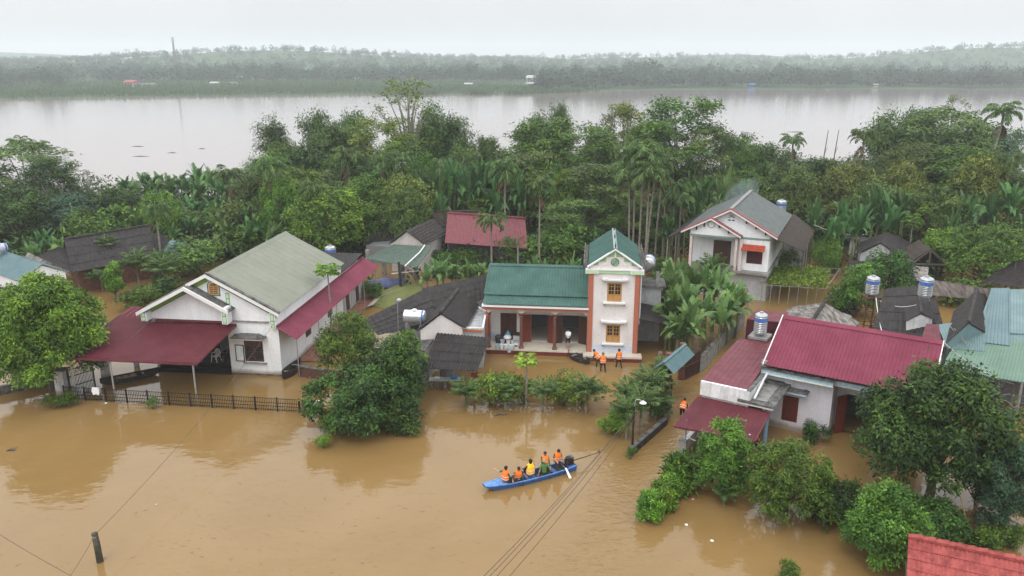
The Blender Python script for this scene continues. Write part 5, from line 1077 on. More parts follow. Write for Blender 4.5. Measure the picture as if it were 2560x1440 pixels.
water_tank('water_tank', 'steel tank with blue band high on a rusty iron tower', P(2178, 740, 3.55), 0.52, 1.25, 0.25)
t = thing('tank_tower', 'rusty braced iron tower carrying a steel tank', 'tank tower', (*P(2178, 740, 3.55)[:2], 0)); q = MB()
for sx_, sy_ in ((-1, -1), (1, -1), (1, 1), (-1, 1)): MB().bar((sx_ * 0.62, sy_ * 0.62, -0.4), (sx_ * 0.5, sy_ * 0.5, 3.5), 0.09).build('leg', rustiron, t)
for z in (1.2, 2.4, 3.45):
    for a, b_ in (((-1, -1), (1, -1)), ((1, -1), (1, 1)), ((1, 1), (-1, 1)), ((-1, 1), (-1, -1))): q.bar((a[0] * 0.56, a[1] * 0.56, z), (b_[0] * 0.56, b_[1] * 0.56, z), 0.05)
for a, b_ in (((-.6, -.6, 0.1), (.55, -.6, 2.4)), ((.6, -.6, 0.1), (-.55, -.6, 2.4)), ((.6, -.6, 0.1), (.55, .6, 2.4)), ((.6, .6, 0.1), (.55, -.6, 2.4))): q.bar(a, b_, 0.045)
q.box(-0.6, -0.6, 3.5, 0.6, 0.6, 3.55); q.build('bracing', rustiron, t)
water_tank('water_tank', 'steel tank with blue band sitting on the sprawling dark roof', P(2310, 748, 4.35), 0.52, 1.3, 0.3)
water_tank('water_tank', 'steel tank with blue band behind the grey green roof ridge', P(828, 660, 2.9), 0.52, 1.35, 0.3)
t = thing('masonry_block', 'grey block base under the tank behind the grey green roof', 'tank base', (*P(828, 660, 2.9)[:2], 0)); MB().box(-0.7, -0.6, -0.4, 0.7, 0.7, 2.75).build('pier', concrete, t); MB().box(-0.8, -0.7, 2.75, 0.8, 0.8, 2.9).build('slab', concrete_dark, t)
# teal and green shed: one plane, three paints
A3 = [Vector(P(2351, 922, 3.1)), Vector(P(2560, 956, 3.1)), Vector(P(2478, 723, 5.1))]
PN = (A3[1] - A3[0]).cross(A3[2] - A3[0]).normalized()
def onpl(px, py, up=0.0):
    d = Vector(_ray(px, py)); o = Vector((0, 0, CAM_H)); k = (A3[0] - o).dot(PN) / d.dot(PN); return o + d * k + PN * up
t = thing('patched_shed', 'big shed roofed in patched teal and pale green sheets', 'shed', (*onpl(2450, 850).xy, 0)); o_ = t.location
for nm, pp, m, up in (('base_sheet', [(2405, 931), (2700, 979), (2720, 722), (2478, 722)], teal_pale, -0.04), ('green_sheet', [(2351, 922), (2700, 979), (2700, 850), (2392, 850)], green_pale, 0.0), ('teal_sheet', [(2368, 872), (2462, 880), (2466, 800), (2343, 812)], teal_pale, 0.03), ('teal_sheet', [(2458, 858), (2524, 866), (2524, 722), (2477, 722)], teal_sheet, 0.06), ('teal_sheet', [(2514, 834), (2720, 842), (2720, 736), (2514, 728)], teal_pale, 0.03), ('maroon_sheet', [(2300, 862), (2356, 875), (2347, 813), (2315, 811)], maroon_l, 0.05)):
    mb = MB((o_.x, o_.y, 0)); mb.sheet(*[onpl(a, b_, up) for a, b_ in pp], 0.2, 0.03, 0.02); mb.build(nm, m, t)
for px, py in ((2358, 925), (2440, 938), (2560, 958), (2640, 968)):
    p = onpl(px, py); MB((o_.x, o_.y, 0)).tube([(p.x, p.y + 0.15, -0.5), (p.x, p.y + 0.15, p.z - 0.05)], 0.08, 6).build('post', concrete, t)
mb = MB((o_.x, o_.y, 0)); a, b_ = onpl(2356, 900), onpl(2700, 945); mb.prism([(a.x + 0.6, a.y + 3, -0.4), (b_.x + 0.6, b_.y + 3, -0.4), (b_.x + 0.6, b_.y + 3, 3.2), (a.x + 0.6, a.y + 3, 3.2)], (0.1, 0.2, 0)); mb.build('back_wall', dim_wall, t)
# red tiled roof in the corner
r0, r1 = Vector(P(2271, 1343, 2.6)), Vector(P(2560, 1405, 2.6)); r1 = r0 + (r1 - r0) * 1.25
al = (r1 - r0).normalized(); pn = Vector((al.y, -al.x, 0)); e0, e1 = r0 + pn * 2.6 - Vector((0, 0, 1.3)), r1 + pn * 2.6 - Vector((0, 0, 1.3))
px_house('tiled_gatehouse', 'little gatehouse with glossy red clay tile roof', 'gatehouse', e0, e1, r0, r1, red_tile, pinkwhite, 0.17, 'wave', 6, 0.35, 0.25, red_tile, lap=0.035, amp=0.05)
# teal gate roof, gate and lane walls
t = thing('lane_gate', 'gateway with a small ridged teal sheet roof and dark iron leaf', 'gate', (*P(1700, 940, 0)[:2], 0)); o_ = t.location
r0, r1 = Vector(P(1659, 907, 3.2)), Vector(P(1714, 861, 3.2)); e0, e1 = Vector(P(1685, 935, 2.6)), Vector(P(1737, 887, 2.6))
mb = MB((o_.x, o_.y, 0)); mb.sheet(e0, e1, r1, r0, 0.2, 0.02, 0.02); b0, b1 = 2 * r0 - e0, 2 * r1 - e1; b0.z = b1.z = 2.6; mb.sheet(b0, b1, r1, r0, 0.2, 0.02, 0.02); ro = mb.build('roof', mat('teal_gate_sheet', (0.060, 0.118, 0.130), 0.5, col2=(0.085, 0.155, 0.165), scale=1.5), t)
mb = MB((o_.x, o_.y, 0)); mb.bar(r0 + Vector((0, 0, 0.03)), r1 + Vector((0, 0, 0.03)), 0.2, 0.04); mb.build('ridge_cap', MATS['teal_gate_sheet'], ro)
for a in (P(1702, 948, 0), P(1668, 975, 0)): MB((o_.x, o_.y, 0)).box(a[0] - 0.2, a[1] - 0.2, -0.5, a[0] + 0.2, a[1] + 0.2, 2.75).build('pillar', mat('brick_red_pillar', (0.15, 0.06, 0.05), 0.7, var=0.2), t)
a, b_ = Vector(P(1711, 950, 0)), Vector(P(1748, 932, 0)); mb = MB((o_.x, o_.y, 0))
for i in range(13): p = a.lerp(b_, i / 12); mb.bar(p + Vector((0, 0, -0.3)), p + Vector((0, 0, 1.95)), 0.035)
for z in (0.1, 1.0, 1.9): mb.bar(a + Vector((0, 0, z)), b_ + Vector((0, 0, z)), 0.06)
mb.build('gate_leaf', rustiron, t)
mb = MB((o_.x, o_.y, 0)); a2, b2 = a.lerp(b_, 0.02), a.lerp(b_, 0.98); mb.prism([a2 + Vector((0, 0.02, 0.0)), b2 + Vector((0, 0.02, 0.0)), b2 + Vector((0, 0.02, 1.7)), a2 + Vector((0, 0.02, 1.7))], (0.01, 0.02, 0)); mb.build('gate_sheet', iron, t)
def low_wall(label, pts, h, m, th=0.2, name='garden_wall', cap=None):
    t = thing(name, label, 'wall', (*pts[0][:2], 0)); mb = MB((*pts[0][:2], 0)); cm_ = MB((*pts[0][:2], 0))
    for a, b_ in zip(pts, pts[1:]):
        a, b_ = Vector((*a[:2], h / 2 - 0.25)), Vector((*b_[:2], h / 2 - 0.25)); d = b_ - a
        mb.obox((a + b_) / 2, d.length, th, h + 0.5, math.atan2(d.y, d.x)); cm_.obox((a + b_) / 2 + Vector((0, 0, h / 2 + 0.25 + 0.04)), d.length + 0.05, th + 0.08, 0.075, math.atan2(d.y, d.x))
    mb.build('wall', m, t); cm_.build('coping', cap or concrete_dark, t); return t
black_wall = mat('blackened_wall', (0.022, 0.018, 0.016), 0.9, col2=(0.06, 0.05, 0.042), scale=2)
low_wall('low blackened wall edging the palm garden along the current', [P(1676, 1012, 0), P(1664, 1062, 0), P(1575, 1140, 0)], 0.45, black_wall)
low_wall('grey block wall along the lane under the banana clump', [P(1752, 930, 0), P(1808, 862, 0), P(1858, 815, 0)], 1.15, concrete, 0.2)
t = thing('gate_panel', 'narrow dark sheet gate panel standing at the garden corner', 'gate', P(1676, 1000, 0)); q = MB(); a = Vector(P(1676, 1018, 0)); b_ = Vector(P(1667, 960, 0)); o_ = Vector(P(1676, 1000, 0))
q.prism([a - o_ + Vector((0, 0, -.3)), b_ - o_ + Vector((0, 0, -.3)), b_ - o_ + Vector((0, 0, 1.7)), a - o_ + Vector((0, 0, 1.9))], (0.05, 0, 0)); q.build('sheet', rustiron, t); q = MB(); q.bar(a - o_ + Vector((0, 0, -.3)), a - o_ + Vector((0, 0, 2.0)), 0.09); q.bar(b_ - o_ + Vector((0, 0, -.3)), b_ - o_ + Vector((0, 0, 1.8)), 0.09); q.build('frame', iron, t)
# middle: dark roofs, gabled kitchen, lean-to
t = roof_piece('long_shed', 'long dark fibre cement roof curving between the white house and the green roof', 'shed', [P(945, 838, 2.3), P(1090, 800, 2.9), P(1075, 716, 4.4), P(908, 800, 2.7)], dark_roof, 0.45, 'wave', 5, False, jit=0.01)
roof_piece('', '', '', [P(1075, 792, 3.0), P(1226, 742, 3.6), P(1226, 684, 4.9), P(1055, 721, 4.3)], dark_roof, 0.45, 'wave', 4, False, t=t, part='rear_roof', jit=0.01)
o_ = t.location; mb = MB((o_.x, o_.y, 0)); pt = [P(1000, 800, 2.0), P(1180, 770, 2.0), P(1210, 715, 2.0), P(1070, 735, 2.0)]; mb.prism([(p[0], p[1], -0.4) for p in pt], (0, 0, 2.9)); mb.build('wall', dim_wall, t)
px_house('kitchen_house', 'small white kitchen with a dark tiled gable beside the veranda', 'house', P(1164, 820, 3.25), P(1197, 761, 3.25), P(1101, 783, 4.5), P(1145, 726, 4.5), dark_roof, pinkwhite, 0.35, 'wave', 5, 0.3, 0.15, old_tile, jit=0.01)
k_ = thing('gutter_terrace', 'small flat concrete gutter terrace with orange edge between kitchen and veranda', 'terrace', (*P(1180, 815, 3.1)[:2], 0)); o_ = k_.location
pt = [P(1150, 820, 3.05), P(1207, 822, 3.05), P(1215, 780, 3.05), P(1190, 766, 3.05)]
mb = MB((o_.x, o_.y, 0)); mb.prism([(p[0], p[1], 2.9) for p in pt], (0, 0, 0.12)); mb.build('slab', mat('wet_terrace', (0.22, 0.22, 0.23), 0.2, var=0.3), k_)
mb = MB((o_.x, o_.y, 0)); [mb.bar((*pt[i][:2], 3.07), (*pt[i + 1][:2], 3.07), 0.12, 0.14) for i in (0, 1, 2)]; mb.build('rim', white_dirty, k_)
mb = MB((o_.x, o_.y, 0)); mb.bar((pt[0][0], pt[0][1] - 0.07, 2.9), (pt[1][0], pt[1][1] - 0.07, 2.9), 0.06, 0.14); mb.build('edge_tile', mat('orange_edge', (0.42, 0.14, 0.06), 0.6), k_)
mb = MB((o_.x, o_.y, 0)); mb.prism([(p[0], p[1], -0.4) for p in pt], (0, 0, 3.28)); mb.build('wall', grey_wall, k_)
t = roof_piece('corrugated_lean_to', 'dark corrugated lean-to over the flooded washing place beside the kitchen', 'shed', [P(1062, 922, 2.15), P(1192, 929, 2.15), P(1226, 845, 2.95), P(1092, 833, 2.95)], dark_roof, 0.24, 'wave', 4, False, amp=0.07, lap=0.04, jit=0.01)
o_ = t.location
for px, py in ((1070, 968), (1186, 985), (1100, 905), (1205, 905)):
    p = P(px, py, 0); MB((o_.x, o_.y, 0)).tube([(p[0], p[1], -0.5), (p[0], p[1], 2.3 + max(0, (p[1] - o_.y)) * 0.15)], 0.07, 7).build('post', bark_pale, t)
mb = MB((o_.x, o_.y, 0)); p = P(1150, 890, 0); mb.obox((p[0], p[1], 2.72), 1.2, 0.12, 0.06, 0.15, 0.25); mb.build('loose_plank', bark_pale, t)
mb = MB((o_.x, o_.y, 0)); a, b_ = P(1100, 880, 0), P(1215, 888, 0); mb.prism([(a[0], a[1], -0.4), (b_[0], b_[1], -0.4), (b_[0], b_[1], 2.9), (a[0], a[1], 2.9)], (0, 0.15, 0)); mb.build('back_wall', dim_wall, t)
t = thing('flat_roofed_store', 'low black flat roofed store carrying the white tank', 'store', (*P(1040, 880, 0)[:2], 0)); o_ = t.location
pt = [P(1005, 860, 2.3), P(1062, 885, 2.3), P(1090, 832, 2.75), P(1030, 815, 2.75)]
mb = MB((o_.x, o_.y, 0)); mb.prism([(p[0], p[1], 2.4) for p in pt], (0, 0, 0.12)); mb.build('roof', concrete_dark, t); mb = MB((o_.x, o_.y, 0)); mb.prism([(p[0] * 0.999, p[1], -0.4) for p in pt], (0, 0, 2.78)); mb.build('wall', grey_wall, t)
for px, py in ((1020, 832), (1055, 838)): p = P(px, py, 2.5); MB((o_.x, o_.y, 0)).box(p[0] - 0.17, p[1] - 0.2, 2.52, p[0] + 0.17, p[1] + 0.2, 3.25).build('tank_pier', concrete, t)
water_tank('water_tank', 'white topped tank on its side on a stand beside the kitchen gable', P(1037, 808, 3.3), 0.46, 1.45, 0.1, True, -0.1, m=mat('whitish_steel', (0.72, 0.74, 0.76), 0.25, metal=0.7, var=0.05))
mat('blue_tarp', (0.10, 0.16, 0.42), 0.5, col2=(0.45, 0.5, 0.6), scale=1.2)
t = thing('tarpaulin', 'blue and white tarpaulin slung in the shade beside the black store', 'tarpaulin', (*P(965, 880, 0)[:2], 0)); q = MB(); vs = [(x * 0.5 - 1.4, y * 0.5, 1.7 + 0.2 * math.sin(x * 1.3 + y) + 0.15 * y) for y in range(4) for x in range(7)]; q.add(vs, [(y * 7 + x, y * 7 + x + 1, (y + 1) * 7 + x + 1, (y + 1) * 7 + x) for y in range(3) for x in range(6)]); q.build('sheet', MATS['blue_tarp'], t, True)
for x in (-1.4, 1.6): MB().tube([(x, 0, -0.4), (x, 0, 1.8)], 0.04, 5).build('pole', bark, t)
# far side tarp tunnel and path
t = thing('tarp_tunnel', 'low round tunnel covered in blue grey tarpaulin on the grass', 'tarpaulin', (*P(965, 718, 0)[:2], 0.1), 0.35)
for k, m in ((0, MATS.get('tarp_grey') or mat('tarp_grey', (0.06, 0.07, 0.16), 0.55, col2=(0.12, 0.13, 0.24), scale=2)),):
    q = MB(); n_ = 9; L_ = [(-1.9, 0.55), (-0.9, 0.62), (0.0, 0.7), (0.55, 0.62), (0.6, 0.55), (1.5, 0.6), (1.9, 0.5)]
    v = [(x, r_ * math.cos(a), r_ * 1.3 * math.sin(a)) for x, r_ in L_ for a in np.linspace(0, PI, n_)]; q.add(v, [(i * n_ + j, i * n_ + j + 1, (i + 1) * n_ + j + 1, (i + 1) * n_ + j) for i in range(len(L_) - 1) for j in range(n_ - 1)] + [tuple(range(n_)), tuple((len(L_) - 1) * n_ + j for j in range(n_))]); q.build('cover', m, t, True)
pth = mat('pale_mud_path', (0.30, 0.26, 0.2), 0.9, col2=(0.42, 0.38, 0.31), scale=3)
q = MB(); pp = [P(925, 765, .25), P(950, 740, .3), P(1000, 722, .32), P(1045, 708, .32)]; v = []
for i, p in enumerate(pp): v += [(p[0] - 0.25, p[1] - 0.35, p[2] + 0.02), (p[0] + 0.25, p[1] + 0.35, p[2] + 0.02)]
q.add(v, [(2 * i, 2 * i + 2, 2 * i + 3, 2 * i + 1) for i in range(len(pp) - 1)]); struct(q.build('path', pth))
# ------------------------------------------------------------------ people
skin = mat('skin', (0.42, 0.24, 0.16), 0.55, var=0.06)
shirt_g = mat('police_green_cloth', (0.055, 0.075, 0.025), 0.85, col2=(0.08, 0.105, 0.04), scale=8)
shirt_gb = mat('bright_green_cloth', (0.06, 0.13, 0.035), 0.85, col2=(0.085, 0.17, 0.05), scale=8)
pants_g = mat('wet_green_trousers', (0.018, 0.024, 0.014), 0.8, col2=(0.035, 0.045, 0.025), scale=6)
shirt_w = mat('white_cloth', (0.75, 0.75, 0.76), 0.85, var=0.05)
cloth_k = mat('black_cloth', (0.015, 0.015, 0.017), 0.85, var=0.3)
hair_m = mat('black_hair', (0.008, 0.007, 0.007), 0.5, var=0.3)
orange = mat('orange_life_vest', (0.80, 0.14, 0.015), 0.6, col2=(0.88, 0.20, 0.03), scale=6)
yellow = mat('yellow_orange_life_vest', (0.85, 0.42, 0.02), 0.6, col2=(0.9, 0.5, 0.04), scale=5)
reflect = mat('reflective_tape', (0.80, 0.72, 0.62), 0.4, var=0.05)
helmet_m = mat('green_helmet', (0.09, 0.10, 0.05), 0.6, var=0.15)
helmet_l = mat('pale_green_cap', (0.22, 0.24, 0.15), 0.7, var=0.1)
def ik(a, c, l1, l2, hint):
    a, c, h = Vector(a), Vector(c), Vector(hint); d = c - a; L = min(d.length, (l1 + l2) * 0.995); u = d.normalized()
    x = (l1 * l1 - l2 * l2 + L * L) / (2 * L); y = math.sqrt(max(1e-4, l1 * l1 - x * x)); h = (h - u * h.dot(u)).normalized()
    return a + u * x + h * y, a + u * L
def person(label, loc, rz, pelvis=0.88, lean=(0, 0), hands=((-0.26, 0.1, 0.78), (0.26, 0.1, 0.78)), feet=((-0.1, 0, 0.05), (0.1, 0, 0.05)), head=(0, 0), vest=None, shirt=shirt_g, pants=pants_g, hat=None, sleeves=0.5, knee=(0, 1, 0.3), elbow=(0, -1, -0.3), group=None, short=False, s=0.95):
    """one skinned figure facing +y; hands and feet are targets for two-bone limbs"""
    t = thing('person', label, 'person', loc, rz, group); t.scale = (s, s, s)
    pel = Vector((0, 0, pelvis)); Rm = Matrix.Rotation(-lean[0], 3, 'X') @ Matrix.Rotation(lean[1], 3, 'Y')
    up = lambda x, y, z: pel + Rm @ Vector((x, y, z))
    J = {'pel': pel, 'waist': up(0, 0.01, 0.17), 'chest': up(0, 0.01, 0.36), 'neck': up(0, 0, 0.53)}
    Hm = Rm.lerp(Matrix.Identity(3), 0.5) @ Matrix.Rotation(head[0], 3, 'Z') @ Matrix.Rotation(-head[1], 3, 'X')
    hp = lambda x, y, z: J['neck'] + Hm @ Vector((x, y, z))
    J['h0'] = hp(0, 0.015, 0.07); J['h1'] = hp(0, 0.025, 0.14); J['h2'] = hp(0, 0.012, 0.225)
    rad = {'pel': (0.155, 0.12), 'waist': (0.145, 0.11), 'chest': (0.17, 0.125), 'neck': (0.062, 0.06), 'h0': (0.066, 0.066), 'h1': (0.08, 0.092), 'h2': (0.07, 0.085)}
    B_ = [('pel', 'waist', 1), ('waist', 'chest', 1), ('chest', 'neck', 1), ('neck', 'h0', 0), ('h0', 'h1', 0), ('h1', 'h2', 0)]
    for i, sg in enumerate((-1, 1)):
        k = 'LR'[i]; J['s' + k] = up(sg * 0.19, 0, 0.45)
        e_, w_ = ik(J['s' + k], hands[i], 0.29, 0.26, (sg * 0.35 + elbow[0], elbow[1], elbow[2])); J['e' + k], J['w' + k] = e_, w_
        d = (w_ - e_).normalized(); p = d.cross(Vector((sg, 0.2, 0.1))).normalized(); q = d.cross(p)
        J['p' + k] = w_ + d * 0.075
        rad.update({'s' + k: (0.07, 0.075), 'e' + k: (0.045, 0.045), 'w' + k: (0.03, 0.027), 'p' + k: (0.042, 0.02)})
        B_ += [('chest', 's' + k, 1), ('s' + k, 'e' + k, 1), ('e' + k, 'w' + k, 0), ('w' + k, 'p' + k, 0)]
        for f_ in range(4):
            a = J['p' + k] + d * 0.015 + q * (f_ - 1.5) * 0.021; ln = (0.068, 0.08, 0.076, 0.058)[f_]
            J[f'f{f_}{k}'] = a + d * ln * 0.5; J[f'g{f_}{k}'] = a + d * ln * 0.9 + p * sg * 0.02
            rad[f'f{f_}{k}'] = rad[f'g{f_}{k}'] = (0.009, 0.009); B_ += [('p' + k, f'f{f_}{k}', 0), (f'f{f_}{k}', f'g{f_}{k}', 0)]
        J['t0' + k] = w_ + d * 0.045 + q * 0.045; J['t1' + k] = w_ + d * 0.085 + q * 0.058; rad['t0' + k] = rad['t1' + k] = (0.011, 0.011); B_ += [('w' + k, 't0' + k, 0), ('t0' + k, 't1' + k, 0)]
        J['hp' + k] = pel + Vector((sg * 0.095, 0, -0.04)); kn, an_ = ik(J['hp' + k], feet[i], 0.43, 0.42, (sg * 0.15 + knee[0], knee[1], knee[2]))
        J['k' + k], J['a' + k] = kn, an_; fd = Vector((sg * 0.15, 1, 0)); J['o' + k] = an_ + fd * 0.15 + Vector((0, 0, -0.03))
        rad.update({'hp' + k: (0.095, 0.1), 'k' + k: (0.062, 0.064), 'a' + k: (0.043, 0.045), 'o' + k: (0.04, 0.03)})
        B_ += [('pel', 'hp' + k, 2), ('hp' + k, 'k' + k, 2), ('k' + k, 'a' + k, 0 if short else 2), ('a' + k, 'o' + k, 0 if short else 3)]
    names = list(J); ix = {n_: i for i, n_ in enumerate(names)}
    me = bpy.data.meshes.new('skeleton'); me.from_pydata([J[n_] for n_ in names], [(ix[a], ix[b_]) for a, b_, _ in B_], [])
    ob = bpy.data.objects.new('skeleton', me); C.objects.link(ob); md = ob.modifiers.new('s', 'SKIN'); md.branch_smoothing = 0.3; ob.modifiers.new('u', 'SUBSURF').levels = 1; ob.modifiers['u'].render_levels = 1
    if not me.skin_vertices: me.skin_vertices.new() if hasattr(me.skin_vertices, 'new') else None
    for n_ in names: me.skin_vertices[0].data[ix[n_]].radius = rad[n_]; me.skin_vertices[0].data[ix[n_]].use_root = n_ == 'pel'
    dg = bpy.context.evaluated_depsgraph_get(); res = bpy.data.meshes.new_from_object(ob.evaluated_get(dg)); bpy.data.objects.remove(ob); bpy.data.meshes.remove(me)
    res.materials.clear()
    for m in (skin, shirt, pants, cloth_k): res.materials.append(m)
    pc = np.empty(len(res.polygons) * 3); res.polygons.foreach_get('center', pc); pc = pc.reshape(-1, 3); best = np.full(len(pc), 9.0); mi = np.zeros(len(pc), np.int32)
    for a, b_, k in B_:
        A_, D = np.array(J[a]), np.array(J[b_] - J[a]); u = np.clip(((pc - A_) @ D) / max(1e-9, D @ D), 0, 1); ds = np.linalg.norm(pc - A_ - u[:, None] * D, axis=1) - rad[a][0] * 0.6
        kk = np.full(len(pc), k)
        if k == 2 and short and a.startswith('hp'): kk = np.where(u > 0.8, 0, 2)
        if a[0] == 's' and b_[0] == 'e' and sleeves < 1: kk = np.where(u > sleeves + 0.35, 0, 1)
        if a[0] == 'e' and b_[0] == 'w' and sleeves > 1: kk = np.full(len(pc), 1)
        up_ = ds < best; best = np.where(up_, ds, best); mi = np.where(up_, kk, mi)
    res.polygons.foreach_set('material_index', mi); res.polygons.foreach_set('use_smooth', np.ones(len(mi), bool)); res.update()
    res.name = 'body'; bo = bpy.data.objects.new('body', res); C.objects.link(bo); bo.parent = t
    # face, ears, hair or hat
    q = MB(); q.add([hp(-0.012, 0.105, 0.135), hp(0.012, 0.105, 0.135), hp(0, 0.128, 0.125), hp(0, 0.104, 0.17)], [(0, 1, 2), (0, 2, 3), (1, 3, 2), (0, 3, 1)]); [q.prism([hp(x + a_, 0.06 + 0.01 * 0, 0.12 + b_) - Vector((0, 0, 0)) for a_, b_ in ((-0.004, 0), (0.004, 0.01), (0.006, 0.04), (-0.004, 0.045))], Hm @ Vector((0, -0.035, 0))) for x in (-0.078, 0.078)]; q.build('nose', skin, bo)
    q = MB(); [q.add([hp(x - 0.016, 0.108, 0.160), hp(x + 0.016, 0.108, 0.160), hp(x + 0.014, 0.106, 0.172), hp(x - 0.014, 0.106, 0.172)], [(0, 1, 2, 3)]) for x in (-0.032, 0.032)]; q.build('eye', hair_m, bo)
    M4 = Matrix.Translation(hp(0, 0.0, 0.165)) @ Hm.to_4x4()
    q = MB(); n_ = 12; prof = [(0.099, -0.035 if hat is None else 0.03), (0.104, 0.03 if hat is None else 0.035), (0.098, 0.075), (0.07, 0.112), (0.02, 0.127)]
    v = []
    for r_, z in prof:
        for k in range(n_):
            a = 2 * PI * k / n_; yy = math.sin(a); zz = z + (0.075 if hat is None and yy > 0.3 and z < 0.03 else 0)
            v.append(M4 @ Vector((r_ * 0.9 * math.cos(a), r_ * 1.06 * yy, zz)))
    q.add(v, [(i * n_ + k, i * n_ + (k + 1) % n_, (i + 1) * n_ + (k + 1) % n_, (i + 1) * n_ + k) for i in range(4) for k in range(n_)] + [tuple(4 * n_ + k for k in range(n_))])
    if hat is not None:
        v = [M4 @ Vector((r_ * 0.92 * math.cos(2 * PI * k / n_), r_ * 1.1 * math.sin(2 * PI * k / n_), z)) for r_, z in ((0.1, 0.035), (0.145, 0.02)) for k in range(n_)]; q.add(v, [(k, (k + 1) % n_, n_ + (k + 1) % n_, n_ + k) for k in range(n_)])
    q.build('hair' if hat is None else 'helmet', hair_m if hat is None else hat, t, True)
    if vest:
        def band(levels, m, nm, par, g=0.0):
            q = MB(); n_ = 16; v = []
            for z, rx, ry in levels:
                for k in range(n_):
                    a = 2 * PI * k / n_; v.append(up((rx + g) * abs(math.cos(a)) ** 0.8 * (1 if math.cos(a) > 0 else -1), (ry + g) * abs(math.sin(a)) ** 0.8 * (1 if math.sin(a) > 0 else -1) + 0.01, z))
            q.add(v, [(i * n_ + k, i * n_ + (k + 1) % n_, (i + 1) * n_ + (k + 1) % n_, (i + 1) * n_ + k) for i in range(len(levels) - 1) for k in range(n_)])
            return q.build(nm, m, par, True)
        vo = band([(-0.04, 0.185, 0.15), (-0.05, 0.21, 0.175), (0.1, 0.225, 0.185), (0.25, 0.225, 0.19), (0.38, 0.215, 0.19), (0.47, 0.185, 0.165), (0.525, 0.12, 0.125), (0.585, 0.098, 0.115), (0.575, 0.07, 0.085)], vest, 'life_vest', t)
        for z in (0.06, 0.22): band([(z - 0.02, 0.2225, 0.185), (z - 0.015, 0.226, 0.189), (z + 0.015, 0.226, 0.189), (z + 0.02, 0.2235, 0.187)], reflect, 'reflective_band', vo, 0.004)
    return t
WG = 'rescuers wading by the tower steps'
person('rescuer in orange vest and green helmet wading with back turned by the tower step', P(1507, 933, -0.12), 0.15, hands=((-0.2, 0.35, 0.95), (0.3, 0.25, 0.85)), feet=((-0.14, 0.12, 0.02), (0.18, -0.18, 0.02)), lean=(0.12, 0), vest=orange, hat=helmet_m, sleeves=2)
person('bareheaded rescuer bending to drag the black boat by its bow', P(1497, 921, -0.15), 1.15, hands=((-0.15, 0.6, 0.72), (0.2, 0.58, 0.7)), feet=((-0.15, 0.15, 0.02), (0.15, -0.2, 0.02)), lean=(0.75, 0), vest=orange, sleeves=2)
person('bareheaded rescuer in orange vest wading alone below the tower window', P(1547, 923, -0.12), 0.5, hands=((-0.28, 0.15, 0.78), (0.25, 0.05, 0.75)), feet=((-0.1, 0.25, 0.02), (0.12, -0.25, 0.02)), lean=(0.06, 0), vest=orange, sleeves=2, head=(0.4, 0))
person('man in white shirt and black shorts standing on the veranda looking at his hands', locB(6.35, 0.55, 0.46), PI - 0.4, hands=((-0.07, 0.3, 1.12), (0.07, 0.3, 1.12)), shirt=shirt_w, pants=cloth_k, short=True, head=(0, 0.45), knee=(0, 1, 0), s=1.0)
person('rescuer in dark clothes and orange vest stooping in the current beside the porch roof', P(1704, 1052, -0.35), -0.5, hands=((-0.2, 0.6, 0.55), (0.2, 0.6, 0.6)), lean=(0.85, 0), vest=orange, shirt=cloth_k, pants=cloth_k, sleeves=2)
person('figure in black with orange vest crouching under the edge of the porch roof', P(1890, 1122, -0.35), 2.2, pelvis=0.62, hands=((-0.2, 0.45, 0.5), (0.2, 0.45, 0.5)), feet=((-0.14, 0.1, 0.05), (0.14, 0.0, 0.05)), lean=(0.8, 0), vest=orange, shirt=cloth_k, pants=cloth_k, sleeves=2)
person('rescuer in orange vest half hidden behind the banana leaves below the white house', P(1860, 752, -0.2), PI * 0.8, vest=orange, shirt=mat('blue_cloth', (0.03, 0.06, 0.25), 0.8), pants=pants_g, sleeves=2)

# ------------------------------------------------------------------ boats
bow, stern = Vector(P(1210, 1224, 0.1)), Vector(P(1434, 1166, 0.1)); BL = (stern - bow).length; BA = math.atan2((stern - bow).y, (stern - bow).x)
def locS(x, y, z): return (bow.x + math.cos(BA) * x - math.sin(BA) * y, bow.y + math.sin(BA) * x + math.cos(BA) * y, z)
blue_b = mat('blue_boat_paint', (0.020, 0.055, 0.20), 0.55, col2=(0.05, 0.13, 0.34), scale=6, lo=0.3, hi=0.7)
blue_bl = mat('pale_blue_boat_paint', (0.05, 0.14, 0.36), 0.55, col2=(0.17, 0.32, 0.56), scale=7, lo=0.35, hi=0.7)
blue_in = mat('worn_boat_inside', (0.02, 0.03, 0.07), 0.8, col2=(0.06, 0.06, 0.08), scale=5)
boat = thing('rescue_boat', 'long narrow blue wooden boat carrying six people', 'boat', (bow.x, bow.y, 0), BA)
stn = [(0.0, 0.21, 0.36), (0.5, 0.3, 0.31), (1.4, 0.42, 0.27), (2.6, 0.5, 0.27), (3.9, 0.5, 0.28), (4.9, 0.44, 0.30), (BL, 0.36, 0.33)]
def hull(off, zb, m, nm, inner=False):
    v = []; f_ = []
    for x, hw, zt in stn:
        hw -= off; keel = max(zb, 0.30 - 0.5 * x) if x < 0.6 else zb
        v += [(x, -hw, zt), (x, -hw * 0.78, keel), (x, hw * 0.78, keel), (x, hw, zt)]
    for i in range(len(stn) - 1): f_ += [(4 * i + j, 4 * i + j + 1, 4 * i + j + 5, 4 * i + j + 4) for j in range(3)]
    f_ += [(0, 1, 2, 3), tuple(4 * (len(stn) - 1) + j for j in (3, 2, 1, 0))]
    return MB().add(v, f_).build(nm, m, boat)
hull(0.0, -0.12, blue_b, 'hull'); hull(0.045, 0.025, blue_in, 'inside')
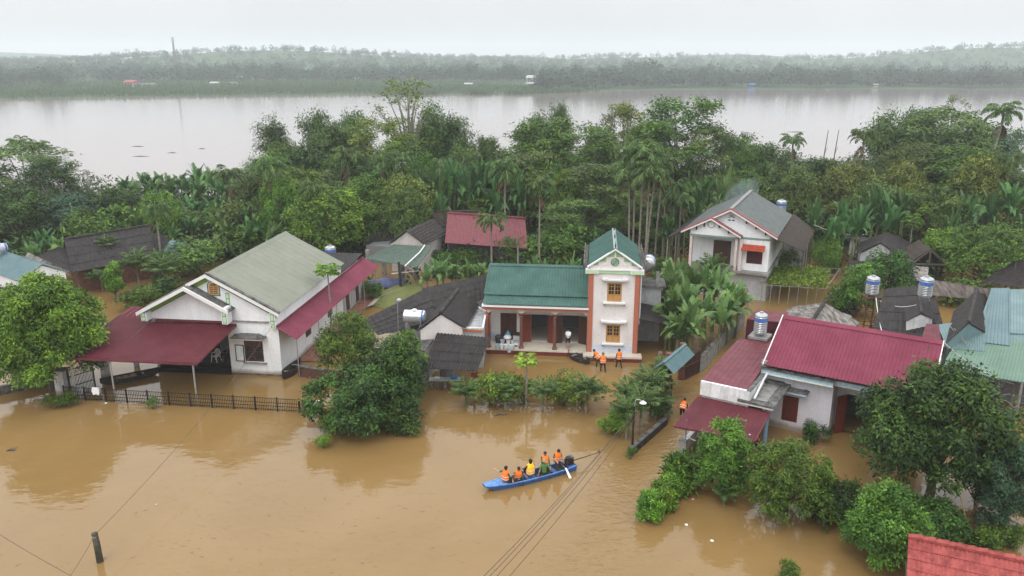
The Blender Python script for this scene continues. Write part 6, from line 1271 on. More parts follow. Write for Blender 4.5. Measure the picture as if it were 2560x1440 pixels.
for sg in (-1, 1):
    mb = MB()
    for (x0, h0_, z0), (x1, h1_, z1) in zip(stn, stn[1:]): mb.bar((x0, sg * (h0_ - 0.02), z0 + 0.005), (x1, sg * (h1_ - 0.02), z1 + 0.005), 0.06, 0.05)
    mb.build('gunwale', blue_bl, boat)
mb = MB(); mb.prism([(0.0, -0.2, 0.37), (0.5, -0.29, 0.325), (1.25, -0.39, 0.285), (1.25, 0.39, 0.285), (0.5, 0.29, 0.325), (0.0, 0.2, 0.37)], (0, 0, 0.02)); mb.build('bow_deck', blue_bl, boat)
MB().box(2.5, -0.46, 0.12, 3.05, 0.46, 0.16).build('thwart', blue_b, boat); MB().box(2.46, -0.46, -0.05, 2.5, 0.46, 0.2).build('bulkhead', blue_b, boat); MB().box(4.1, -0.44, 0.14, 4.35, 0.44, 0.18).build('thwart', blue_b, boat); MB().box(1.9, -0.44, 0.05, 2.1, 0.44, 0.09).build('thwart', wood_dark, boat)
MB().box(5.05, -0.38, 0.26, BL - 0.01, 0.38, 0.3).build('stern_deck', blue_b, boat)
en = thing('boat_motor', 'black long shafted motor mounted on the stern of the blue boat', 'motor', locS(5.25, 0.05, 0.3), BA + 0.06)
MB().box(-0.2, -0.17, 0.02, 0.22, 0.17, 0.3).build('engine_block', iron, en); MB().lathe([(0.05, 0.3), (0.16, 0.31), (0.17, 0.4), (0.12, 0.46), (0.05, 0.47)], (-0.05, 0, 0), 14).build('air_filter', iron, en)
MB().obox((0.1, 0.0, 0.38), 0.24, 0.3, 0.12).build('fuel_tank', mat('dark_grey_tank', (0.05, 0.055, 0.06), 0.4), en); MB().lathe([(0.03, 0.0), (0.14, 0.01), (0.14, 0.06), (0.03, 0.07)], (0, 0, 0), 14, Matrix.Translation((-0.22, -0.05, 0.16)) @ Matrix.Rotation(PI / 2, 4, 'Y')).build('flywheel', rustiron, en)
shf = MB().tube([(0.2, 0, 0.14), (1.1, -0.03, 0.16), (2.05, -0.05, 0.2)], [0.03, 0.024, 0.018], 7).build('shaft', iron, en)
mb = MB(); [mb.obox((2.06, -0.05 + 0.07 * math.cos(a), 0.2 + 0.07 * math.sin(a)), 0.02, 0.06, 0.12, 0, a) for a in (0.3, 2.4, 4.5)]; mb.build('propeller', rustiron, shf); MB().tube([(-0.2, 0.05, 0.25), (-0.6, 0.12, 0.42), (-0.75, 0.14, 0.44)], 0.018, 6).build('tiller', iron, en)
pd = thing('paddle', 'white bladed paddle hanging over the boat side', 'paddle', locS(4.75, -0.46, 0.3), BA); mb = MB(); mb.prism([(-0.04, 0.0, 0.1), (0.05, 0.0, 0.1), (0.12, -0.42, -0.28), (0.04, -0.47, -0.32), (-0.03, -0.4, -0.28)], (0, 0.02, 0.02)); mb.build('blade', trim_white, pd); MB().tube([(0.0, 0.02, 0.1), (-0.1, 0.35, 0.25)], 0.02, 6).build('handle', bark_pale, pd)
BG = None
sit = dict(pelvis=0.16, feet=((-0.13, 0.34, -0.06), (0.13, 0.32, -0.06)), knee=(0, 0.3, 1))
person('bow passenger in orange vest pointing out over the water with an outstretched arm', locS(1.22, -0.05, 0.27), BA - PI / 2 + 0.1, hands=((-0.55, -0.3, 0.62), (0.15, 0.45, 0.38)), vest=orange, shirt=shirt_g, pants=mat('green_trousers', (0.035, 0.06, 0.02), 0.85, var=0.2), lean=(0.1, 0), **sit)
person('seated rescuer in orange vest gripping both gunwales behind the bow passenger', locS(2.0, 0.02, 0.12), PI + 0.45, hands=((-0.5, 0.1, 0.2), (0.42, 0.25, 0.25)), vest=orange, shirt=shirt_g, pants=MATS['green_trousers'], lean=(0.25, 0), head=(0, 0.2), **sit)
person('seated passenger in yellow vest with white bands, back turned', locS(2.78, -0.02, 0.2), BA + 0.05, hands=((-0.25, 0.4, 0.3), (0.25, 0.4, 0.3)), vest=yellow, shirt=cloth_k, sleeves=2, s=1.06, **sit)
person('rescuer in orange vest sitting face on behind the green capped man', locS(3.75, 0.12, 0.32), PI + 0.25, hands=((-0.22, 0.4, 0.28), (0.25, 0.38, 0.28)), vest=orange, head=(0, 0.15), sleeves=2, pelvis=0.32, feet=((-0.16, 0.5, -0.25), (0.16, 0.5, -0.25)), knee=(0, 0.3, 1))
person('man in plain green shirt and pale cap leaning on the boat side, back turned', locS(3.5, -0.28, 0.2), 0.25, hands=((-0.36, -0.02, 0.12), (0.4, 0.05, 0.2)), shirt=shirt_gb, pants=MATS['green_trousers'], hat=helmet_l, lean=(0.15, 0), sleeves=0.5, **sit)
person('boatman in orange vest seated at the black motor', locS(4.5, 0.12, 0.38), PI + 0.5, hands=((-0.34, 0.25, 0.2), (0.2, 0.3, 0.42)), vest=orange, head=(0, 0.5), lean=(0.2, 0), sleeves=0.5, pelvis=0.35, feet=((-0.16, 0.45, -0.3), (0.16, 0.45, -0.3)), knee=(0, 0.3, 1))
black_b = mat('tarred_boat', (0.02, 0.019, 0.018), 0.6, col2=(0.05, 0.045, 0.04), scale=6)
def sampan(label, a, b_, hw, depth=0.3, z=0.0, rise=0.18):
    a, b_ = Vector(a), Vector(b_); L_ = (b_ - a).length; t = thing('sampan', label, 'boat', (*((a + b_) / 2).xy, z), math.atan2((b_ - a).y, (b_ - a).x)); n_ = 15
    for nm, off, zb, m in (('hull', 0, -0.1, black_b), ('inside', 0.04, 0.02, mat('sampan_inside', (0.035, 0.03, 0.026), 0.8, var=0.3))):
        v = []; f_ = []
        for i in range(n_):
            u = i / (n_ - 1) * 2 - 1; w_ = max(0.02, hw * (1 - abs(u) ** 2.2) - off); zt = depth + rise * u * u; zk = zb + (rise + 0.12) * u ** 4
            v += [(u * (L_ / 2 - off), y, z_) for y, z_ in ((-w_, zt), (-w_ * 0.75, zk), (w_ * 0.75, zk), (w_, zt))]
        for i in range(n_ - 1): f_ += [(4 * i + j, 4 * i + j + 1, 4 * i + j + 5, 4 * i + j + 4) for j in range(3)]
        MB().add(v, f_).build(nm, m, t)
    mb = MB()
    for u in (-0.45, 0.45): mb.box(u * L_ / 2 - 0.07, -hw * 0.8, depth - 0.08, u * L_ / 2 + 0.07, hw * 0.8, depth - 0.04)
    mb.build('thwart', bark_pale, t)
    mb = MB()
    for sg in (-1, 1):
        pts = [((i / 10 * 2 - 1) * L_ / 2, sg * max(0.02, hw * (1 - abs(i / 10 * 2 - 1) ** 2.2)), depth + rise * (i / 10 * 2 - 1) ** 2 + 0.01) for i in range(11)]; mb.tube(pts, 0.03, 5)
    mb.build('gunwale', black_b, t); return t
sampan('small black sampan moored against the veranda edge', P(1420, 880, 0.3), P(1474, 907, 0.2), 0.42, 0.3)
sampan('dark sampan loaded with sacks under the maroon carport canopy', P(250, 955, 0.3), P(398, 926, 0.3), 0.5, 0.35)
sampan('dark sampan end tucked against the white house corner', P(706, 942, 0.3), P(752, 905, 0.3), 0.42, 0.45)
sack_m = mat('brown_sacks', (0.20, 0.14, 0.09), 0.9, var=0.25)
for i, u in enumerate((0.3, 0.42, 0.55)):
    p = lerp(P(250, 955, 0.3), P(398, 926, 0.3), u); t = tag(MB().lathe([(0.08, -0.16), (0.25, -0.1), (0.28, 0.02), (0.2, 0.12), (0.05, 0.16)], (0, 0, 0), 10).build('sack', sack_m, None, True, (p[0], p[1], 0.26)), 'lumpy brown sack lying in the dark sampan under the canopy', 'sack', 'sacks in the sampan')

# ------------------------------------------------------------------ veranda clutter
bucket_w = mat('white_bucket', (0.66, 0.68, 0.70), 0.4, var=0.05); bucket_b = mat('blue_grey_bucket', (0.40, 0.46, 0.52), 0.4, var=0.1)
def bucket(px, py, label, m, r_=0.16, h_=0.34, lid=None):
    q_ = P(px, py, 0.46); t = thing('bucket', label, 'bucket', q_, 0, 'paint buckets at the veranda corner')
    MB().lathe([(r_ * 0.8, 0), (r_, h_), (r_ * 1.07, h_), (r_ * 1.07, h_ + 0.02), (r_ * 0.93, h_ + 0.02), (r_ * 0.78, 0.04)], (0, 0, 0), 14).build('body', m, t)
    if lid: MB().lathe([(r_ * 1.05, h_ + 0.02), (r_ * 1.08, h_ + 0.045), (0.02, h_ + 0.05)], (0, 0, 0), 14).build('lid', lid, t)
    else: MB().lathe([(r_ * 0.9, h_ * 0.5), (0.01, h_ * 0.55)], (0, 0, 0), 12).build('contents', concrete, t)
    MB().tube([(r_ * 1.08 * math.cos(a), 0.05 * math.sin(a) - r_ * 0.3, h_ * 0.9 - 0.1 * math.sin(a)) for a in np.linspace(0, PI, 7)], 0.008, 4).build('handle', steel_d, t); return t
for i, (px, py, lb) in enumerate(((1243, 872, 'white bucket nearest the brick corner pillar'), (1254, 872, 'white bucket second along the outer row'), (1265, 872, 'white bucket in the middle of the outer row'), (1273, 880, 'white bucket standing out in front by itself'), (1279, 873, 'white bucket near the brown column foot'), (1290, 871, 'white bucket beside the brown column foot'), (1256, 860, 'white bucket behind, touching the red basin'), (1271, 861, 'white bucket behind, under the white sack'), (1283, 862, 'white bucket behind, by the metal cabinet'))):
    bucket(px, py, lb, bucket_w if i % 3 else bucket_b, 0.17, 0.34)
t = thing('dark_bin', 'round dark plastic bin behind the white buckets', 'bin', P(1246, 856, 0.46)); MB().lathe([(0.22, 0), (0.27, 0.5), (0.29, 0.5), (0.29, 0.53), (0.24, 0.53), (0.2, 0.05)], (0, 0, 0), 16).build('body', mat('dark_plastic', (0.05, 0.06, 0.06), 0.5), t); MB().lathe([(0.29, 0.53), (0.2, 0.6), (0.02, 0.62)], (0, 0, 0), 16).build('lid', MATS['dark_plastic'], t)
t = thing('water_jug', 'big blue water jug on the veranda among the buckets', 'water jug', P(1270, 852, 0.46)); MB().lathe([(0.2, 0), (0.23, 0.05), (0.23, 0.35), (0.21, 0.38), (0.23, 0.42), (0.22, 0.6), (0.1, 0.75), (0.07, 0.85)], (0, 0, 0), 16).build('body', mat('blue_jug', (0.12, 0.35, 0.45), 0.3, var=0.15), t, True); MB().lathe([(0.08, 0.85), (0.08, 0.92), (0.02, 0.93)], (0, 0, 0), 12).build('cap', tank_blue, t)
t = tag(MB().lathe([(0.1, 0), (0.3, 0.05), (0.33, 0.16), (0.25, 0.27), (0.06, 0.31)], (0, 0, 0), 12).build('sack', shirt_w, None, True, (*P(1269, 858, 0.46)[:2], 0.82)), 'slumped white sack on top of the buckets', 'sack')
t = thing('metal_cabinet', 'low grey metal cabinet with dark lid on the veranda', 'cabinet', P(1291, 862, 0.46), -0.1); MB().box(-0.25, -0.2, 0, 0.25, 0.3, 0.85).build('body', mat('cabinet_grey', (0.4, 0.41, 0.41), 0.4, var=0.08), t); MB().box(-0.28, -0.23, 0.85, 0.28, 0.33, 0.95).build('lid', iron, t); MB().box(-0.2, -0.215, 0.4, 0.2, -0.203, 0.43).build('handle', iron, t)
t = thing('basin', 'dark red basin among the veranda buckets', 'basin', P(1262, 855, 0.46)); MB().lathe([(0.15, 0), (0.26, 0.3), (0.28, 0.3), (0.17, 0.02)], (0, 0, 0), 14).build('body', wood_red, t); MB().lathe([(0.285, 0.28), (0.29, 0.31), (0.265, 0.31)], (0, 0, 0), 14).build('rim', wood_red, t)
t = thing('potted_plant', 'small green plant growing from a bucket by the column', 'plant', P(1291, 868, 0.78)); V, F = leaves(np.zeros((40, 3)), R.normal(size=(40, 3)) + [0, 0, 1.2], 0.2, 0.07, R); np_obj('foliage', V, F, L_mid, t, R.random(40) * 0.6); MB().lathe([(0.1, -0.1), (0.13, 0.02), (0.1, 0.03)], (0, 0, 0), 10).build('pot', bucket_w, t)
t = thing('washing_table', 'pale concrete washing bench under the corrugated lean-to', 'bench', P(1113, 968, 0)); MB().box(-1.1, -0.25, 0.55, 1.1, 0.3, 0.65).build('top', mat('pale_bench', (0.45, 0.52, 0.50), 0.5, var=0.1), t); [MB().box(x - 0.1, -0.2, -0.4, x + 0.1, 0.25, 0.55).build('leg', concrete, t) for x in (-0.95, 0, 0.95)]
p = P(1113, 968, 0); t = thing('blue_basin', 'round blue plastic basin on the washing bench', 'basin', (p[0] + 0.65, p[1], 0.65)); MB().lathe([(0.18, 0), (0.28, 0.18), (0.3, 0.18), (0.2, 0.02)], (0, 0, 0), 16).build('body', mat('blue_plastic', (0.06, 0.22, 0.45), 0.4), t); MB().lathe([(0.3, 0.16), (0.31, 0.19), (0.27, 0.19)], (0, 0, 0), 16).build('rim', MATS['blue_plastic'], t)
t = tag(MB().lathe([(0.05, 0), (0.22, 0.03), (0.2, 0.09), (0.1, 0.13)], (0, 0, 0), 9).build('cloth_bundle', shirt_w, None, True, (p[0] - 0.55, p[1], 0.65)), 'crumpled white cloth on the washing bench', 'cloth')
t = thing('water_jar', 'large round clay jar in the shade of the corrugated lean-to', 'jar', P(1118, 945, 0.2)); MB().lathe([(0.3, 0), (0.52, 0.3), (0.55, 0.6), (0.45, 0.85), (0.5, 0.9), (0.42, 0.9)], (0, 0, 0), 18).build('body', concrete, t, True); MB().lathe([(0.5, 0.9), (0.5, 0.94), (0.02, 0.95)], (0, 0, 0), 18).build('lid', concrete_dark, t)
t = tag(MB().prism([(-0.3, 0, 0), (0.3, 0, 0.02), (0.28, 0, -0.4), (0.08, 0, -0.33), (0, 0, -0.42), (-0.26, 0, -0.36)], (0, 0.03, 0)).build('hanging_cloth', wood_red, None, False, P(1187, 932, 1.9)), 'dark red cloth hanging from the lean-to edge', 'cloth')

# ------------------------------------------------------------------ white house yard
t = thing('iron_fence', 'long low dark iron railing standing in the flood before the white house', 'fence', P(163, 998, 0)); o_ = t.location
fp0, fp1 = Vector(P(163, 999, 0)), Vector(P(806, 1036, 0)); Lf = (fp1 - fp0).length; fa = math.atan2((fp1 - fp0).y, (fp1 - fp0).x); mb = MB(); N_ = 150
for i in range(N_ + 1): mb.box(Lf * i / N_ - 0.012, -0.01, -0.1, Lf * i / N_ + 0.012, 0.01, 0.92)
for z in (0.12, 0.36, 0.6, 0.9): mb.box(0, -0.018, z - 0.015, Lf, 0.018, z + 0.015)
o = mb.build('railing', iron, t); o.rotation_euler[2] = fa
for i in range(13): o = MB().box(-0.035, -0.045, -0.4, 0.035, 0.045, 1.0).build('post', iron, t); o.location = (fp1 - fp0) * (i / 12); o.rotation_euler[2] = fa
def garment(label, u, w_, m, z=0.93, h_=0.45):
    q_ = fp0.lerp(fp1, u); mb = MB(); pts = [(-w_ / 2, 0), (w_ / 2, 0.01), (w_ / 2 + 0.06, -h_ * 0.55), (w_ / 2 - 0.03, -h_), (0.02, -h_ * 0.85), (-w_ / 2 + 0.04, -h_), (-w_ / 2 - 0.05, -h_ * 0.5)]
    mb.prism([(a, -0.03, b_) for a, b_ in pts], (0, -0.02, 0)); mb.prism([(a, 0.03, b_ * 0.5) for a, b_ in pts], (0, 0.02, 0)); mb.box(-w_ / 2, -0.05, 0.0, w_ / 2, 0.05, 0.02)
    return tag(mb.build('drying_cloth', m, None, False, (q_.x, q_.y, z)), label, 'cloth')
for o in (garment('purple garment drying on the iron railing', 0.955, 0.5, mat('purple_cloth', (0.04, 0.02, 0.06), 0.9)), garment('white towel drying on the iron railing beside the purple garment', 0.985, 0.35, shirt_w), garment('white shirt drying on the iron railing near the gate pillar', 0.13, 0.45, shirt_w, 0.98, 0.5)): o.rotation_euler[2] = fa
t = thing('gate_pillar', 'stained white gate pillar at the end of the iron railing', 'pillar', P(160, 985, 0), -0.1); MB().box(-0.35, -0.3, -0.4, 0.35, 0.3, 1.75).build('shaft', white_dirty, t); MB().box(-0.4, -0.35, 1.75, 0.4, 0.35, 1.85).build('cap', concrete, t)
t = thing('gate_pillar', 'second white gate pillar in the shade beneath the canopy', 'pillar', P(268, 945, 0), -0.1); MB().box(-0.28, -0.25, -0.4, 0.28, 0.25, 2.1).build('shaft', white_dirty, t); MB().box(-0.33, -0.3, 2.1, 0.33, 0.3, 2.2).build('cap', concrete, t)
t = thing('iron_gate', 'tall dark iron gate leaf swung open beneath the canopy edge', 'gate', P(178, 995, 0)); a, b_ = Vector((0, 0, 0)), Vector(P(240, 975, 0)) - Vector(P(178, 995, 0)); mb = MB()
for i in range(19): q_ = a.lerp(b_, i / 18); mb.bar(q_ + Vector((0, 0, -0.2)), q_ + Vector((0, 0, 2.0)), 0.03)
mb.build('bar_panel', iron, t); mb = MB()
for z in (0.0, 0.8, 1.5, 2.0): mb.bar(a + Vector((0, 0, z)), b_ + Vector((0, 0, z)), 0.05)
mb.bar(a + Vector((0, 0, -.3)), a + Vector((0, 0, 2.05)), 0.07); mb.bar(b_ + Vector((0, 0, -.3)), b_ + Vector((0, 0, 2.05)), 0.07); mb.build('frame', iron, t)
low_wall('low mossy garden wall under the round green tree', [P(-60, 1000, 0), P(60, 975, 0), P(142, 955, 0)], 0.55, concrete_dark)
low_wall('dark brick yard wall between the white house and the pomelo trees', [P(748, 940, 0), P(860, 958, 0)], 0.75, brick if False else mat('dark_brick', (0.06, 0.03, 0.022), 0.85, col2=(0.12, 0.065, 0.05), scale=6))
pc_ = P(541, 903, 0.5); t = thing('plastic_chair', 'white plastic armchair on the dark porch of the white house', 'chair', pc_, PI * 0.9)
MB().box(-0.22, -0.22, 0.4, 0.22, 0.22, 0.43).build('seat', trim_white, t); [MB().bar((x * 0.2, y * 0.2, 0.41), (x * 0.25, y * 0.25, 0), 0.05).build('leg', trim_white, t) for x in (-1, 1) for y in (-1, 1)]
mb = MB(); mb.tube([(0.25 * math.cos(a), -0.22 - 0.06 * math.sin(a), 0.5 + 0.4 * math.sin(a)) for a in np.linspace(0, PI, 9)], 0.03, 6); [mb.bar((x, -0.22, 0.42), (x, -0.27, 0.88 - abs(x) * 0.5), 0.05, 0.02) for x in (-0.12, 0, 0.12)]; mb.build('backrest', trim_white, t); [MB().tube([(x, -0.22, 0.62), (x * 1.05, 0.0, 0.65), (x, 0.2, 0.42)], 0.025, 6).build('armrest', trim_white, t) for x in (-0.26, 0.26)]
def wheel(r_, n_=20): return [(r_ * math.cos(2 * PI * k / n_), 0, r_ * math.sin(2 * PI * k / n_)) for k in range(n_ + 1)]
bc = P(568, 902, 0.5); t = thing('bicycle', 'dark bicycle leaning inside the porch of the white house', 'bicycle', bc, 1.35)
for x in (-0.5, 0.5): o = MB().tube(wheel(0.32), 0.02, 5).build('wheel', black, t); o.location = (x, 0, 0.32); mb = MB(); [mb.bar((0, 0, 0), (0.31 * math.cos(a), 0, 0.31 * math.sin(a)), 0.006) for a in np.linspace(0, 2 * PI, 13)[:-1]]; mb.build('spoke', steel_d, o)
mb = MB(); [mb.tube([a, b_], 0.018, 5) for a, b_ in (((-0.5, 0, .32), (-0.15, 0, .78)), ((-0.5, 0, .32), (0, 0, .3)), ((0, 0, .3), (-0.15, 0, .78)), ((0, 0, .3), (0.38, 0, .75)), ((-0.13, 0, .72), (0.36, 0, .78)), ((0.5, 0, .32), (0.34, 0, .92)))]; mb.build('frame', iron, t); MB().obox((-0.17, 0, 0.83), 0.24, 0.13, 0.05).build('saddle', black, t); MB().tube([(0.3, -0.26, 0.95), (0.34, 0, 0.93), (0.3, 0.26, 0.95)], 0.015, 5).build('handlebar', steel_d, t)
for px, py, z, m, lb in ((414, 912, 0.75, bucket_w, 'white bucket flower pot by the porch steps'), (449, 915, 0.6, mat('terracotta', (0.20, 0.07, 0.05), 0.8), 'brown clay flower pot by the porch steps'), (400, 908, 0.8, concrete, 'small grey flower pot beside the white bucket pot'), (342, 915, 0.5, bucket_b, 'grey flower pot beside the loaded sampan')):
    t = thing('flower_pot', lb, 'flower pot', (*P(px, py, 0.0)[:2], 0)); MB().lathe([(0.16, -0.2), (0.2, z * 0.5), (0.26, z), (0.28, z), (0.2, z - 0.05)], (0, 0, 0), 14).build('pot', m, t); n_ = 36; V, F = leaves(np.tile([[0, 0, z]], (n_, 1)), R.normal(size=(n_, 3)) * 0.7 + [0, 0, 1], 0.28, 0.06, R); np_obj('foliage', V, F, L_mid, t, R.random(n_) * 0.5)

# ------------------------------------------------------------------ poles, lamps, wires
def street_lamp(label, base, H, arm, rz, pole=iron):
    t = thing('street_lamp', label, 'street lamp', base, rz); MB().tube([(0, 0, -0.5), (0, 0, H * 0.8), (0.02, 0, H)], [0.075, 0.06, 0.05], 8).build('pole', pole, t)
    MB().tube([(0.02, 0, H - 0.05), (0.06, 0, H + 0.35), (0.12, 0, H + 0.42), (arm * 0.6, 0, H + 0.4), (arm, 0, H + 0.28)], 0.025, 6).build('arm', steel_d, t); MB().lathe([(0.04, 0.1), (0.07, 0.06), (0.2, -0.02), (0.2, -0.05), (0.06, -0.08)], (arm, 0, H + 0.24), 14).build('lamp_shade', trim_white, t); return t
street_lamp('dark street lamp with white shade rising from the garden palms by the current', P(1580, 1132, 0), 2.95, 0.5, 0.0)
street_lamp('pale street lamp with white shade by the lane behind the tower', P(1690, 618, 0), 3.6, -0.9, 0.1, steel_d)
t = thing('utility_pole', 'short round concrete pole standing alone in open water', 'pole', P(251, 1404, 0)); MB().tube([(0, 0, -0.6), (-0.03, 0, 0.8), (-0.06, 0, 1.48)], [0.15, 0.145, 0.135], 14).build('shaft', mat('mossy_pole', (0.03, 0.028, 0.02), 0.85, col2=(0.09, 0.085, 0.065), scale=5, bump=0.5), t, True); MB().lathe([(0.137, 1.3), (0.142, 1.31), (0.142, 1.34), (0.137, 1.35)], (-0.06, 0, 0), 14).build('band', steel_d, t)
t = thing('wooden_post', 'charred leaning post by the green roofed shed', 'post', P(1003, 718, 0.2)); MB().tube([(0, 0, -0.5), (-0.08, 0, 1.2), (-0.15, 0, 2.6)], [0.16, 0.14, 0.12], 8).build('shaft', black_wall, t); MB().bar((-0.9, 0, 1.4), (1.8, 0.2, 1.65), 0.06).build('rail', pvc, t)
def wire(label, a, b_, sag, r_=0.012, m=cable_d, cat='cable', group=None):
    a, b_ = Vector(a), Vector(b_); pts = [a.lerp(b_, i / 16) - Vector((0, 0, sag * 4 * (i / 16) * (1 - i / 16))) for i in range(17)]
    mid = Vector((*a.xy, 0)); o = MB(tuple(a)).tube(pts, r_, 5).build('overhead_wire', m, None, False, a); return tag(o, label, cat, group)
ptop = Vector(P(251, 1404, 0)) + Vector((-0.06, 0, 1.38))
wire('thin wire running from the lone pole to the gable corner of the white house', ptop, (-16.7, 53.2, 4.3), 0.55, 0.011)
wire('thin wire dropping from the lone pole towards the viewer', ptop, PY(172, 1445, 26.0), 0.05, 0.010)
wire('thin wire slanting across the corner of open water', PY(-30, 1318, 27.0), PY(178, 1440, 26.0), 0.05, 0.010)
lp = Vector(P(1580, 1132, 0))
for k, (dx, zt) in enumerate(((0, 2.95), (18, 2.8), (52, 2.5), (-16, 3.05))):
    wire('dark cable slanting over the water from the garden street lamp', lp + Vector((0.03 * k, -0.05, zt - 0.3)), PY(1196 + dx, 1470, 24.0), 0.25, 0.013, cable_d, 'cable', 'parallel cables from the garden lamp')
pl_ = thing('leaning_post', 'pale weathered post holding the grey cables beside the patched shed', 'post', P(2522, 1042, 0)); MB().tube([(0, 0, -0.4), (-0.05, 0, 1.4), (0.0, 0, 2.3)], [0.1, 0.09, 0.08], 8).build('shaft', bark_pale, pl_); MB().bar((-0.5, 0, 1.9), (0.5, 0.1, 2.1), 0.06).build('crossbar', bark_pale, pl_)
pt_ = Vector(P(2522, 1042, 0)) + Vector((0, 0, 2.25))
for k, (px, py, z) in enumerate(((2375, 815, 4.6), (2385, 820, 4.6), (2362, 858, 6.3))): wire(('grey cable swooping from the gabled shed over the patched roof', 'second grey cable beside the first over the patched roof', 'pale cable from the corner of the bright maroon roof to the leaning post')[k], P(px, py, z), pt_, 0.35, 0.022, pvc if k == 2 else cable_m)
wire('white hose strung from the iron tank tower down to the sprawling roof', P(2190, 745, 3.9), P(2210, 845, 2.6), 0.3, 0.03, pvc, 'hose'); wire('white pipe between the iron tank tower and the roof tank', P(2200, 752, 3.5), P(2290, 762, 4.4), 0.3, 0.025, pvc, 'pipe')
wire('pale washing line strung from the brown lean-to to the wash house', P(2036, 562, 5.0), P(2165, 586, 3.2), 0.4, 0.03, pvc, 'washing line')
t = thing('shower_pole', 'thin pole with a lilac bulb rising from the flat black store', 'pole', (*P(996, 835, 2.3)[:2], 1.8)); MB().tube([(0, 0, 0), (0.03, 0, 3.1)], 0.03, 6).build('shaft', steel_d, t); MB().lathe([(0.05, -0.1), (0.17, 0), (0.17, 0.1), (0.03, 0.2)], (0.15, 0, 3.1), 12).build('bulb', mat('lilac_plastic', (0.4, 0.36, 0.5), 0.4), t)
for px, H_, lb in ((2066, 0, 'thin bare stake in the river before the bamboo, the one further upstream'), (2092, 1, 'thin bare stake in the river closest to the big bamboo')):
    q_ = PY(px, 325, 138); t = thing('bare_stake', lb, 'stake', (q_[0], 138, 0)); MB().tube([(0, 0, -0.5), (0.1, 0, q_[2] * 0.6), (0.35, 0, q_[2])], [0.12, 0.1, 0.05], 5).build('shaft', bark, t); MB().bar((0.1, 0, q_[2] * 0.6), (0.5, 0, q_[2] * 0.72), 0.05).build('twig', bark, t)
# radio mast across the river
q_ = PY(437, 147, 950); t = thing('radio_mast', 'tall thin lattice radio mast above the hazy far woods', 'mast', (q_[0], 950, terr(q_[0], 950))); zt = PY(434, 93, 950)[2] - terr(q_[0], 950)
mb = MB(); [mb.bar((x * 1.3, y * 1.3, 0), (x * 0.35, y * 0.35, zt), 0.3) for x in (-1, 1) for y in (-1, 1)]
for i in range(18): z0, z1 = zt * i / 18, zt * (i + 1) / 18; k0, k1 = 1.3 - 0.95 * i / 18, 1.3 - 0.95 * (i + 1) / 18; mb.bar((-k0, -k0, z0), (k1, -k1, z1), 0.16); mb.bar((k0, -k0, z0), (-k1, -k1, z1), 0.16)
mb.build('lattice', mat('mast_grey', (0.12, 0.12, 0.12), 0.6), t); mb = MB(); [mb.box(-1.2, -1.2, zt * h_, 1.2, 1.2, zt * h_ + 2.2) for h_ in (0.88, 0.95)]; mb.build('antenna', mat('antenna_white', (0.45, 0.45, 0.45), 0.5), t)
# far houses
far_w = mat('far_wall', (0.34, 0.34, 0.34), 0.8, var=0.1); far_p = mat('far_pink_wall', (0.33, 0.25, 0.24), 0.8, var=0.1); far_y = mat('far_cream_wall', (0.42, 0.36, 0.25), 0.8, var=0.1)
def far_house(px, py, Y, w_, h_, roofm, wallm, label):
    q_ = PY(px, py, Y); z = q_[2]; w_ *= 0.7; h_ *= 0.62; z = terr(q_[0], Y) + 0.3; t = thing('far_house', label, 'house', (q_[0], Y, z), rnd.uniform(-0.4, 0.4)); d = w_ * 0.8
    f = MB(); f.box(-w_ / 2, 0, -1.5, w_ / 2, d, h_); f.build('wall', wallm, t); f = MB(); f.prism([(-w_ / 2 - 0.6, -0.7, h_ - 0.1), (-w_ / 2 - 0.6, d / 2, h_ * 1.45), (-w_ / 2 - 0.6, d + 0.7, h_ - 0.1)], (w_ + 1.2, 0, 0)); f.build('roof', roofm, t)
    for i in range(3): MB().box(-w_ / 2 + w_ * (0.12 + 0.3 * i), -0.05, h_ * 0.3, -w_ / 2 + w_ * (0.27 + 0.3 * i), -0.01, h_ * 0.75).build('window', black, t)
for a in ((318, 189, 640, 14, 5.5, red_tile, far_p, 'pink walled far house with red roof beyond the reed flat'), (360, 193, 640, 18, 3, slate_sheet, grey_wall, 'long low grey roof beside the pink far house'), (532, 196, 660, 9, 3.5, far_w, far_w, 'small white far house alone at the end of the tree line'), (600, 176, 820, 8, 5, far_w, far_w, 'white two storey far house on the rise'), (625, 175, 830, 6, 5, far_w, far_w, 'narrow white far house next to the two storey one'), (695, 171, 850, 11, 4, slate_sheet, far_w, 'pale sheet roofed far house high among the trees'), (582, 196, 660, 8, 3.5, slate_sheet, far_w, 'white and grey far hut near the reeds'), (1328, 186, 720, 12, 8, far_w, far_w, 'tall white far house above the boat landing'), (1335, 203, 680, 14, 2.6, far_w, far_w, 'long white roofed landing shed on the far bank'), (1170, 207, 650, 8, 3.5, grey_wall, far_p, 'small square far hut behind the sandy landing'), (2440, 192, 760, 9, 5, far_y, far_y, 'cream far house among trees downstream'), (2330, 186, 790, 16, 4, red_tile, far_p, 'red roofed far house behind the dark trees'), (890, 178, 800, 10, 4, far_w, far_w, 'white far house behind the tall sparse tree'), (1880, 218, 665, 6, 3, tank_blue, tank_blue, 'small blue shed at the water edge of the far bank'), (2190, 212, 672, 6, 2.5, far_w, far_w, 'tiny white hut at the water edge of the far bank')): far_house(*a)
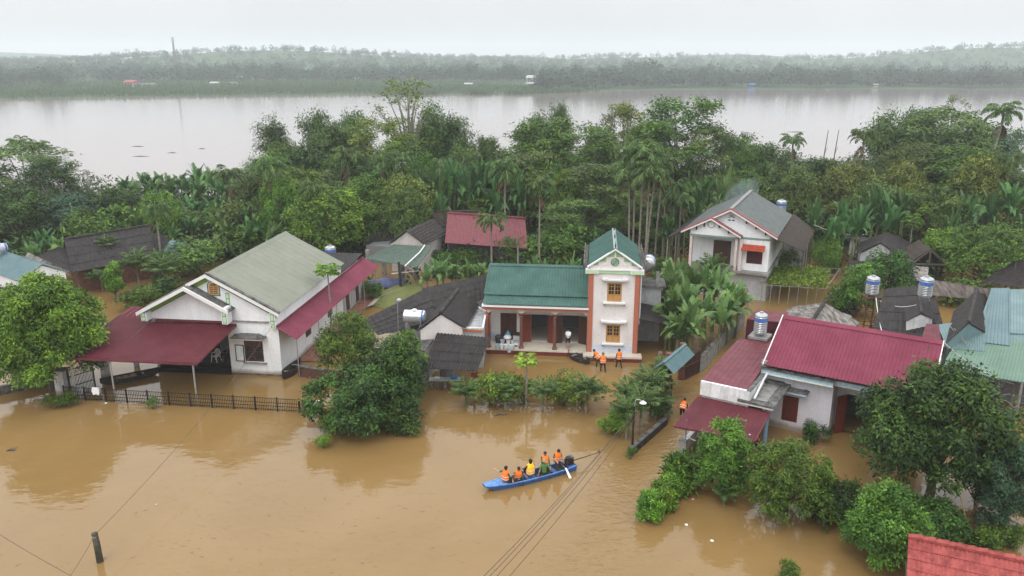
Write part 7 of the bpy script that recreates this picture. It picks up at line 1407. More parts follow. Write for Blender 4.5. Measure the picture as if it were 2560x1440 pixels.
# litter afloat
rl = np.random.default_rng(3); Cn = []
for _ in range(620):
    px, py = rl.uniform(0, 2560), rl.uniform(1010, 1440)
    if rl.random() < 0.5: px = rl.normal(700, 320); py = rl.normal(1300, 90)
    p = P(px, py, 0.004)
    if p[1] < 29: continue
    Cn.append(p)
for (x0, y0), (x1, y1), n_, sp_ in (((163, 1003), (806, 1042), 240, 0.22), ((1140, 1022), (1480, 1036), 420, 0.35), ((1560, 1140), (1600, 1100), 120, 0.3), ((790, 1075), (1050, 1085), 160, 0.3), ((1600, 1310), (1700, 1255), 120, 0.3), ((1700, 1265), (2150, 1320), 260, 0.6), ((640, 940), (705, 945), 40, 0.12)):   # rafts of leaves caught along the railing and plants
    for _ in range(n_):
        u = rl.random(); p = P(x0 + (x1 - x0) * u, y0 + (y1 - y0) * u, 0.004)
        if math.sin(u * 37 + x0) > -0.2: Cn.append((p[0] + rl.normal(0, sp_), p[1] + rl.normal(0, sp_), 0.004))
Cn = np.array(Cn); k = len(Cn); V, F = leaves(Cn, rl.normal(size=(k, 3)) * [1, 0.6, 0], rl.uniform(0.05, 0.24, k) * rl.choice([0.6, 1, 1.4], k), rl.uniform(0.02, 0.05, k), rl); V[:, 2] = 0.006
struct(np_obj('floating_debris', V, F, leafmat('debris', (0.06, 0.045, 0.025), (0.14, 0.10, 0.05)), None, rl.random(k)), 'stuff')
def driftwood(label, px, py, L_, rz, n=3):
    t = thing('driftwood', label, 'driftwood', P(px, py, 0.02), rz); MB().tube([(-L_ / 2, 0, 0), (0, 0.05, 0.06), (L_ / 2, -0.04, 0.02)], [0.05, 0.06, 0.02], 6).build('log', bark, t); mb = MB(); [mb.tube([(L_ * u, 0, 0.04), (L_ * u + 0.15, sg * 0.25, 0.1)], [0.03, 0.01], 5) for u, sg in ((-0.2, 1), (0.05, -1), (0.25, 1))]; mb.build('twig', bark, t)
driftwood('dark broken branch floating in front of the shrub row', 1252, 1037, 0.9, 0.3); driftwood('dark driftwood floating near the corner of the pond', 28, 1126, 0.5, 0.2)
for px, py, m, lb in ((391, 1262, white, 'pale scrap of litter floating in the middle of open water'), (855, 1308, concrete, 'small grey scrap floating between pole and boat'), (1780, 1352, trim_white, 'white litter caught before the airy tree'), (1716, 1312, trim_white, 'white scrap of paper floating below the low hedge'), (1732, 1248, mat('pink_plastic', (0.5, 0.25, 0.25), 0.5), 'pink plastic scrap beside the ginger plants'), (265, 1008, trim_white, 'white plastic bag caught against the iron railing')):
    tag(MB().lathe([(0.03, -0.01), (0.09, 0.01), (0.07, 0.03), (0.02, 0.045)], (0, 0, 0), 7).build('litter', m, None, False, P(px, py, 0.0)), lb, 'litter')
for px, py, L_ in ((345, 366, 3.5), (352, 391, 4.0), (430, 382, 2.5), (1990, 330, 6.0), (505, 372, 2)):
    t = tag(MB().tube([(-L_ / 2, 0, 0), (0, 0.2, 0.08), (L_ / 2, 0, 0)], [0.03, 0.07, 0.02], 6).build('drift_log', bark, None, False, P(px, py, 0.0)), 'dark drift log riding the open river', 'log', 'drift logs on the river')
# ------------------------------------------------------------------ planting
PROTO = {}; SEED = [200]; TURN = {}
def _make(kind, m, seed, label, cat, group):
    if kind == 'dome': return tree_dome('round_tree', label, cat, m, 8, 9, 0.8, seed, 38, 1500, 7, 0.34, group, rel=(0.16, 0.26), inner=0.1, young=0.4), (8, 9)
    if kind == 'feather': return tree_feather('spreading_tree', label, cat, m, 9, 11, seed, 34, 1300, 7, 0.36, group), (9, 11)
    if kind == 'sparse': return tree_feather('sparse_tree', label, cat, m, 8, 13, seed, 26, 300, 6, 0.36, group, 0.45, True), (8, 13)
    if kind == 'bamboo': return tree_bamboo('bamboo_clump', label, 'bamboo', m, 7, 12, seed, 34, 60, 7, 0.5, group), (7.4, 11.6)
    if kind == 'wisp': return tree_bamboo('bamboo_clump', label, 'bamboo', m, 5, 12, seed, 11, 48, 6, 0.48, group), (5.5, 11.6)
    if kind == 'banana': return banana('banana_plant', label, 'banana plant', 4.2, seed, 3, m, group, 1.0), (4.6, 4.2)
    if kind == 'bush': return bush('bush', label, 'bush', m, 3.2, 2.6, seed, 420, 7, 0.24, group, 9), (3.2, 2.6)
    if kind == 'shrub': return bush('shrub', label, 'shrub', m, 2.2, 2.0, seed, 240, 7, 0.17, group, 7), (2.2, 2.0)
NV = {'dome': 3, 'feather': 3, 'bamboo': 4, 'wisp': 3, 'banana': 5, 'bush': 3, 'shrub': 3, 'sparse': 2}
def plant(kind, m, px, pytop, Y, wpx, label, group=None, z0=0.0, cat='tree'):
    top = PY(px, pytop, Y); H = max(0.8, top[2] - z0); wpx *= 0.74 if kind == 'banana' and Y > 75 else 1; d = Y * _cp + (CAM_H - top[2]) * _sp; W = wpx * d / FOC
    key = (kind, m.name); v = TURN.get(key, 0) % NV[kind]; TURN[key] = TURN.get(key, 0) + 1
    loc = (top[0], Y, z0); rz = float(R.uniform(0, 6.28))
    if (key, v) not in PROTO:
        SEED[0] += 1; o, dim = _make(kind, m, SEED[0], label, cat, group); PROTO[(key, v)] = (o, dim); o.location = loc; o.rotation_euler = (0, 0, rz); o.scale = (W / dim[0], W / dim[0], H / dim[1]); return o
    o, dim = PROTO[(key, v)]; c = copy_tree(o, loc, rz, label, group, (W / dim[0], W / dim[0], H / dim[1]))
    if group is None and 'group' in c: del c['group']
    return c
def areca(px, pytop, Y, Lf, label, group='areca palms', r=0.1, **k):
    """py top = the tip of the crown"""
    SEED[0] += 1; top = PY(px, pytop, Y); H = top[2] - Lf * 0.95
    t = palm('areca_palm', label, 'palm', H, Lf, SEED[0], group=group, r=r, **k); t.location = (top[0] - k.get('lean', 0), Y, 0); return t
G = 'trees of the river bank belt'
ROWS = [
 # kind, leaf, px, py top, Y, width px, label
 ('feather', L_olive, 40, 362, 106, 250, 'broad tiered tree with open feathery crown closing off the river bank upstream'),
 ('feather', L_dark, 120, 395, 100, 150, 'thin tiered tree leaning out from the broad feathery one'),
 ('dome', L_dark, 30, 470, 92, 200, 'very dark rounded tree beneath the broad feathery tree'),
 ('bamboo', L_blue, 165, 478, 94, 190, 'blue green drooping bamboo thicket above the long dark roof'),
 ('dome', L_dark, 290, 470, 97, 150, 'dark rounded tree between banana rows'),
 ('sparse', L_mid, 205, 425, 112, 90, 'small sparse tree sticking up before the open river'),
 ('bush', L_mid, 255, 520, 88, 150, 'mid green bush behind the dark roof ridge'),
 ('dome', L_lit, 395, 478, 92, 105, 'small bright creeper covered tree between the banana rows'),
 ('wisp', L_bamboo, 640, 380, 122, 110, 'low airy bamboo tuft at the gap to the river'),
 ('bamboo', L_olive, 712, 330, 114, 130, 'rounded golden green bamboo below the leaning plume'),
 ('bamboo', L_bamboo, 800, 258, 122, 130, 'upright bamboo clump beside the leaning plume'),
 ('bamboo', L_dark, 775, 345, 112, 170, 'dense dark bamboo mass above the mango trees'),
 ('bamboo', L_bamboo, 875, 248, 124, 110, 'bamboo clump reaching up next to the tall sparse tree'),
 ('feather', L_yel, 945, 300, 114, 190, 'yellowish feathery tree in the middle of the bamboo'),
 ('sparse', L_yel, 1010, 188, 118, 190, 'tallest tree of all, bare limbed with thin tufts of leaves'),
 ('bamboo', L_bamboo, 1075, 238, 120, 130, 'tall bamboo with one arm arching over the water'),
 ('feather', L_mid, 1000, 350, 108, 190, 'mid green feathery tree before the yellowish one'),
 ('bamboo', L_dark, 880, 360, 106, 150, 'dark low bamboo behind the palms'),
 ('dome', L_mid, 1050, 380, 106, 110, 'dark green rounded tree behind the banana stand'),
 ('wisp', L_olive, 1165, 300, 124, 90, 'thin see-through tree against the river gap'),
 ('bamboo', L_olive, 1160, 340, 116, 120, 'soft grey green bamboo bordering the river gap'),
 ('bamboo', L_bamboo, 1222, 330, 118, 100, 'neat cone of bamboo closing the river gap'),
 ('bamboo', L_olive, 1270, 365, 114, 110, 'low pale bamboo just past the river gap'),
 ('bamboo', L_bamboo, 1340, 262, 122, 120, 'forked bamboo clump beyond the river gap'),
 ('bamboo', L_bamboo, 1405, 228, 124, 80, 'slim tall bamboo column rising above its neighbours'),
 ('feather', L_mid, 1370, 300, 112, 220, 'wide bright spreading tree below the slim bamboo column'),
 ('feather', L_mid, 1460, 320, 108, 230, 'wide spreading tree in the middle of the belt'),
 ('feather', L_olive, 1330, 380, 104, 200, 'olive spreading tree behind the palm pair'),
 ('feather', L_yel, 1562, 258, 120, 130, 'pale open crowned tree showing river through its branches'),
 ('bamboo', L_bamboo, 1500, 300, 122, 120, 'bamboo peeping over the spreading trees'),
 ('feather', L_mid, 1625, 300, 114, 160, 'flat topped spreading tree behind the palm cluster'),
 ('feather', L_mid, 1715, 248, 112, 260, 'largest spreading tree, flat topped with visible grey limbs'),
 ('feather', L_olive, 1770, 320, 108, 170, 'lower spreading tree under the largest one'),
 ('feather', L_olive, 1500, 410, 98, 230, 'olive leafy tree directly behind the tower'),
 ('dome', L_lit, 1415, 430, 96, 90, 'bright green bushy tree behind the palm pair'),
 ('feather', L_mid, 1560, 470, 93, 170, 'mid green tree behind the tower roof ridge'),
 ('feather', L_olive, 1440, 500, 91, 190, 'leafy tree above the green house roof'),
 ('wisp', L_bamboo, 1855, 312, 122, 120, 'airy bamboo wisps next to the largest spreading tree'),
 ('feather', L_mid, 1845, 345, 112, 130, 'small bright spreading tree beside the airy wisps'),
 ('bamboo', L_bamboo, 1905, 348, 114, 140, 'low bamboo hedge above the slate roofed house'),
 ('bamboo', L_bamboo, 1990, 362, 114, 150, 'low bamboo hedge behind the single bent palm'),
 ('bamboo', L_olive, 2060, 385, 116, 130, 'low bamboo hedge by the bare stakes'),
 ('dome', L_olive, 1985, 415, 98, 160, 'dark olive rounded tree over the slate roof'),
 ('dome', L_dark, 2065, 400, 104, 120, 'dark umbrella topped tree beside the yellowish mango'),
 ('bamboo', L_bamboo, 2150, 370, 112, 170, 'spreading bamboo at the foot of the tall downstream clump'),
 ('bamboo', L_bamboo, 2240, 262, 120, 190, 'big bamboo clump downstream with three plumes'),
 ('bamboo', L_bamboo, 2310, 258, 122, 150, 'tall bamboo plume next to the three plumed clump'),
 ('feather', L_olive, 2375, 275, 112, 240, 'big olive feathery tree towering over the downstream belt'),
 ('sparse', L_yel, 2392, 236, 120, 90, 'small tufted tree top standing above the olive giant'),
 ('bamboo', L_blue, 2475, 280, 116, 170, 'dark blue green bamboo dome near the tallest palm'),
 ('wisp', L_bamboo, 2545, 300, 122, 110, 'grey airy bamboo behind the tallest palm'),
 ('feather', L_olive, 2300, 360, 106, 200, 'olive tree in front of the big bamboo'),
 ('feather', L_mid, 2420, 370, 102, 230, 'broad green tree below the olive giant'),
 ('dome', L_yel, 2130, 412, 97, 170, 'rounded mango tree flushed with yellow shoots'),
 ('dome', L_yel, 2260, 408, 96, 140, 'second mango with bright yellow crown top'),
 ('dome', L_yel, 2460, 395, 97, 150, 'yellow green mango in front of the blue bamboo'),
 ('dome', L_olive, 2190, 455, 92, 150, 'dark olive tree under the two mangoes'),
 ('dome', L_mid, 2330, 470, 90, 190, 'mid green rounded tree above the banana stand'),
 ('feather', L_mid, 2560, 430, 98, 200, 'leafy tree at the downstream end of the belt'),
 ('dome', L_lit, 745, 425, 97, 170, 'bright green mango tree, first of the pair before the bamboo'),
 ('dome', L_lit, 820, 470, 88, 210, 'bright mango tree over the tank behind the grey green roof'),
 ('dome', L_lit, 690, 450, 92, 120, 'smaller bright mango tree on the river side of the mango pair'),
 ('dome', L_mid, 905, 445, 94, 180, 'deep green mango tree beside the bright pair'),
 ('dome', L_yel, 1005, 440, 94, 170, 'rusty yellow litchi tree behind the mossy outhouse'),
 ('dome', L_olive, 1010, 470, 90, 120, 'dull olive tree shading the mossy outhouse'),
]
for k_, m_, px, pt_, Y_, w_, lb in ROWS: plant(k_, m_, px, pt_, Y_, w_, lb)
for px, Y_, pt_, W_, ln, sd, lb in ((728, 120, 258, 4.5, -4.2, 91, 'tall plume of bamboo leaning out over the river'), (1080, 121, 244, 3.0, 4.0, 92, 'arching bamboo arm at the edge of the river gap')):
    q_ = PY(px, pt_, Y_); t = tree_bamboo('bamboo_clump', lb, 'bamboo', L_bamboo, W_, q_[2] * 1.03, sd, 24, 60, 7, 0.5, None, ln); t.location = (q_[0], Y_, 0)
for i in range(46):                                                          # fill the belt where the crowns run together
    px = 640 + 1900 * (i + R.uniform(-.3, .3)) / 45; Y_ = R.uniform(99, 116); pt_ = R.uniform(400, 450) + (Y_ - 99) * -2.2 + (25 if 1900 < px < 2130 or 1120 < px < 1280 else 0)
    plant(('bamboo', 'feather', 'dome')[i % 3], (L_olive, L_mid, L_dark, L_bamboo)[i % 4], px, pt_, Y_, R.uniform(110, 170), 'tree merging into the dense green belt between village and river', G)
for i in range(16):
    px = -30 + 680 * i / 15; plant(('bush', 'dome')[i % 2], (L_mid, L_dark, L_olive)[i % 3], px, R.uniform(500, 545), R.uniform(92, 112), R.uniform(70, 120), 'low tree in the dark thicket under the banana rows', 'low trees under the banana rows')
BN = 'banana plants of the river bank rows'
for i, (px, pt_, Y_, w_) in enumerate([(225, 470, 112, 80), (265, 462, 118, 80), (310, 440, 121, 90), (352, 432, 122, 100), (398, 428, 123, 100), (445, 432, 121, 100), (492, 410, 118, 110), (520, 418, 119, 100), (560, 440, 112, 100), (610, 450, 112, 100), (420, 500, 104, 110), (475, 490, 104, 110), (530, 500, 102, 110), (330, 530, 92, 110), (390, 540, 92, 100), (450, 530, 94, 100), (540, 530, 92, 110), (610, 520, 92, 120), (655, 540, 90, 100), (300, 480, 110, 90), (60, 590, 84, 110), (100, 575, 86, 110), (140, 590, 83, 90), (620, 480, 104, 110), (575, 480, 108, 100), (500, 455, 116, 100)]):
    plant('banana', (L_banana_d, L_banana, L_banana_d)[i % 3], px, pt_, Y_, w_, 'banana plant with torn leaves in the rows along the river bank', BN); plant('banana', (L_banana, L_banana_d)[i % 2], px + R.uniform(18, 34), pt_ + R.uniform(8, 30), Y_ - 2, w_ * 0.9, 'banana plant with torn leaves in the rows along the river bank', BN)
BD = 'dark banana plants behind the rose roof'
for px, pt_, Y_, w_ in [(1075, 405, 98, 110), (1120, 400, 99, 120), (1165, 410, 99, 110), (1210, 395, 100, 120), (1240, 440, 96, 100), (1100, 470, 93, 90), (1385, 430, 97, 90), (1300, 430, 98, 90)]: plant('banana', L_banana_d, px, pt_, Y_, w_, 'tall dark banana plant standing behind the rose roofed house', BD)
BS = 'banana plants behind the slate roofed house'
for px, pt_, Y_, w_ in [(1770, 440, 92, 110), (1815, 430, 95, 110), (1730, 430, 96, 100), (1860, 440, 95, 90), (1750, 500, 87, 120), (1700, 490, 88, 100), (1680, 540, 84, 90), (2040, 500, 87, 110), (2110, 490, 87, 120), (2190, 470, 88, 130), (2230, 480, 86, 120), (2270, 475, 88, 110), (2150, 510, 83, 110), (2090, 530, 82, 90), (2420, 480, 88, 120), (2480, 470, 90, 130), (2530, 460, 89, 130), (2390, 520, 84, 90)]: plant('banana', (L_banana_d, L_banana)[int(px) % 2], px, pt_, Y_, w_, 'banana plant with arching leaves behind the houses downstream', BS)
BT = 'banana plants of the clump beside the tower'
for px, pt_, Y_, w_ in [(1700, 640, 66, 120), (1745, 655, 64, 120), (1670, 665, 63, 100), (1790, 665, 63, 120), (1725, 700, 60, 130), (1830, 690, 62, 110), (1690, 715, 59, 110), (1770, 725, 58.5, 130), (1735, 760, 56.5, 140), (1815, 735, 60, 120), (1850, 720, 63, 110), (1700, 790, 55.5, 110)]: plant('banana', L_banana, px, pt_, Y_, w_, 'lush banana plant in the clump between tower and lane', BT)
plant('banana', L_banana, 1092, 645, 72, 100, 'pale young banana plant with a yellow leaf behind the long dark shed', None, cat='banana plant')
for px in (1140, 1175, 1200, 1330, 1360, 1430): plant('banana', L_banana, px, 655 - (px > 1300) * 15, 74 - (px > 1300) * 4, 70, 'low banana plant peeping over the ridge of the shed and green roof', 'low banana plants behind the roofs')
# palms with tall stems
for a in ((567, 410, 96, 2.6, 'tall areca palm with shaggy crown and reddish stem in front of the banana rows', dict(n=15, dead=3)), (672, 388, 92, 2.5, 'slim tall areca palm at the edge of the bright mango trees', dict(lean=-0.6)), (778, 440, 88, 2.4, 'areca palm standing in the middle of the bright mango trees', {}), (868, 360, 98, 2.8, 'tall areca palm with a wide crown above the deep green mango', {}), (955, 380, 98, 2.3, 'areca palm, thinner one of the pair above the rusty litchi', {}), (1003, 372, 99, 2.4, 'areca palm, fuller one of the pair above the rusty litchi', dict(lean=0.3)), (1262, 390, 84, 2.4, 'tall lone areca palm with withered fronds behind the green house roof', dict(dead=5)), (1350, 430, 82, 2.3, 'areca palm with full crown behind the green house roof', dict(n=15)), (1228, 525, 80, 2.2, 'short palm with spiky crown before the rose roof', dict(dead=0)), (1295, 590, 76, 0.9, 'topped bare palm stem behind the green house roof', dict(dead=0, n=3)), (1985, 330, 108, 2.2, 'single bent areca palm against the river', dict(lean=-0.4)), (2165, 316, 106, 2.5, 'areca palm before the spreading downstream bamboo', dict(dead=3, lean=0.4)), (2518, 250, 100, 2.9, 'tallest areca palm, standing clear against the river downstream', dict(dead=3, lean=1.2, r=0.13)), (2532, 375, 96, 2.4, 'areca palm below the tallest one', {}), (385, 500, 80, 2.1, 'dark stemmed palm rising before the end of the long dark roof', {}), (45, 338, 118, 2.4, 'palm crown poking above the broad feathery tree, the taller of two', {}), (92, 346, 119, 2.3, 'palm crown poking above the broad feathery tree, the smaller of two', {}), (1120, 395, 110, 2.0, 'half hidden palm crown behind the dark bananas', {})):
    areca(a[0], a[1], a[2], a[3], a[4], **a[5])
for i, (px, pt_, Y_, ln) in enumerate(((1590, 345, 84, -0.2), (1612, 350, 82, 0.1), (1640, 385, 81, 0.5), (1575, 395, 83, -0.3), (1660, 370, 85, 0.4), (1625, 400, 80, 0.0))): areca(px, pt_, Y_, 2.7, 'areca palm in the tight cluster behind the tower', 'areca palm cluster behind the tower', n=14, lean=ln, dead=2)
for px, pt_, Y_ in ((1690, 440, 88), (1665, 470, 88), (1705, 470, 86)): areca(px, pt_, Y_, 2.0, 'slender yellowish palm beside the tight areca cluster', 'slender palms beside the cluster', n=9)
# low garden palms
def lowpalm(px, pt_, base, Lf, label, group=None, n=13, droop=1.2, r=0.07, **k):
    SEED[0] += 1; b_ = P(px, base, 0); top = PY(px, pt_, b_[1])[2]; Lf = min(Lf * 1.15, max(0.7, top * 0.95)); t = palm('palm', label, 'palm', max(0.12, top - Lf * 1.15), Lf, SEED[0], n=n + 3, group=group, r=r, dead=0, droop=droop * 0.85, nl=24, hang=0.35, el=(1.5, 0.85), **k); t.location = b_; return t
for a in ((278, 588, 700, 1.5, 'small round crowned palm before the long dark roof', {}), (350, 628, 730, 1.9, 'bushy palm beside the clipped cone shrub', dict(n=18)), (420, 640, 745, 2.0, 'dark bushy palm nearest the white house roof', dict(n=18)), (258, 668, 730, 1.5, 'low palm tuft behind the round green tree', {}), (1795, 590, 715, 2.1, 'palm with broad fronds before the white house porch', dict(n=16)), (1775, 640, 745, 1.7, 'lower palm beside the porch of the white house', {}),
          (1165, 952, 1018, 1.25, 'first low palm of the shrub row, next to the washing bench', dict(n=16)), (1262, 950, 1024, 1.2, 'low palm with withered fronds between hedge and papaya', dict(n=15)), (1357, 950, 1026, 1.2, 'low palm just past the papaya in the shrub row', dict(n=15)), (1465, 945, 1034, 1.35, 'last and fullest low palm of the shrub row', dict(n=18)),
          (1655, 898, 985, 1.3, 'palm under the teal gate roof', dict(n=14)), (1625, 925, 1040, 1.6, 'tallest palm of the current side garden', dict(n=16)), (1572, 952, 1050, 1.4, 'palm leaning over the water in the current side garden', dict(n=15)), (1600, 975, 1085, 1.3, 'palm beside the street lamp', dict(n=13)), (1565, 995, 1100, 1.3, 'light green palm in front of the street lamp', dict(n=13)), (1640, 975, 1050, 1.2, 'dark palm along the low blackened wall', dict(n=14)), (2560, 752, 900, 1.6, 'palm crown cut by the picture edge over the patched shed', {})): lowpalm(a[0], a[1], a[2], a[3], a[4], **a[5])
# big trees near the viewer
def near_tree(kind, label, m, px, base, pytop, wpx, seed, z0=0.3, name='garden_tree', cat='tree', lobes=24, clu=2200, leaf=0.24, ratio=0.42, young=0.35, rel=(0.2, 0.34), mleaf=7, inner=0.15, down=0.25):
    b_ = P(px, base, 0); H = PY(px, pytop, b_[1] + 0.2)[2]; W = wpx * (b_[1] * _cp + (CAM_H - H / 2) * _sp) / FOC
    t = tree_dome(name, label, cat, m, W, H, z0, seed, lobes, clu, mleaf, leaf, ratio=ratio, young=young, rel=rel, inner=inner, down=down); t.location = b_; return t
near_tree('d', 'big round longan tree with bright yellow green leaf clumps at the railing corner', L_lit, 132, 975, 694, 268, 301, 0.1, lobes=60, clu=8200, leaf=0.24, rel=(0.13, 0.2), inner=0.1, young=0.6)
near_tree('d', 'large dark pomelo tree standing in the flood at the end of the railing', L_dark, 905, 1062, 925, 250, 302, -0.1, lobes=22, clu=2600, leaf=0.23, young=0.5)
near_tree('d', 'dark pomelo tree tight behind the large one', L_dark, 1000, 1030, 850, 150, 303, -0.1, lobes=18, clu=1700, leaf=0.23, young=0.5)
near_tree('d', 'light green leafy tree between the white house and the pomelos', L_mid, 878, 965, 785, 160, 304, 0.6, lobes=18, clu=1700, leaf=0.2, young=0.4)
near_tree('d', 'young green tree with light top shoots beside the white tank', L_mid, 1012, 985, 830, 105, 305, 0.2, lobes=14, clu=1100, leaf=0.22, young=0.6)
near_tree('d', 'low dark pomelo branchwork spreading over the water', L_dark, 985, 1072, 985, 130, 306, -0.3, lobes=12, clu=800, leaf=0.23, young=0.5)
near_tree('d', 'conical jackfruit tree in front of the maroon porch roof', L_mid, 1805, 1235, 1050, 130, 307, -0.2, lobes=20, clu=2300, leaf=0.17, young=0.5)
near_tree('d', 'airy starfruit tree with loose pale foliage in the flooded yard', L_mid, 1962, 1290, 1110, 225, 308, -0.1, lobes=30, clu=2300, leaf=0.17, rel=(0.14, 0.25), inner=0.3, young=0.4)
near_tree('d', 'dark low tree pressed against the airy starfruit tree', L_dark, 2088, 1295, 1200, 140, 309, -0.3, lobes=14, clu=1500, leaf=0.18)
near_tree('d', 'largest near tree, dark pomelo with glossy light shoots hiding the maroon house end', L_dark, 2320, 1255, 920, 345, 310, 0.9, lobes=34, clu=4600, leaf=0.24, rel=(0.17, 0.28), young=0.55)
near_tree('d', 'shrubby citrus tree in front of the largest dark pomelo', L_mid, 2205, 1400, 1215, 190, 311, -0.2, lobes=22, clu=2400, leaf=0.17, young=0.4)
near_tree('d', 'dark bush tree behind the red tiled gatehouse', L_dark, 2318, 1345, 1250, 170, 312, -0.2, lobes=16, clu=1500, leaf=0.18)
near_tree('d', 'vine smothered column of leaves with tiny yellow flowers', L_blue, 2500, 1330, 1110, 130, 313, -0.3, 'vine_column', 'climber', 18, 1900, 0.16)
near_tree('d', 'soft green climber trailing beside the largest dark pomelo', L_mid, 2440, 1250, 1080, 130, 314, 0.2, 'climber', 'climber', 14, 1100, 0.17)
near_tree('d', 'small leafy tree at the picture edge beyond the bare branches', L_mid, 2560, 1190, 1090, 110, 315, -0.2, lobes=12, clu=800, leaf=0.18)
near_tree('d', 'dark green tree in front of the thatched barn', L_dark, 2212, 745, 628, 140, 316, 0.2, lobes=16, clu=1300, leaf=0.28, young=0.4)
near_tree('d', 'broad bright tree spreading over the thatched barn', L_mid, 2450, 720, 565, 220, 317, 0.4, lobes=24, clu=2000, leaf=0.3, young=0.5)
near_tree('d', 'pale fringed tree beside the broad bright one', L_lit, 2350, 690, 575, 120, 318, 0.5, lobes=16, clu=1200, leaf=0.28)
near_tree('d', 'leafy green tree behind the vine trellis', L_mid, 2138, 790, 665, 110, 319, 0.0, lobes=14, clu=1200, leaf=0.25)
near_tree('d', 'clipped cone of green leaves in the flooded courtyard', L_lit, 290, 748, 655, 42, 320, 0.0, 'cone_shrub', 'shrub', 10, 700, 0.2)
# bushes and shrubs
for a in (('bush', L_lit, 540, 1040, 0, 0, ''),): pass
def lowbush(kind, m, px, base, pytop, wpx, label, group=None, cat='bush'):
    b_ = P(px, base, 0); return plant(kind, m, px, pytop, b_[1], wpx, label, group, 0.0, cat)
for a in ((('shrub'), L_lit, 1222, 1014, 932, 115, 'hedge shrub between the first and second low palms'), ('shrub', L_mid, 1262, 1000, 938, 90, 'hedge shrub right behind the withered palm'.replace('right ', '')), ('shrub', L_mid, 1310, 1008, 945, 85, 'hedge shrub at the papaya foot'), ('shrub', L_lit, 1408, 1014, 945, 100, 'light hedge shrub between the last two low palms'), ('shrub', L_lit, 1440, 1010, 938, 95, 'tall hedge shrub behind the last low palm'),
          ('bush', L_lit, 1535, 1085, 1025, 70, 'light green bush at the water edge of the palm garden'), ('bush', L_mid, 1650, 1040, 985, 70, 'bush inside the blackened garden wall'), ('shrub', L_mid, 1545, 1055, 1000, 55, 'small shrub behind the light green bush'), ('shrub', L_mid, 1577, 1148, 1128, 24, 'tiny sprig at the tip of the blackened wall'),
          ('bush', L_dark, 2030, 1108, 1055, 60, 'small dark bush against the lilac white wall'), ('bush', L_mid, 1975, 1450, 1405, 60, 'little sprout at the bottom edge of the picture'), ('bush', L_mid, 2480, 1372, 1318, 90, 'light bush beside the gatehouse ridge'), ('bush', L_mid, 2545, 1370, 1310, 60, 'light bush at the picture edge by the gatehouse'),
          ('shrub', L_lit, 803, 1120, 1090, 42, 'small leafy sprig standing alone in the flood'), ('bush', L_mid, 830, 1078, 1030, 90, 'grassy tuft at the foot of the pomelo tree'), ('bush', L_mid, 148, 1018, 985, 60, 'low creeper at the white gate pillar foot'), ('shrub', L_mid, 380, 1022, 1008, 30, 'tiny weed tuft along the iron railing'),
          ('bush', L_mid, 340, 775, 705, 100, 'dense bush beside the flooded courtyard'), ('bush', L_mid, 470, 690, 610, 160, 'leafy bush behind the grey green roof'), ('bush', L_mid, 540, 650, 585, 150, 'broad hedge bush under the shaggy areca palm'), ('bush', L_dark, 400, 760, 690, 100, 'dark bush below the dark bushy palm'), ('bush', L_mid, 620, 630, 560, 120, 'hedge bush next to the slim areca palm'), ('bush', L_lit, 720, 610, 555, 110, 'bright hedge bush over the grey green roof edge'), ('bush', L_mid, 780, 620, 575, 90, 'bush behind the roof tank'),
          ('bush', L_mid, 1945, 690, 622, 90, 'reddish green bush below the brown lean-to'), ('bush', L_lit, 2070, 690, 600, 60, 'yellow green upright shrub in the trellis garden'), ('bush', L_mid, 2040, 640, 595, 80, 'dark shrub behind the upright yellow green one'), ('bush', L_dark, 2090, 680, 640, 40, 'small dark shrub beside the flooded garden path'), ('bush', L_dark, 1280, 660, 600, 110, 'dark garden bush before the rose roof'), ('bush', L_mid, 1330, 665, 590, 120, 'leafy garden bush behind the green house roof'), ('bush', L_mid, 1410, 665, 570, 130, 'tall leafy bush near the tower roof'), ('bush', L_mid, 1195, 660, 610, 90, 'garden bush beside the short spiky palm'), ('bush', L_dark, 1460, 660, 580, 110, 'dark bush tight behind the tower roof'), ('bush', L_mid, 1130, 665, 628, 80, 'low garden bush by the green roofed shed'),
          ('bush', L_mid, 925, 745, 705, 60, 'weed patch beneath the end of the maroon awning'), ('bush', L_mid, 600, 600, 540, 110, 'bush between slim palm and shaggy palm'), ('bush', L_mid, 1650, 640, 570, 90, 'bush at the lane beside the areca cluster'), ('bush', L_mid, 1640, 690, 640, 70, 'bush behind the lying steel tank'), ('bush', L_mid, 2400, 760, 690, 120, 'bush behind the brown streaked roof'), ('bush', L_dark, 2110, 780, 720, 110, 'dark bush below the leafy tree at the trellis'), ('bush', L_mid, 2555, 640, 560, 120, 'bush at the picture edge over the dark corrugated roof')): lowbush(*a)
HG = 'bright hedge'
near_tree('d', 'low bright green hedge clump, outermost in the open water', L_lit, 1626, 1298, 1226, 62, 330, -0.2, 'hedge', 'hedge', 14, 1000, 0.13, 0.55); near_tree('d', 'low bright green hedge clump, middle of the strip', L_lit, 1652, 1272, 1200, 64, 331, -0.2, 'hedge', 'hedge', 14, 1000, 0.13, 0.55); near_tree('d', 'low bright green hedge clump touching the ginger leaves', L_lit, 1678, 1244, 1180, 56, 333, -0.2, 'hedge', 'hedge', 12, 800, 0.13, 0.55)
near_tree('d', 'clump of broad ginger leaves between hedge and gate', L_mid, 1700, 1222, 1140, 75, 332, -0.2, 'ginger_clump', 'plant', 8, 500, 0.38, 0.28, down=-0.5)
lowpalm(1810, 1215, 1262, 0.8, 'low fern like palm at the foot of the jackfruit tree', n=16)
t = papaya('papaya_tree', 'lone papaya tree with lime green crown in the shrub row', 'papaya', PY(1315, 888, P(1315, 1018, 0)[1])[2], 2.1, 41, L_lime); t.location = P(1315, 1018, 0)
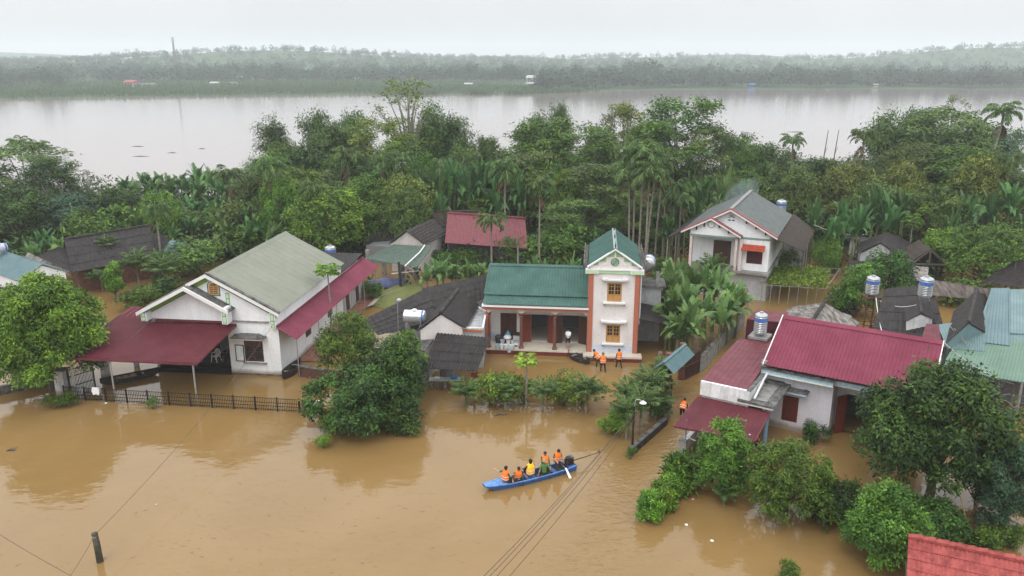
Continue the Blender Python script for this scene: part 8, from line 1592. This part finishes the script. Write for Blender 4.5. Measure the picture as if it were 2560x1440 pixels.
t = papaya('papaya_tree', 'tall papaya tree beside the maroon side awning', 'papaya', PY(833, 652, P(830, 852, 0)[1])[2], 2.6, 42, L_lit); t.location = P(830, 852, 0)
t = papaya('papaya_tree', 'small papaya tree below the downstream bananas', 'papaya', PY(2285, 535, 84)[2], 3.0, 43, L_mid); t.location = (PY(2285, 535, 84)[0], 84, 0)
# vine trellis
c_ = P(1990, 780, 0); t = thing('vine_trellis', 'flat trellis roofed with bright green vine leaves above the flooded garden', 'trellis', c_, -0.25); mb = MB()
tp = [Vector(P(1905, 712, 1.9)), Vector(P(2065, 722, 1.9)), Vector(P(2100, 672, 1.9)), Vector(P(1925, 668, 1.9))]
t.rotation_euler = (0, 0, 0); o_ = Vector(c_)
for i in range(8):
    u = i / 7
    for a, b_ in ((tp[0], tp[1]), (tp[3], tp[2])): q_ = a.lerp(b_, u); mb.bar((q_.x - o_.x, q_.y - o_.y, -0.4), (q_.x - o_.x + 0.05, q_.y - o_.y, 1.9), 0.06)
    a, b_ = tp[0].lerp(tp[1], u) - o_, tp[3].lerp(tp[2], u) - o_; mb.bar(a, b_, 0.05)
for v_ in (0, 0.33, 0.66, 1): mb.bar(tp[0].lerp(tp[3], v_) - o_, tp[1].lerp(tp[2], v_) - o_, 0.05)
mb.build('frame', bark_pale, t)
k = 3200; u, v_ = R.random(k), R.random(k) ** 0.8; a0 = np.array(tp[0] - o_); Cn = a0 + np.outer(u, np.array(tp[1] - tp[0])) * (1 - v_[:, None] * 0) + np.outer(v_, np.array(tp[3] - tp[0])) + R.normal(scale=[0.15, 0.2, 0.14], size=(k, 3)) + [0, 0, 0.15]
V, F = leaves(Cn, R.normal(size=(k, 3)) * [1, 1, 0.4], R.uniform(0.16, 0.3, k), R.uniform(0.14, 0.24, k), R); np_obj('vine_foliage', V, F, L_lit, t, np.clip(R.normal(0.6, 0.2, k), 0, 1))
# bare dead branches by the patched shed
t = thing('bare_tree', 'leafless tangle of pale branches before the patched shed', 'tree', P(2510, 1060, 0)); mb = MB()
for i in range(34):
    a = Vector((rnd.uniform(-1.2, 1.6), rnd.uniform(-0.8, 0.8), rnd.uniform(0.2, 2.2))); b_ = a + Vector((rnd.uniform(-1.3, 1.3), rnd.uniform(-0.4, 0.4), rnd.uniform(-0.2, 0.9))); mb.tube([a, a.lerp(b_, 0.5) + Vector((0, 0, 0.12)), b_], [0.03, 0.022, 0.008], 4)
mb.build('branch_tangle', bark_pale, t); MB().tube([(0.5, 0, -0.5), (0.6, 0, 1.2), (0.75, 0.1, 2.4)], [0.12, 0.1, 0.07], 7).build('trunk', bark_pale, t)
for px, py, b_, lb in ((2425, 1340, (2395, 1220), 'long pale pole propped under the largest near tree'), (2452, 1278, (2415, 1215), 'short dark pole propped under the largest near tree')):
    p0 = Vector(P(px, py, -0.1)); p1 = Vector(PY(b_[0], b_[1], p0.y + 0.9)); t = thing('prop_pole', lb, 'pole', p0); MB().tube([(0, 0, -0.3), tuple((p1 - p0) * 0.5 + Vector((0.02, 0, 0))), tuple(p1 - p0)], [0.035, 0.03, 0.025], 6).build('shaft', mat('bamboo_prop', (0.36, 0.26, 0.11), 0.6, var=0.15) if px == 2425 else bark, t)
# undergrowth: low leaf mass between trees and houses
HOUSES = [(P(a, b_, 0)[0], P(a, b_, 0)[1], r_) for a, b_, r_ in ((275, 680, 8), (60, 720, 7), (620, 800, 9), (700, 700, 8), (1050, 620, 6), (1210, 610, 8), (970, 680, 6), (1820, 690, 8), (1900, 640, 7), (2220, 650, 5), (2330, 660, 5))]
Cn = []; U = np.random.default_rng(77)
while len(Cn) < 52000:
    y = U.uniform(76, 131); x = U.uniform(-0.74, 0.74) * y
    if y < 92 and (x < -28 and y < 82 or 5 < x < 14 and y < 90 or 26 < x < 36 and y < 86): continue
    if any((x - h[0]) ** 2 + (y - h[1]) ** 2 < h[2] ** 2 for h in HOUSES): continue
    if y < 88 and math.sin(x * 0.7) * math.sin(y * 0.9 + x * 0.3) < -0.1: continue
    h = (0.8 + 1.0 * (math.sin(x * 0.45 + 1) * math.sin(y * 0.5) + 1) + 1.2 * sstep(90, 104, y)) * U.random() ** 0.6
    Cn.append((x, y, h))
Cn = np.array(Cn); k = len(Cn); V, F = leaves(Cn + U.normal(scale=0.2, size=(k, 3)), U.normal(size=(k, 3)) + [0, 0, 0.3], U.uniform(0.35, 0.75, k), U.uniform(0.18, 0.36, k), U)
tn = np.clip(0.35 + 0.2 * np.sin(Cn[:, 0] * 0.6) * np.sin(Cn[:, 1] * 0.7) + U.normal(0, 0.14, k), 0, 1); struct(np_obj('undergrowth', V, F, L_dark, None, tn), 'stuff')
# trees of the far bank
for i in range(170):                                                         # the strip along the far shore, thick downstream
    px = -80 + 2720 * (i + rng.uniform(-0.4, 0.4)) / 149; x0 = (px - 1280) / FOC
    if px < 1330:
        if px < 240: yy = rng.uniform(600, 700); s = rng.uniform(0.9, 1.15)
        else: yy = rng.uniform(760, 980); s = rng.uniform(0.75, 1.25)
    else:
        yy = shore(x0 * 660) + abs(rng.normal(0, 40)) + 12; s = rng.uniform(0.7, 1.3)
    put_far(x0 * yy / 0.96, yy, s)
for i in range(110):
    px = -80 + 2720 * i / 109 + rng.uniform(-15, 15); yy = rng.uniform(780, 1010) if px < 1400 else rng.uniform(700, 1000); put_far((px - 1280) / FOC * yy / 0.96, yy, rng.uniform(0.75, 1.25))
q_ = PY(1628, 200, 760); put_far(q_[0], 760, 2.0, 'tallest dome shaped tree of the far bank, standing above its neighbours', None, 0); put_far(q_[0] - 18, 765, 1.5, 'rounded far tree leaning against the tallest dome shaped one', None, 2)
# ------------------------------------------------------------------ smoke and haze
def volume(name, mb, col, dens, aniso=0.2):
    m = bpy.data.materials.new(name + '_air'); m.use_nodes = True; n = m.node_tree; n.nodes.clear(); o = n.nodes.new('ShaderNodeOutputMaterial'); v = n.nodes.new('ShaderNodeVolumePrincipled')
    v.inputs['Color'].default_value = (*col, 1); v.inputs['Density'].default_value = dens; v.inputs['Anisotropy'].default_value = aniso; n.links.new(v.outputs[0], o.inputs['Volume']); return struct(mb.build(name, m), 'stuff')
volume('haze', MB().box(-3400, -100, -4, 3400, 3600, 90), (0.905, 0.955, 0.995), 0.00033)
sm = MB(); q_ = PY(1845, 500, 87); M_ = Matrix.Translation(q_) @ Matrix.Rotation(-0.5, 4, 'Y')
sm.lathe([(0.05, -3.2), (0.7, -2.6), (1.3, -1.2), (1.6, 0.4), (1.3, 1.8), (0.6, 2.8), (0.05, 3.2)], (0, 0, 0), 18, Matrix.Rotation(0.7, 4, 'Y')); so = volume('smoke', sm, (0.75, 0.85, 1.0), 0.07); so.location = q_
